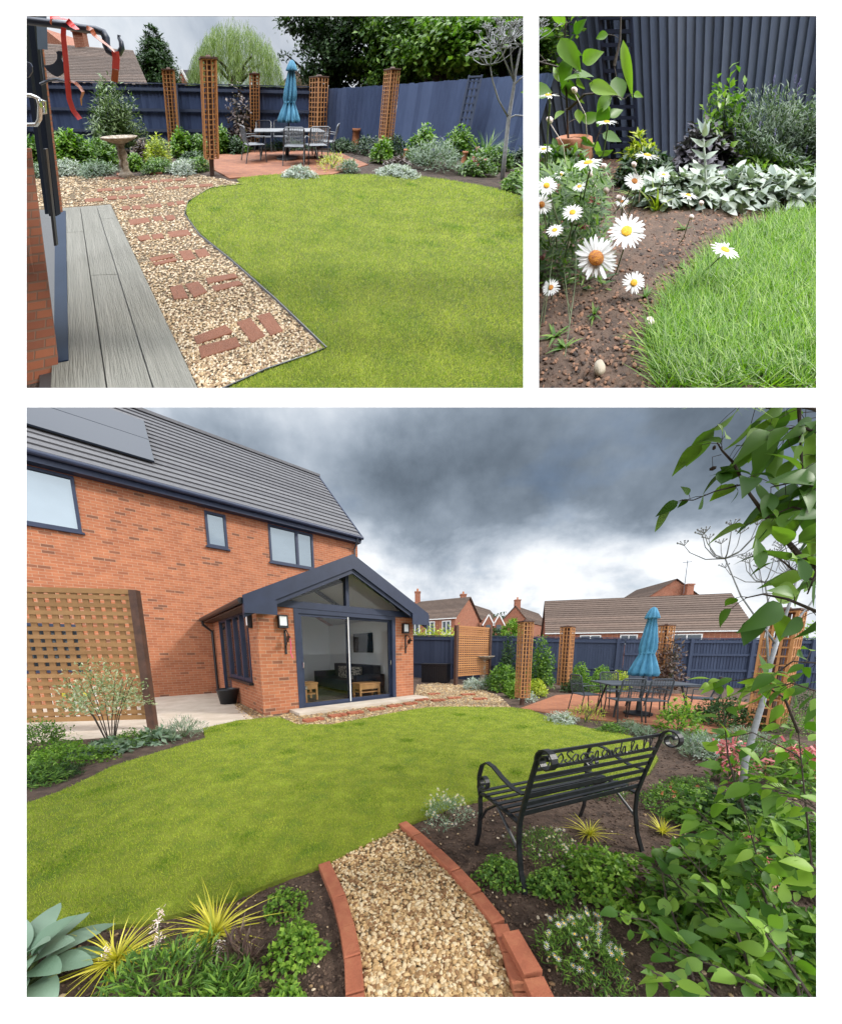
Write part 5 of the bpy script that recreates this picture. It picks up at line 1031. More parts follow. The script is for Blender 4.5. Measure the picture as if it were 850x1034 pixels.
ROWS = [("nearest row", [[(575, 530), (680, 490), (705, 515), (585, 555)], [(590, 562), (715, 530), (730, 560), (600, 600)], [(715, 480), (760, 465), (812, 525), (765, 548)], [(780, 460), (825, 448), (870, 510), (828, 525)]]),
 ("second row", [[(495, 365), (535, 355), (558, 400), (510, 405)], [(545, 355), (590, 345), (620, 380), (575, 398)], [(615, 335), (710, 320), (722, 332), (622, 354)], [(632, 362), (725, 342), (738, 354), (645, 378)]]),
 ("third row", [[(428, 268), (505, 252), (515, 262), (435, 280)], [(440, 284), (515, 268), (525, 275), (450, 292)], [(525, 245), (565, 240), (582, 268), (542, 276)], [(575, 240), (612, 235), (630, 258), (592, 265)]]),
 ("fourth row", [[(388, 198), (425, 190), (435, 205), (398, 210)], [(435, 190), (470, 185), (478, 200), (442, 205)], [(487, 180), (555, 172), (568, 190), (495, 198)]]),
 ("fifth row", [[(358, 140), (425, 132), (430, 148), (365, 157)], [(438, 130), (468, 127), (476, 142), (446, 145)], [(478, 127), (508, 124), (516, 138), (487, 142)]]),
 ("sixth row", [[(335, 97), (362, 94), (368, 106), (340, 108)], [(370, 94), (398, 92), (403, 104), (375, 106)], [(413, 90), (465, 85), (470, 96), (418, 101)], [(485, 83), (508, 80), (513, 90), (490, 93)], [(515, 78), (540, 75), (547, 85), (520, 88)]]),
 ("seventh row", [[(215, 70), (275, 66), (277, 76), (216, 81)], [(288, 62), (320, 60), (322, 70), (292, 73)], [(325, 62), (352, 59), (354, 68), (328, 70)], [(360, 57), (412, 53), (413, 62), (362, 67)]]),
 ("eighth row", [[(255, 38), (305, 34), (307, 42), (257, 46)], [(313, 34), (338, 32), (340, 41), (315, 43)], [(345, 31), (370, 29), (372, 38), (347, 40)], [(378, 29), (422, 26), (424, 34), (380, 37)], [(480, 31), (525, 27), (527, 35), (482, 39)], [(540, 25), (580, 22), (582, 30), (542, 33)], [(592, 22), (636, 20), (638, 28), (594, 30)]]),
 ("farthest row", [[(280, -2), (345, -4), (345, 3), (280, 5)], [(405, 11), (430, 9), (430, 16), (405, 18)], [(435, 9), (455, 8), (455, 15), (435, 16)], [(462, 7), (505, 4), (505, 11), (462, 14)], [(512, 3), (550, 1), (550, 8), (512, 10)], [(320, -16), (365, -18), (365, -12), (320, -10)], [(430, -20), (470, -22), (470, -16), (430, -14)]])]
grav2 = poly([(20, 215), (20, 182), (60, 178), (130, 178), (200, 176), (225, 181), (246, 185.5), (212, 190), (189, 205), (186, 217), (202, 238), (233, 263), (279, 304), (330, 353), (312, 360), (222, 396), (190, 396), (50, 396)])
mb = MB(); mb.slab(grav2, -.01, .004); solo('gravel_path', mb, m_gravelbed, kind='structure')
deck = poly([(37, 212), (111.8, 206), (202, 396), (40, 396)])
BR = [[tuple(G(20+x/3.27, 180+y/3.27)[:2]) for x, y in q] for _, bb in ROWS for q in bb]
P = scatter(26000, grav2, 1.05, 7.5, .95); P = P[~inside(P, deck)]
for q in BR: P = P[~inside(P, q)]
mb = MB(); r_ = np.linalg.norm(P, axis=1); mb.stones(np.column_stack([P, rng.uniform(.004, .014, len(P))]), (.011+.0042*r_)*rng.uniform(.6, 1.25, len(P)), .55, .3); solo('gravel', mb, m_gravelmix, 'mixed cream gravel beside the grey deck', 'gravel', kind='stuff')
q = [(245, 186.5), (212, 190.5), (190, 204), (186.5, 217), (202, 238), (233, 263), (279, 304), (329.5, 353), (312, 360), (268, 375), (224, 395)]
mb = MB(); mb.strip([G(*p, .012) for p in q], (0, 0, 1), .045, .006); solo('lawn_edging', mb, m_plasticblk, 'thin black edging strip between gravel and curved lawn', 'edging strip')
# deck boards with gaps
dk = thing('decking', 'grey composite deck boards running along the brick wall', 'decking', G(120, 300), kind=None)
Ls = [((61.8, 209.8), (50, 396)), ((80.9, 208.4), (108.4, 396)), ((97.4, 207.4), (156, 396)), ((111.8, 206), (202.4, 396))]
cut = [.30, .62, .18]
for i in range(3):
    (a0, a1), (b0, b1) = Ls[i], Ls[i+1]; A0, A1, B0, B1 = G(*a0, .05), G(*a1, .05), G(*b0, .05), G(*b1, .05); k = cut[i]; g = .006
    A0 = A0+nrm(B0-A0)*g*.7; A1 = A1+nrm(B1-A1)*g*.7; B0 = B0-nrm(B0-A0)*g*.7; B1 = B1-nrm(B1-A1)*g*.7
    L1 = (A1-A0)*k; L2 = (B1-B0)*k; u_ = nrm(A1-A0)*g*.5
    for q in ([A0, A0+L1-u_, B0+L2-u_, B0], [A0+L1+u_, A1, B1, B0+L2+u_]):
        mb = MB(); mb.hexa([p-[0, 0, .06] for p in q][::-1]+[p for p in q][::-1]); part('deck_board', mb, m_deckb, dk)
mb = MB(); q = [G(*p, .02) for p in ((37, 212), (111.5, 207), (201, 396), (40, 396))]; mb.add(q, [(3, 2, 1, 0)]); part('joists', mb, m_black, dk)
# stepping bricks
C4 = lambda x, y: (20+x/3.27, 180+y/3.27)
pos_ = ['leftmost brick', 'second brick', 'third brick', 'fourth brick', 'fifth brick', 'sixth brick', 'last brick on the right']
for rn_, bricks in ROWS:
    for k, q in enumerate(bricks):
        P0 = [G(*C4(*p)) for p in q][::-1]; ctr = sum(P0)/4; mb = MB(); j = rng.uniform(.010, .018); ci = [ctr+(p-ctr)*.95 for p in P0]
        V = [p*[1, 1, 0]+[0, 0, -.02] for p in P0]+[p*[1, 1, 0]+[0, 0, j] for p in P0]+[p*[1, 1, 0]+[0, 0, j+.006] for p in ci]
        mb.add(V, [(3, 2, 1, 0), (0, 1, 5, 4), (1, 2, 6, 5), (2, 3, 7, 6), (3, 0, 4, 7), (4, 5, 9, 8), (5, 6, 10, 9), (6, 7, 11, 10), (7, 4, 8, 11), (8, 9, 10, 11)])
        solo('stepping_brick', mb, m_sbrick, pos_[k]+' of the '+rn_+' of stepping bricks in the gravel', 'brick', group='stepping bricks in the gravel path')
# brick reveal, door frame, sill at the left edge
Yb = 1.0
P_ = lambda px, py, Y: at(px, py, Y)
mb = MB(); q = [P_(33.5, 175, 1.55), P_(60, 378, 1.02), P_(0, 378, .92), P_(0, 175, 1.35)]
mb.prism([P_(31, 150, 1.7), P_(61, 385, 1.12), P_(61, 396, 1.1), P_(0, 396, 1.05), P_(0, 150, 1.6)], (-.02, .03, 0)); solo('brick_wall', mb, m_brickw, 'close brick wall at the left edge of the deck', 'wall')
mb = MB(); q = [P_(56.7, 216.7, 0) if 0 else G(56.7, 216.7), G(67.4, 216.7), G(71.5, 371), G(57.3, 374)]; mb.hexa([p+[0, 0, 0] for p in q[::-1]]+[p+[0, 0, .06] for p in q[::-1]])
t = solo('door_sill', mb, m_navy2, 'navy metal door sill beside the grey deck', 'sill')
t = thing('door_frame', 'dark navy door frame leaning along the brick reveal', 'door frame', G(56, 215))
def leanbar(x0a, x0b, y0, Y0, x1a, x1b, y1, Y1, dep=.05):
    m = MB(); a, b, c, d = P_(x0a, y0, Y0), P_(x0b, y0, Y0), P_(x1b, y1, Y1), P_(x1a, y1, Y1); m.hexa([d, c, c+[0, dep, 0], d+[0, dep, 0], a, b, b+[0, dep, 0], a+[0, dep, 0]]); return m
part('jamb', leanbar(23.5, 32.5, 8, 2.2, 49.5, 57, 218, 2.2, .05), m_jamb, t); part('inner_jamb', leanbar(17, 22.6, 8, 2.15, 45.5, 48.6, 216, 2.15, .03), m_jamb, t)
part('door_edge', leanbar(43.5, 46.2, 150, 1.9, 54.5, 57.0, 248, 1.9, .02), m_plasticblk, t)
mb = leanbar(32.3, 35.2, 8, 2.3, 57.0, 60.2, 215, 2.3, .04); solo('brick_reveal', mb, m_brickw, 'thin strip of brickwork beside the navy door frame', 'brickwork')
t = thing('door_handle', 'chrome D shaped pull handle at the left edge', 'handle', P_(30, 110, 1.7)); mb = MB(); hp_ = [P_(12, 96, 1.7), P_(32, 96, 1.7), P_(38.5, 99, 1.7), P_(40.5, 106, 1.7), P_(40, 120, 1.7), P_(37, 125.5, 1.7), P_(12, 126, 1.7)]
mb.tube(hp_, .012, 8); part('grip', mb, m_chrome, t, True); mb = MB(); mb.tube([P_(40.5, 101, 1.72), P_(45, 102, 1.76), P_(46, 114, 1.76), P_(41, 114, 1.74)], .009, 6); part('mount', mb, m_chrome, t, True)
# wall bracket with hook, duck silhouettes and ribbon
c8 = lambda x, y, Y=1.75: P_(20+x/7.73, 10+y/7.73, Y)
t = thing('wall_bracket', 'navy iron hanging bracket with hooked end and red ribbon', 'bracket', c8(200, 100))
mb = MB(); mb.hexa([c8(140, 305, 1.9), c8(218, 305, 1.9), c8(218, 305, 1.97), c8(140, 305, 1.97), c8(120, -60, 1.9), c8(205, -60, 1.9), c8(205, -60, 1.97), c8(120, -60, 1.97)]); part('back_plate', mb, m_shed, t)
mb = MB(); mb.tube([c8(20, 75), c8(120, 88), c8(250, 103), c8(380, 122), c8(500, 143), c8(600, 155), c8(650, 172), c8(672, 215), c8(675, 270), c8(695, 315), c8(735, 345), c8(775, 335), c8(797, 295), c8(790, 245), c8(772, 215), c8(768, 195), c8(785, 200)], [.021]*6+[.02]*4+[.018, .017, .015, .012, .008, .006, .004], 10); part('arm', mb, m_navy, t, True)
mb = MB(); mb.tube([c8(160, 575), c8(230, 545), c8(290, 535), c8(350, 550), c8(380, 570)], .008, 6); mb.tube([c8(170, 310), c8(178, 430), c8(195, 560)], .004, 5); part('lower_bar', mb, m_navy, t)
def duck(pts, nm): 
    mb = MB(); mb.prism([c8(*p, 1.78) for p in pts], (0, .008, 0)); part('duck_silhouette', mb, m_navy, t, label=nm)
duck([(185, 430), (240, 425), (270, 410), (290, 380), (292, 345), (282, 325), (300, 316), (330, 320), (345, 335), (350, 350), (328, 352), (322, 375), (335, 400), (352, 440), (350, 480), (320, 505), (290, 520), (250, 500), (215, 470)][::-1], 'duck shaped iron plate beside the ribbon')
duck([(10, 420), (50, 400), (80, 410), (95, 440), (95, 480), (70, 520), (30, 530), (5, 500)][::-1], 'second iron bird cut by the frame edge')
def ribbon(label, pts, w, mat, twist=0.):
    q = np.array([c8(x, y, 1.70) for x, y in pts]); n = len(q); tt = np.linspace(0, 1, n*5); idx = np.linspace(0, n-1, n*5)
    Q = np.stack([np.interp(idx, np.arange(n), q[:, k]) for k in range(3)], 1); a = twist*tt; side = np.stack([np.cos(a), np.sin(a), 0*a], 1)
    mb = MB(); mb.strip(Q, side, w, .0015); return solo('ribbon', mb, mat, label, 'ribbon', group='ribbons on the wall bracket')
ribbon('long red ribbon hanging from the middle of the bracket', [(342, 135), (340, 200), (350, 300), (362, 420), (372, 560), (385, 690), (415, 780), (470, 850)], .026, m_red, .5)
ribbon('red ribbon end hanging from the bracket hook', [(745, 320), (752, 380), (748, 460)], .038, m_red, .1); ribbon('rusty underside of the ribbon below the hook', [(747, 462), (742, 520), (738, 558)], .036, m_orange, .1)
ribbon('red ribbon wound over the bracket near the plate', [(240, 55), (300, 62), (370, 75)], .07, m_red, .8); ribbon('thin orange ribbon curling below the duck plate', [(385, 555), (430, 562), (470, 600), (495, 640), (478, 690), (482, 745)], .018, m_orange, 2.)
ribbon('twisted red ribbon crossing the bracket bar', [(370, 78), (410, 120), (450, 150)], .028, m_red, 1.); ribbon('red ribbon loop before the bracket bend', [(520, 135), (560, 150), (580, 190), (640, 240), (700, 285), (745, 330)], .022, m_orange, 1.5)
# fences
A0, A1, A2, A3 = at(-30, 150, 8.9), at(317, 149, 9.2), at(395, 149, 8.9), at(535, 159, 7.4)
def zt(px, py, Y): return float(at(px, py, Y)[2])
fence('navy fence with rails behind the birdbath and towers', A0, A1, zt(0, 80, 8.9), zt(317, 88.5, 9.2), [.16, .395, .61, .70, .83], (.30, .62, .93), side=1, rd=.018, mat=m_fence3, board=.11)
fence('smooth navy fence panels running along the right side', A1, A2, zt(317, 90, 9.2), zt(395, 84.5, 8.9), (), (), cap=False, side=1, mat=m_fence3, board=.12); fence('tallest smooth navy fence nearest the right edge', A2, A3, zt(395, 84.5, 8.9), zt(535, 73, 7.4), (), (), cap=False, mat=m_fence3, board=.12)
# towers
ug = 'lattice towers round the far patio'
def tw(label, px, pyb, pyt, wpx, rot, zb, pxt):
    g = G(px, pyb); Yd = g[1]; top = at(pxt, pyt, Yd); tower(label, g[0], g[1], zb, top[2], wpx*FR.sz(Yd)*1.0, rot, ug, lean=(top[0]-g[0], 0))
tw('lattice tower left of the others against the back fence', 177, 155, 71, 9.5, .2, .22, 170)
tw('nearest lattice tower at the gravel and patio corner', 214, 176.5, 60, 13., .35, .35, 210)
tw('lattice tower behind the left garden chairs', 257.5, 150, 75, 8.3, .15, .15, 256.8); tw('lattice tower behind the right end of the table', 320, 149.5, 78, 12, .6, .15, 322); tw('leaning lattice tower against the right fence', 388, 156, 70.5, 9.5, .3, .25, 396)
a, b = at(460.5, 152, 7.9), at(472, 152, 7.8); p = at(453.5, 152, 7.9)
lattice_panel('ladder_trellis', 'navy ladder trellis fixed to the right fence', at(455, 152, 8.0)-[0, .12, 0], at(466.5, 152, 7.85)-[0, .12, 0], .38, zt(463, 78, 7.9), 3, 9, .035, m_fence, m_fence, pw=.04)
terr2 = poly([(188, 156), (232, 180), (262, 178), (286, 176), (300, 178), (335, 176), (372, 166), (345, 155), (300, 152), (240, 152)])
mb = MB(); mb.slab(terr2, -.01, .012); solo('brick_patio', mb, m_terra2, kind='structure')
g = G(291, 160); garden_table('grey metal garden table on the far terracotta patio', g[0], g[1]+.2, .03, 1.75, .95)
uc = 'grey mesh chairs round the far table'
for lab, px, py, rz in [('mesh chair side on at the left end of the far table', 257, 163, pi/2+.35), ('mesh chair with its back to us, left of the pair', 297, 165.5, pi-.15), ('mesh chair with its back to us, right of the pair', 318, 164, pi+.15), ('mesh chair behind the far table on the left', 266, 152.5, 0), ('mesh chair behind the far table by the parasol', 284, 152, 0), ('mesh chair at the right end of the far table', 328, 159, -pi/2-.3)]:
    g = G(px, py); chair(lab, g[0], g[1], rz, uc)
g = G(290, 160.5); tp = at(294.5, 60, g[1]); parasol('closed blue parasol rising from the far table', g[0], g[1], tp[2], (tp[0]-g[0], 0), .24, zt(290, 123, g[1]))
g = G(127.5, 178.5); birdbath('ornate stone birdbath on the gravel before the planting', g[0], g[1], zt(125, 137.5, g[1]), 16*FR.sz(g[1]))
def pot(label, px, pyb, pyt, w, grp=None):
    g = G(px, pyb); h = zt(px, pyt, g[1]); r = w*FR.sz(g[1])/2; t = thing('chimney_pot', label, 'pot', (g[0], g[1], 0), grp); mb = MB((g[0], g[1], 0)); mb.lathe((0, 0, 0), [(r*.95, 0), (r*.85, .05), (r*.8, h*.85), (r, h*.88), (r, h), (r*.8, h), (r*.75, h*.8)], 18); part('pot_body', mb, m_pot, t, True)
pot('tall terracotta chimney pot beside the patio', 358, 150, 129, 8); pot('squat terracotta pot right of the leaning tower', 412, 160, 150.5, 11)
pot('small terracotta pot among the plants by the right fence', 467, 166, 152.5, 5)
# seedhead tree
b0 = G(507, 180); Yd = b0[1]; A_ = lambda px, py: at(px, py, Yd)
hogweed('galvanised seedhead sculpture at the right of the lawn', [([b0, A_(510, 150), A_(513.5, 119), A_(518, 92), A_(520.5, 72), A_(526, 45)], [.035, .03, .028, .022, .016, .012]), ([A_(513.5, 119), A_(503, 100), A_(497, 80), A_(495, 65)], [.014, .012, .01, .008]), ([A_(519, 82), A_(510, 62), A_(504, 45)], [.012, .01, .008]), ([A_(519, 82), A_(516, 60), A_(515, 38)], [.012, .01, .008]), ([A_(513.5, 119), A_(520, 116), A_(533, 117)], [.016, .014, .012]), ([A_(520, 84), A_(528, 77), A_(535, 72)], [.016, .012, .01])],
    [(A_(495, 65), (-.1, 0, 1), .30, 10, .009), (A_(504, 45), (0, 0, 1), .34, 12, .009), (A_(515, 38), (0, 0, 1), .36, 12, .009), (A_(526, 45), (.1, 0, 1), .36, 12, .009), (A_(500, 53), (-.6, 0, .6), .3, 10, .008)], .3, b0)
# planting
ug = 'plants in the far back bed'
x, y, r, h = bpx(122, 157, 54, 70); bush('photinia', 'tall feathery shrub behind the birdbath', x, y, r*.85, h*.97, 4200, .15, .045, m_leafQ, None, fill=.1)
for lab, px, py, w, h, m, n, L, W_2 in [('bright green hydrangea mound left of the birdbath', 76, 172, 34, 37, m_leafA, 1200, .18, .1), ('green shrub behind the door frame', 40, 172, 34, 32, m_leafB, 900, .18, .09), ('dark green shrub just left of the birdbath', 103, 172, 32, 30, m_leafB, 900, .16, .07), ('yellow green plant right of the birdbath', 160, 168, 24, 30, m_leafE, 700, .14, .05), ('reddish shrub behind the birdbath basin', 147, 166, 22, 24, m_leafF, 500, .14, .07),
   ('green shrub below the left lattice tower', 184, 158, 22, 26, m_leafA, 600, .16, .09), ('low green shrub between the left towers', 200, 157, 30, 20, m_leafB, 700, .16, .09), ('bright green shrub right of the nearest tower', 225, 155, 14, 24, m_leafA, 420, .16, .09), ('dark shrub left of the patio chairs', 238, 155, 20, 16, m_leafC, 420, .16, .09), ('small bright shrub beside the left chair', 246, 154, 12, 10, m_leafA, 260, .14, .08), ('round green clump at the foot of the birdbath', 137, 172, 16, 16, m_leafA, 380, .12, .07),
   ('green shrub low before the far fence on the left', 196, 164, 26, 10, m_leafC, 420, .14, .08)]:
    pb('shrub', lab, px, py, w, h, n, L, W_2, m, ug)
us = 'low silver edging plants by the gravel'
pb('silver_plant', 'silver white plant by the gravel, left of the birdbath', 68, 178, 36, 16, 800, .11, .03, m_leafD, us); pb('silver_plant', 'silver green edging plant beside the door frame', 38, 179, 26, 14, 500, .11, .035, m_leafG, us); pb('silver_plant', 'grey green edging plant near the birdbath base', 98, 178, 34, 15, 700, .11, .03, m_leafG, us)
pb('silver_plant', 'silver edging plant left of the nearest tower', 186, 176, 30, 14, 700, .11, .035, m_leafD, us); pb('herb_clump', 'green edging clump right of the birdbath', 160, 174, 30, 14, 600, .11, .05, m_leafB, us); pb('herb_clump', 'green clump at the foot of the nearest tower', 200, 173, 26, 14, 500, .11, .05, m_leafB, us)
up = 'plants along the right hand bed'
pb('silver_plant', 'silver plant on the lawn edge before the table', 302, 180, 31, 12, 800, .10, .035, m_leafD, up); pb('silver_plant', 'white silver plant below the leaning tower', 401, 179, 38, 12, 900, .10, .035, m_leafD, up); pb('silver_plant', 'small silver clump at the patio corner', 352, 174, 20, 13, 460, .1, .03, m_leafG, up)
pb('wispy_plant', 'wispy yellow green plant before the right chairs', 335, 172, 34, 16, 320, .10, .02, m_leafE, up, up=1.2); pb('heuchera', 'dark purple leaved clump beside the white silver plant', 402, 172, 22, 13, 420, .11, .08, m_leafF, up); pb('leafy_plant', 'bright green plant below the leaning tower', 385, 165, 20, 24, 500, .14, .08, m_leafA, up); pb('leafy_plant', 'dark green plant behind the leaning tower', 397, 158, 22, 20, 420, .14, .07, m_leafC, up)
pb('leafy_plant', 'green clump between chimney pot and tower', 370, 156, 28, 18, 500, .14, .06, m_leafC, up); pb('leafy_plant', 'lime green bush left of the ladder trellis', 424, 164, 26, 34, 800, .15, .09, m_leafA, up); pb('lavender', 'wide grey green lavender by the right fence', 436, 172, 52, 28, 1700, .13, .02, m_leafG, up, up=1., flower=(14, .03, m_purple, 'spike'))
pb('leafy_plant', 'bright vine at the foot of the ladder trellis', 460, 160, 28, 30, 800, .14, .08, m_leafA, up); pb('leafy_plant', 'dark clump below the lavender near the lawn', 478, 177, 28, 18, 600, .12, .06, m_leafB, up, flower=(6, .06, m_pinkp, 'cluster')); pt('crocosmia', 'strappy dark green leaves before the right fence', 487, 164, 26, 34, 60, .05, m_leafB, up, droop=.6)
pb('astilbe', 'pink plumed plant left of the sculpture', 484, 170, 22, 20, 300, .10, .05, m_leafB, up, flower=(5, .09, m_pinkp, 'cluster')); pb('leafy_plant', 'green clump behind the sculpture trunk', 500, 172, 22, 24, 500, .12, .06, m_leafB, up); pb('leafy_plant', 'bright green clump at the right edge by the lawn', 520, 194, 26, 20, 700, .09, .05, m_leafA, up); pb('leafy_plant', 'dark clump right of the sculpture trunk', 524, 168, 20, 18, 400, .12, .06, m_leafC, up)
pb('shrub', 'low dark hedge plants behind the chairs on the right', 345, 153, 26, 12, 500, .14, .07, m_leafC, up); pb('shrub', 'low dark planting behind the far table', 290, 151.5, 44, 11, 600, .14, .07, m_leafC, up)
x, y, r, h = bpx(244, 152, 28, 62); bush('dark_climber', 'bronze climber on the back fence by the towers', x, y, r, h, 620, .13, .08, m_leafF, None, fill=.05, rnd=1.)
# beyond the fence
def flat_house(name, label, ridge, eave, Yr, Ye, wallz, chim=None):
    pass
t = thing('bungalow', 'grey brown tiled bungalow roof behind the birdbath fence', 'house', at(80, 80, 15)*[1, 1, 0])
r0, r1, e1, e0 = at(-20, 38.5, 18), at(134.5, 50.5, 15.5), at(150, 87, 12.5), at(-60, 84, 14.5); e0[2] = e1[2] = (e0[2]+e1[2])/2-.1
mb = MB(); tiles(mb, e0, e1, r1, r0, 26, .016); part('roof', mb, m_browntile, t)
mb = MB(); mb.hexa([e0*[1, 1, 0], e1*[1, 1, 0], r1*[1, 1, 0], r0*[1, 1, 0], e0-[0, 0, .1], e1-[0, 0, .1], r1-[0, 0, .15], r0-[0, 0, .15]]); part('wall', mb, m_brickfar, t)
p = at(82.5, 44, 16.4); mb = MB(); mb.box(p-[0, 0, .1], (.50, .4, 1.3)); ch = part('chimney', mb, m_brickfar, t); mb = MB(); mb.box(p+[0, 0, .56], (.58, .48, .1)); part('chimney_cap', mb, m_brickfar, ch); mb = MB(); mb.lathe(p+[0, 0, .6], [(.13, 0), (.1, .28)], 8); part('chimney_pot', mb, m_pot, ch); mb = MB(); mb.box(p-[0, .3, .62], (.75, .3, .12)); part('flashing', mb, m_white, ch)
p0, p1, p2, p3 = at(30, 14, 24), at(66, 44, 24), at(20, 90, 24), at(-10, 44, 24); mb = MB(); mb.prism([at(0, 60, 24), at(64, 60, 24), at(64, 44, 24), at(44, 28, 24), at(10, 40, 24)], (0, 4, 0)); solo('gable_house', mb, m_brickfar, 'red brick gable rising behind the bungalow at the left', 'house', base=at(30, 80, 24)*[1, 1, 0])
t = thing('cottage', 'small white edged gable house between conifer and willow', 'house', at(185, 90, 22)*[1, 1, 0])
mb = MB(); mb.prism([at(170, 95, 22), at(192, 95, 22), at(192, 86, 22), at(183, 72, 22), at(174, 88, 22)], (0, 3, 0)); part('wall', mb, m_brickfar, t); mb = MB(); mb.hexa([at(192, 89, 21.8), at(212, 89, 21.8), at(212, 89, 25), at(192, 89, 25), at(183, 70, 21.8), at(208, 71, 21.8), at(208, 71, 25), at(183, 70, 25)]); part('roof', mb, m_tile, t); mb = MB(); mb.beam(at(183, 70, 21.7), at(174, 90, 21.7), .1, .14); mb.beam(at(183, 70, 21.7), at(193, 88, 21.7), .1, .14); part('bargeboard', mb, m_white, t)
t = thing('cottage', 'pale rendered cottage glimpsed right of the blue parasol', 'house', at(297, 90, 22)*[1, 1, 0]); mb = MB(); mb.prism([at(284, 95, 22), at(312, 95, 22), at(312, 84, 22), at(298, 74, 22), at(284, 84, 22)], (0, 3, 0)); part('wall', mb, m_slab, t); mb = MB(); mb.beam(at(298, 72, 21.8), at(283, 86, 21.8), .3, .2); mb.beam(at(298, 72, 21.8), at(314, 86, 21.8), .3, .2); part('roof', mb, m_browntile, t)
p = at(162, 95, 17); S_ = FR.sz(17)
crown_tree('conifer_tree', 'tall dark blue green conifer behind the left fence', p[0], p[1], 0, [(0, 0, zt(0, 38, 17), 5*S_, 10*S_), (0, 0, zt(0, 50, 17), 10*S_, 10*S_), (-.1, 0, zt(0, 62, 17), 13.5*S_, 12*S_), (.1, 0, zt(0, 76, 17), 15.5*S_, 12*S_), (0, 0, zt(0, 88, 17), 16*S_, 10*S_)], 16000, .22, .07, m_leafC, .15)
# willow: hanging strands
p = at(239, 95, 17); S_ = FR.sz(17); t = thing('willow_tree', 'pale weeping willow dome behind the fence', 'tree', (p[0], p[1], 0)); ml = MB(); ms = MB()
for i in range(900):
    a, q = rng.uniform(0, 2*pi), rng.uniform(0, 1)**.5; cx_, cy2 = q*46*S_*math.cos(a), q*28*S_*math.sin(a); zt_ = zt(0, 95, 17)+(58*S_)*math.sqrt(max(1-q*q, .02))*(1+.07*math.sin(a*5)+rng.normal(0, .04)); ln = rng.uniform(.8, 2.6); m = int(ln*13); s_ = np.linspace(0, 1, m)
    P = np.stack([p[0]+cx_+s_*.18*math.cos(a)+rng.normal(0, .05, m), p[1]+cy2+rng.normal(0, .05, m), zt_-s_*ln], 1); ml.leaves(P, np.stack([rng.normal(0, .35, m), rng.normal(0, .35, m), -np.ones(m)], 1), rng.normal(0, 1, (m, 3)), .24, .045, k=1, fold=0, prof='petal2')
part('crown', ml, m_leafW, t)
mb = MB(); mb.tube([(p[0], p[1], 0), (p[0], p[1], 2.5), (p[0]+.1, p[1], 4.)], [.3, .25, .12], 8); part('trunk', mb, m_bark, t)
for k in range(6): a = k*1.05; mb = MB(); mb.tube([(p[0], p[1], 2.2), (p[0]+1.*math.cos(a), p[1]+.8*math.sin(a), 3.2), (p[0]+1.9*math.cos(a), p[1]+1.4*math.sin(a), 3.6)], [.12, .08, .03], 6); part('limb', mb, m_bark, t)
bg_ = 'big trees beyond the right fence'
def bt(label, px, Y, blobs, n, L, m, grp=bg_):
    p = at(px, 95, Y); S_ = FR.sz(Y); crown_tree('broadleaf_tree', label, p[0], p[1], 0, [((bx-px)*S_, dy, zt(0, by, Y), rx*S_, rz*S_) for bx, by, rx, rz, dy in blobs], n, L, L*.6, m, .25, grp)
bt('dark green tree overhanging the fence behind the parasol', 335, 14.5, [(335, 20, 34, 24, 0), (308, 16, 20, 14, 0), (330, 56, 26, 26, 0), (318, 72, 14, 12, 0), (355, 45, 26, 34, .5), (350, 80, 22, 16, .4), (292, 55, 7, 5, 0), (372, 15, 22, 18, 0), (300, 22, 14, 8, 0)], 15000, .20, m_leafC)
bt('mid green sycamore in the middle of the big trees', 392, 13, [(388, 24, 28, 22, 0), (402, 55, 32, 24, 0), (378, 66, 18, 22, .4), (420, 30, 26, 24, 0), (405, 80, 28, 10, .4)], 12000, .21, m_leafB)
bt('fresh green maple in front of the darker trees', 438, 11.5, [(436, 36, 24, 20, 0), (452, 56, 26, 16, 0), (426, 62, 20, 12, .3), (462, 28, 24, 22, 0)], 9000, .22, m_leafA)
bt('dark hedge tree behind the maple and ladder trellis', 450, 15.5, [(420, 70, 40, 26, 0), (470, 66, 36, 24, 0), (440, 40, 40, 34, .5), (500, 60, 30, 30, 0)], 13000, .22, m_leafC)
bt('green tree behind the sculpture at the right edge', 505, 12.5, [(505, 28, 30, 26, 0), (482, 54, 20, 20, .3), (520, 60, 22, 22, 0), (490, 18, 24, 16, 0)], 10000, .20, m_leafB)
p = at(330, 95, 24)

# ================================================================== close view of the flower border
use(BORDER)
V, Q = ground_sheet((-.95, .95, float(G(684, 399)[1]), 1.9), .012, .006); k_ = np.abs(V[:, 0]) < (V[:, 1]*.62+.12)
mb = MB(); mb.add(V, Q[k_[Q].all(1)]); solo('ground', mb, m_soilw, kind='structure', smooth=True)
n = 16000; P = np.column_stack([rng.uniform(-.6, .6, n), np.exp(rng.uniform(math.log(.225), math.log(1.7), n))]); P = P[(np.abs(P[:, 0]) < P[:, 1]*.6+.1) & (P[:, 1] > G(684, 397)[1])]
mb = MB(); mb.stones(np.column_stack([P, np.full(len(P), .002)]), rng.uniform(.002, .009, len(P))**1.0*(.6+1.2*P[:, 1]), .7, .3); solo('soil_crumbs', mb, m_clodw, 'reddish brown crumbs of border soil in the close view', 'soil', kind='stuff')
gp = poly([(664, 396), (661, 370), (655, 345), (668, 318), (683, 294), (712, 264), (745, 236), (790, 220), (832, 211), (832, 396)])
mb = MB(); mb.slab(gp, -.01, .004); solo('lawn', mb, m_soilw, kind='structure')
n = 40000; P = np.column_stack([rng.uniform(-.1, .6, n), np.exp(rng.uniform(math.log(.22), math.log(1.3), n))]); P = P[inside(P, gp)]; r_ = P[:, 1]
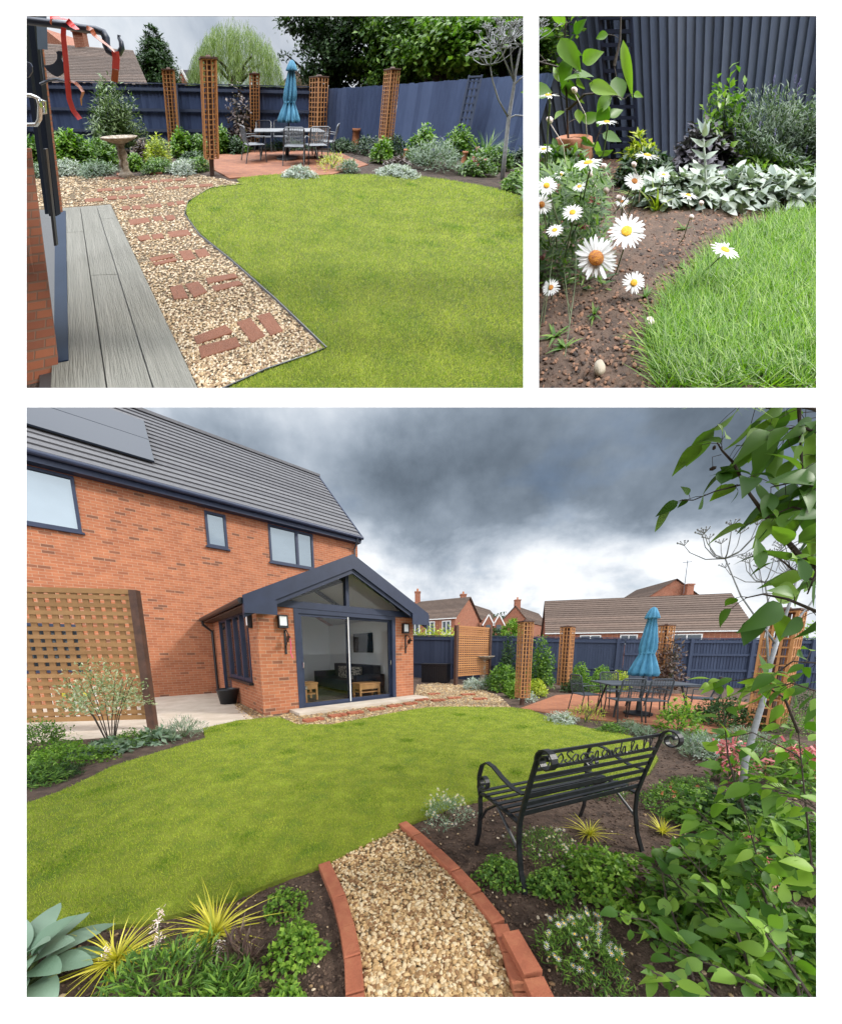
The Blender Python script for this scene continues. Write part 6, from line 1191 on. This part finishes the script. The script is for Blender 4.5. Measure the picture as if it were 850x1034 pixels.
D = np.stack([rng.normal(-.1, .6, len(P)), rng.normal(0, .6, len(P)), np.ones(len(P))], 1); a = rng.normal(-pi/2, .9, len(P)); Nn = np.stack([np.cos(a), np.sin(a), np.zeros(len(P))+.3], 1)
mb = MB(); mb.leaves(np.column_stack([P, np.zeros(len(P))]), D, Nn, rng.uniform(.026, .07, len(P)), .0016+.0022*r_*rng.uniform(.6, 1.3, len(P)), k=4, curl=.5, prof='blade', fold=.1)
solo('grass', mb, m_bladeG, 'long bright green grass blades in the close view', 'grass', kind='stuff')
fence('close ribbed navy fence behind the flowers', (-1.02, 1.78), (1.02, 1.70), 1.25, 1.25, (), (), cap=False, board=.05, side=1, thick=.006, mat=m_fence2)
lattice_panel('ladder_trellis', 'dark ladder trellis on the ribbed fence', at(618, 150, 1.72), at(644, 150, 1.71), .1, 1.2, 2, 17, .02, m_navy, m_navy, pw=.022)
p = G(588, 196); t = thing('chimney_pot', 'terracotta chimney pot half hidden by the climber', 'pot', (p[0], p[1], 0)); r_ = 17*FR.sz(p[1]); h_ = float(at(588, 137, p[1])[2])
mb = MB((p[0], p[1], 0)); mb.lathe((0, 0, 0), [(r_*.92, 0), (r_*.92, h_*.8), (r_, h_*.82), (r_, h_*.98), (r_*.85, h_), (r_*.8, h_*.9)], 24); part('pot_body', mb, m_pot, t, True)
p = G(820, 205); t = thing('chimney_pot', 'terracotta shard of pot at the right behind the lavender', 'pot', (p[0]+.25, p[1]+.3, 0)); mb = MB((p[0]+.25, p[1]+.3, 0)); mb.lathe((0, 0, 0), [(.05, 0), (.055, .32), (.06, .36), (.05, .36)], 16); part('pot_body', mb, m_pot, t, True) if 0 else part('pot_body', mb, m_pot, t, True)
# climber: broad leaves on a stem
cl = thing('climbing_plant', 'climber with broad bright leaves at the upper left', 'plant', (at(572, 200, 1.1)*[1, 1, 0]))
ml, ms = MB(), MB()
for pts, n in [(((575, 205, 1.1), (574, 150, 1.05), (572, 100, 1.0), (570, 50, .98), (571, 18, .97)), 16), (((574, 110, 1.0), (590, 95, .98), (615, 92, .97), (630, 100, .96)), 8), (((544, 62, 1.0), (560, 66, 1.), (585, 72, 1.)), 5), (((620, 66, 1.), (626, 40, 1.), (627, 10, 1.)), 3), (((585, 200, 1.1), (595, 160, 1.1), (610, 120, 1.1)), 8)]:
    leafy_branch(ml, ms, B(*pts), np.linspace(.005, .002, len(pts)), n, .085, .055, face=(0, -1, .2))
q = [((566, 38), (582, 66)), ((588, 62), (604, 52)), ((595, 84), (618, 92)), ((629, 40), (636, 90)), ((575, 58), (566, 84)), ((580, 34), (588, 20))]
ml.leaves([at(*a, .95) for a, b in q], [at(*b, .93)-at(*a, .95) for a, b in q], np.tile([0, -1, .3], (len(q), 1)), [np.linalg.norm(at(*b, .93)-at(*a, .95))*1.15 for a, b in q], [.062, .05, .05, .034, .045, .03], k=7, curl=.2, fold=.12)
part('foliage', ml, m_leafA, cl, True); part('stems', ms, m_bark, cl)
uf = 'soft planting behind the daisies'
pb('leafy_plant', 'green clump under the climber and around the pot', 578, 214, 72, 62, 1500, .04, .022, m_leafB, uf, fill=.2); pb('euphorbia', 'yellow and orange leaved clump right of the pot', 648, 178, 34, 40, 500, .045, .024, m_leafE, uf, fill=.1)
pb('heuchera', 'dark plum leaved clump in the middle of the border', 712, 184, 70, 52, 1100, .045, .034, m_leafP, uf); pb('lavender', 'grey green lavender with faint mauve spikes', 768, 178, 110, 78, 5200, .04, .009, m_leafL, uf, up=.9, flower=(34, .016, m_purple, 'spike'))
pb('leafy_plant', 'tall fresh green stems before the ribbed fence', 728, 178, 60, 92, 620, .05, .028, m_leafA, uf, fill=.05); pb('herb_clump', 'green clump above the silver leaves on the right', 775, 184, 90, 34, 1600, .035, .018, m_leafA, uf); pb('dark_shrub', 'dark green low shrub behind the middle daisies', 655, 190, 60, 34, 900, .045, .022, m_leafC, uf)
pb('leafy_plant', 'dull green plant filling behind the right lavender', 812, 178, 60, 70, 1800, .04, .014, m_leafL, uf)
ul = 'silver lambs ear clumps along the bed'
for lab, px, py, w, h in [('silver woolly leaves beside the middle daisies', 668, 208, 52, 34), ('silver woolly clump with one upright stem', 706, 207, 56, 38), ('silver woolly clump in the middle right', 752, 211, 62, 40), ('widest silver woolly clump at the right edge', 800, 212, 66, 42)]:
    x, y, r, h = bpx(px, py, w, h); bush('silver_plant', lab, x, y+.03, r, h*.8, 300, .062, .028, m_leafD, ul, k=6, prof='round', curl=.35, stems=3, rnd=.75, up=.2)
mb = MB(); a = at(712, 190, .92); mb.tube([at(713, 200, .93), at(712, 165, .93), at(710, 140, .93)], [.006, .005, .004], 6); st_ = MB(); st_.leaves([at(711, y, .92) for y in (185, 170, 160, 148, 138, 135)]*2, [(1, -.2, .6), (-1, -.2, .5), (1, 0, .7), (-1, 0, .8), (.3, 0, 1), (-.4, 0, 1)]+[(-1, -.3, .4), (1, -.3, .4), (-.8, -.4, .8), (.8, -.4, .8), (0, -.5, 1), (.1, .5, 1)], [(0, -1, .5)]*12, .055, .02, k=5, curl=.4, prof='heart')
t = thing('woolly_plant', 'upright woolly silver stem before the plum foliage', 'plant', at(713, 200, .93)); part('stem', mb, m_leafD, t); part('leaves', st_, m_leafD, t, True)
# daisies
def daisy_head(t, c, ax, R_, cmat, petals=34, lab=None, droop=.12, crad=.30):
    ax = nrm(np.array(ax, float)); s_ = nrm(np.cross(ax, [1, .13, .2])); q = np.cross(ax, s_); mb = MB()
    for ring, (m, off, tl) in enumerate([(petals//2, 0, .02), (petals//2, .5, .10)]):
        a = (np.arange(m)+off)*2*pi/m+rng.normal(0, .05, m); D = np.outer(np.cos(a), s_)+np.outer(np.sin(a), q)
        mb.leaves(c+D*R_*crad*.75-ax*R_*.02*ring, D+ax*rng.normal(tl, .08, (m, 1)), np.tile(ax, (m, 1))+rng.normal(0, .12, (m, 3)), R_*(1-crad*.7)*rng.uniform(.86, 1.08, m), R_*.155, k=5, fold=.12, curl=rng.normal(droop, .08, (m, 1)), prof='petal')
    f = part('flower', mb, m_petal, t, True, label=lab); cm = MB(); n = 10
    pr = [(R_*crad*math.cos(b), R_*crad*.45*math.sin(b)) for b in np.linspace(0, pi/2*.97, 6)]; a = np.linspace(0, 2*pi, 20, endpoint=False); V = []
    for r, z in pr: V.append(c+np.outer(np.cos(a), s_)*r+np.outer(np.sin(a), q)*r+ax*(z+R_*.02))
    cm.add(np.concatenate(V), [(i*20+j, i*20+(j+1) % 20, (i+1)*20+(j+1) % 20, (i+1)*20+j) for i in range(5) for j in range(20)], polys=[list(range(100, 120))])
    for i in range(90): rr = R_*crad*math.sqrt(i/90); b = i*2.4; z = R_*crad*.45*math.sqrt(max(1-(rr/(R_*crad))**2, 0)); cm.stones(np.array([c+s_*rr*math.cos(b)+q*rr*math.sin(b)+ax*(z+R_*.02)]), R_*.05, .9, .1)
    part('flower_centre', cm, cmat, f)
dp = thing('daisy_plant', 'white daisies with orange centres leaning over the soil', 'daisies', G(575, 330))
FL_ = [(602, 260, 22.5, .40, (-.10, -1, .35), m_rustc, ((585, 268), (560, 272), (540, 275)), 'largest daisy with a rusty orange centre'), (632.8, 232.9, 18.5, .42, (.0, -.62, .8), m_yellow, ((630, 250), (622, 275), (600, 300)), 'open daisy with a yellow centre above the largest'), (640, 285, 11.5, .44, (.25, -.8, .4), m_yellow, ((638, 300), (630, 320)), 'small open daisy below the others'),
 (732, 252, 15, .46, (.30, 0, 1), m_yellow, ((724, 262), (707, 278), (688, 287)), 'single daisy leaning over the grass'), (695, 197, 10, .6, (.2, .1, 1), m_yellow, ((698, 215), (690, 240), (672, 264)), None), (640.6, 182.3, 10, .5, (.3, -.6, .6), m_rustc, ((632, 200), (620, 215)), None), (653.6, 156.7, 13, .52, (.15, .08, 1), m_yellow, ((650, 175), (640, 200)), None),
 (594, 164, 14.5, .43, (-.1, -.12, 1), m_yellow, ((592, 185), (586, 215), (575, 250)), None), (612.7, 123, 10.5, .5, (.05, -.08, 1), m_yellow, ((610, 150), (600, 190)), None), (553.6, 96, 10.5, .45, (0, -.08, 1), m_yellow, ((553, 130), (552, 180), (555, 240)), None), (552, 186.7, 9.5, .40, (.2, -.8, .5), m_yellow, ((556, 200), (565, 230)), None), (547, 206, 10.5, .40, (0, -.9, .4), m_rustc, ((550, 220), (556, 250)), None),
 (578, 214, 10, .41, (.1, -.5, .8), m_yellow, ((577, 230), (570, 260)), None), (642, 186, 7, .55, (0, -.5, .8), m_yellow, ((640, 200), (630, 230)), None),
 (560, 232, 8, .43, (.1, -.4, .9), m_yellow, ((562, 250),), None), (585, 188, 7.5, .48, (-.1, -.3, 1), m_yellow, ((584, 210),), None), (549, 150, 8, .5, (.1, -.3, 1), m_yellow, ((550, 180),), None), (628, 203, 7, .55, (0, -.4, .9), m_rustc, ((626, 225),), None), (566, 176, 7, .52, (.2, -.3, 1), m_yellow, ((566, 200),), None), (556, 290, 8.5, .42, (.1, -.6, .7), m_rustc, ((556, 310),), None), (670, 176, 7, .6, (.1, -.2, 1), m_yellow, ((668, 200),), None)]
sm_ = MB()
for px, py, rpx, Yd, ax, cm, stem, lab in FL_:
    c = at(px, py, Yd); R_ = rpx*(Yd/(FR.ray(px, py)[1]))/FR.f; daisy_head(dp, c, ax, R_, cm, 40 if rpx > 15 else 30, lab, crad=.36 if cm is m_rustc and rpx > 20 else .30)
    axn = nrm(np.array(ax, float)); sm_.tube([c-axn*.002, c-axn*.012]+[at(a, b, Yd+.03*(i+1)) for i, (a, b) in enumerate(stem)], [.0016]*2+[.0013]*len(stem), 6)
bud = at(656, 327, .36); bs_ = MB(); bs_.lathe(bud, [(.003, -.008), (.007, -.002), (.0085, .006), (.007, .011), (.003, .013)], 12)
sm_.tube([bud-[0, 0, .006], at(648, 343, .35), at(630, 358, .34), at(605, 368, .33), at(585, 367, .33)], .0013, 6)
part('stem', sm_, m_stem, dp); part('seed_bud', bs_, m_palepink, dp, True)
for px, py, Yd in [(580, 91, .6), (610, 168, .55), (640, 166, .6), (555, 121, .55), (708, 205, .62), (698, 219, .58), (612, 192, .5), (596, 176, .5), (625, 200, .5), (619, 288, .5)]:
    c = at(px, py, Yd); mb = MB(); r = .0065; mb.lathe(c, [(.002, -r), (r*.8, -r*.4), (r, r*.4), (r*.6, r), (.001, r*1.1)], 10); mb.tube([c-[0, 0, r], c+[.01, .02, -.05], c+[.0, .04, -.11]], .0009, 5); part('bud', mb, m_palepink, dp, True)
for px, py in [(600, 203), (588, 230), (560, 190), (548, 262), (549, 290)]:
    c = at(px, py, .5); mb = MB(); n = 18; D = rng.normal(0, 1, (n, 3))*[1, .6, .8]+[0, 0, .6]; mb.leaves(np.tile(c, (n, 1)), D, np.tile([0, -1, .3], (n, 1)), .014, .004, k=2, prof='blade'); part('faded_flower', mb, m_pinkp, dp)
n = 4200; px_ = rng.uniform(528, 612, n); py_ = np.minimum(rng.uniform(170, 362, n), 372-(px_-540)*1.15+20); Y_ = rng.uniform(.46, .66, n); P = np.array([at(a, b, c) for a, b, c in zip(px_, py_, Y_)]); P = P[P[:, 2] > .003]
D = rng.normal(0, 1, (len(P), 3))*[1, .6, .6]+[.1, 0, .5]; mb = MB(); mb.leaves(P, D, rng.normal(0, .4, (len(P), 3))+[0, -.5, .8], rng.uniform(.014, .032, len(P)), rng.uniform(.003, .007, len(P)), k=4, curl=.3, prof='oval'); part('foliage', mb, m_leafB, dp, True)
mb = MB()
for i in range(9):
    a, b = rng.uniform(540, 590), rng.uniform(180, 300); c = at(a, b, rng.uniform(.5, .62)); g = G(a+rng.uniform(-12, 20), 300+rng.uniform(-20, 60)); mb.tube([g, g*.6+c*.4+rng.normal(0, .02, 3), g*.25+c*.75+rng.normal(0, .02, 3), c], .0008, 5)
part('stem', mb, m_stem, dp)
us = 'small weeds on the bare soil'
for lab, px, py, w in [('small leafy weed at the lower left of the soil', 570, 352, 34), ('tiny green weed left of the pebble', 560, 340, 44), ('little green seedling right of the small daisy', 652, 300, 22), ('thin leaved seedling beside the grass edge', 690, 272, 22), ('tiny seedling near the top of the soil', 690, 232, 20), ('small weed under the largest daisy', 600, 318, 44)]:
    g = G(px, py); tuft('weed', lab, g[0], g[1], w*FR.sz(g[1])*.5, .022, 12, .007, m_leafA, us, droop=.5)
g = G(662, 213); tuft('yellow_leaf_plant', 'strappy yellow leaves among green before the silver clump', g[0], g[1], .06, .10, 12, .014, m_leafE, None, droop=.5); g = G(652, 205); tuft('leafy_plant', 'bright green strappy plant beside the silver clump', g[0], g[1], .07, .12, 40, .012, m_leafA, None, droop=.6)
g = G(606, 376); mb = MB(); mb.lathe((g[0], g[1], 0), [(.004, -.001), (.008, .003), (.0082, .012), (.006, .021), (.002, .025)], 14, lambda a, i: .06*np.sin(a*2)); solo('pebble', mb, m_pebble, 'smooth pale pebble standing on the brown soil', 'pebble', smooth=True)
# ================================================================== camera, sky, sun
cam = bpy.data.cameras.new('camera'); co = bpy.data.objects.new('camera', cam); COL.objects.link(co); sc.camera = co
co.location = CW; co.rotation_euler = (pi/2-TH, 0, 0); cam.sensor_fit = 'HORIZONTAL'; cam.sensor_width = 36; cam.lens = 36*CAM_F/850
cam.shift_y = (CAM_CY-517)/850; cam.clip_start = .05; cam.clip_end = 900; sc.render.resolution_x, sc.render.resolution_y = 841, 1024
sd = nrm(np.array([.78, -.12, .60])); sel = math.asin(sd[2]); saz = math.atan2(sd[0], sd[1])
L_ = bpy.data.lights.new('sun', 'SUN'); L_.energy = 3.0; L_.angle = math.radians(9); L_.color = (1, .96, .9); lo = bpy.data.objects.new('sun', L_); COL.objects.link(lo)
from mathutils import Vector
lo.rotation_euler = Vector(tuple(-sd)).to_track_quat('-Z', 'Y').to_euler(); lo.location = (20, -5, 20)
W_ = bpy.data.worlds.new('World'); sc.world = W_; W_.use_nodes = True; nt = W_.node_tree; nt.nodes.clear()
out = nt.nodes.new('ShaderNodeOutputWorld'); bg = nt.nodes.new('ShaderNodeBackground'); nt.links.new(bg.outputs[0], out.inputs[0])
sky = nt.nodes.new('ShaderNodeTexSky'); sky.sky_type = 'NISHITA'; sky.sun_disc = False; sky.sun_elevation = sel; sky.sun_rotation = saz
tc = nt.nodes.new('ShaderNodeTexCoord'); sx = nt.nodes.new('ShaderNodeSeparateXYZ'); nt.links.new(tc.outputs['Generated'], sx.inputs[0])
def math_(op, a, b=None, clamp=False):
    n = nt.nodes.new('ShaderNodeMath'); n.operation = op; n.use_clamp = clamp
    for k, v in enumerate((a, b)):
        if v is None: continue
        if hasattr(v, 'node'): nt.links.new(v, n.inputs[k])
        else: n.inputs[k].default_value = v
    return n.outputs[0]
zc = math_('MAXIMUM', sx.outputs[2], 0.); den = math_('ADD', zc, .28)
cbx = nt.nodes.new('ShaderNodeCombineXYZ'); nt.links.new(math_('DIVIDE', sx.outputs[0], den), cbx.inputs[0]); nt.links.new(math_('DIVIDE', sx.outputs[1], den), cbx.inputs[1])
def wnoise(scale, det, off, dist=.0):
    n = nt.nodes.new('ShaderNodeTexNoise'); n.inputs['Scale'].default_value = scale; n.inputs['Detail'].default_value = det; n.inputs['Roughness'].default_value = .55; n.inputs['Distortion'].default_value = dist
    mp = nt.nodes.new('ShaderNodeMapping'); mp.inputs['Location'].default_value = off; mp.inputs['Scale'].default_value = (1, 1.1, 1); nt.links.new(cbx.outputs[0], mp.inputs[0]); nt.links.new(mp.outputs[0], n.inputs['Vector']); return n.outputs['Fac']
n1 = wnoise(1.1, 7, (3.2, 1.1, 0), .3); n2 = wnoise(2.6, 8, (7., 2., 0), .2)
# clouds: bright rim low down, a heavy dark bank above it, thin bright cloud higher up
prof = nt.nodes.new('ShaderNodeValToRGB'); e = prof.color_ramp.elements
SKYP = [(0, .88), (.14, .88), (.22, .80), (.28, .56), (.34, .26), (.42, .20), (.48, .24), (.55, .36), (.64, .48), (.76, .72), (.88, 1.), (1., 1.1)]
while len(e) < len(SKYP): e.new(.5)
for k, (p, c) in enumerate(SKYP): e[k].position = p; e[k].color = (c, c, c, 1)
nz = math_('ADD', zc, math_('MULTIPLY', math_('SUBTRACT', n1, .5), .34), True)
# the left of the view is thinner cloud
left = math_('MULTIPLY', math_('MAXIMUM', math_('SUBTRACT', math_('MULTIPLY', sx.outputs[0], -1.), .05), 0.), .62)
nt.links.new(nz, prof.inputs[0]); v = math_('ADD', prof.outputs[0], left)
n3 = nt.nodes.new('ShaderNodeTexNoise'); n3.inputs['Scale'].default_value = 4.2; n3.inputs['Detail'].default_value = 9; n3.inputs['Roughness'].default_value = .58; nt.links.new(tc.outputs['Generated'], n3.inputs['Vector'])
v = math_('MULTIPLY', v, math_('ADD', math_('MULTIPLY', n2, .9), .55)); v = math_('MULTIPLY', v, math_('ADD', math_('MULTIPLY', n3.outputs['Fac'], 1.9), .08))
back = math_('MULTIPLY', math_('MAXIMUM', math_('SUBTRACT', math_('MULTIPLY', sx.outputs[1], -1.), -.05), 0.), 1.9)
over = math_('MULTIPLY', math_('POWER', math_('MAXIMUM', math_('SUBTRACT', sx.outputs[2], .86), 0.), 1.), 26.)
v = math_('ADD', v, math_('ADD', back, over))  # extra brightness added to unseen sky behind and overhead, to light the scene
tint = nt.nodes.new('ShaderNodeValToRGB'); e = tint.color_ramp.elements; e[0].position = .08; e[0].color = (.72, .94, 1.22, 1); e[1].position = .85; e[1].color = (.96, 1., 1.05, 1); nt.links.new(v, tint.inputs[0])
cloud = nt.nodes.new('ShaderNodeVectorMath'); cloud.operation = 'SCALE'; nt.links.new(tint.outputs[0], cloud.inputs[0]); nt.links.new(v, cloud.inputs['Scale'])
sks = nt.nodes.new('ShaderNodeVectorMath'); sks.operation = 'SCALE'; nt.links.new(sky.outputs[0], sks.inputs[0]); sks.inputs['Scale'].default_value = .10
mx = nt.nodes.new('ShaderNodeMix'); mx.data_type = 'RGBA'
gap = nt.nodes.new('ShaderNodeValToRGB'); gap.color_ramp.elements[0].position = .34; gap.color_ramp.elements[0].color = (.65,)*3+(1,); gap.color_ramp.elements[1].position = .44; gap.color_ramp.elements[1].color = (1, 1, 1, 1); nt.links.new(wnoise(1.7, 5, (11., 4., 0)), gap.inputs[0])
nt.links.new(gap.outputs[0], mx.inputs[0]); nt.links.new(sks.outputs[0], mx.inputs[6]); nt.links.new(cloud.outputs[0], mx.inputs[7]); nt.links.new(mx.outputs[2], bg.inputs[0]); bg.inputs[1].default_value = 1.
sc.view_settings.view_transform = 'Standard'; sc.view_settings.look = 'None'; sc.view_settings.exposure = .15; sc.view_settings.gamma = 1
sc.cycles.use_denoising = True; sc.cycles.max_bounces = 8; sc.cycles.transparent_max_bounces = 12; sc.cycles.sample_clamp_indirect = 6

# ------------------------------------------------ white collage card with its three openings
use(MAIN)
cy_ = .275
def card_pt(px, py): return CW+RG@np.array([(px-CAM_CX)/CAM_F*cy_, cy_, (CAM_CY-py)/CAM_F*cy_])
mb = MB(); xs = [-260, 26.5, 528.3, 544, 824.3, 910]; tk = RG@np.array([0, .0002, 0])
def rect(x0, y0, x1, y1):
    P0 = [card_pt(x0, y1), card_pt(x1, y1), card_pt(x1, y0), card_pt(x0, y0)]; mb.hexa(P0+[p+tk for p in P0])
rect(-260, -120, 1200, 15.5); rect(-260, 391.7, 1200, 411.2); rect(-260, 1007.7, 1200, 1180)
for y0, y1, xx in ((15.5, 391.7, ((-260, 26.5), (528.3, 544), (824.3, 1200))), (411.2, 1007.7, ((-260, 26.5), (824.3, 1200)))):
    for a, b in xx: rect(a, y0, b, y1)
solo('collage_card', mb, m_card, 'white display card with three rectangular picture openings', 'display card')
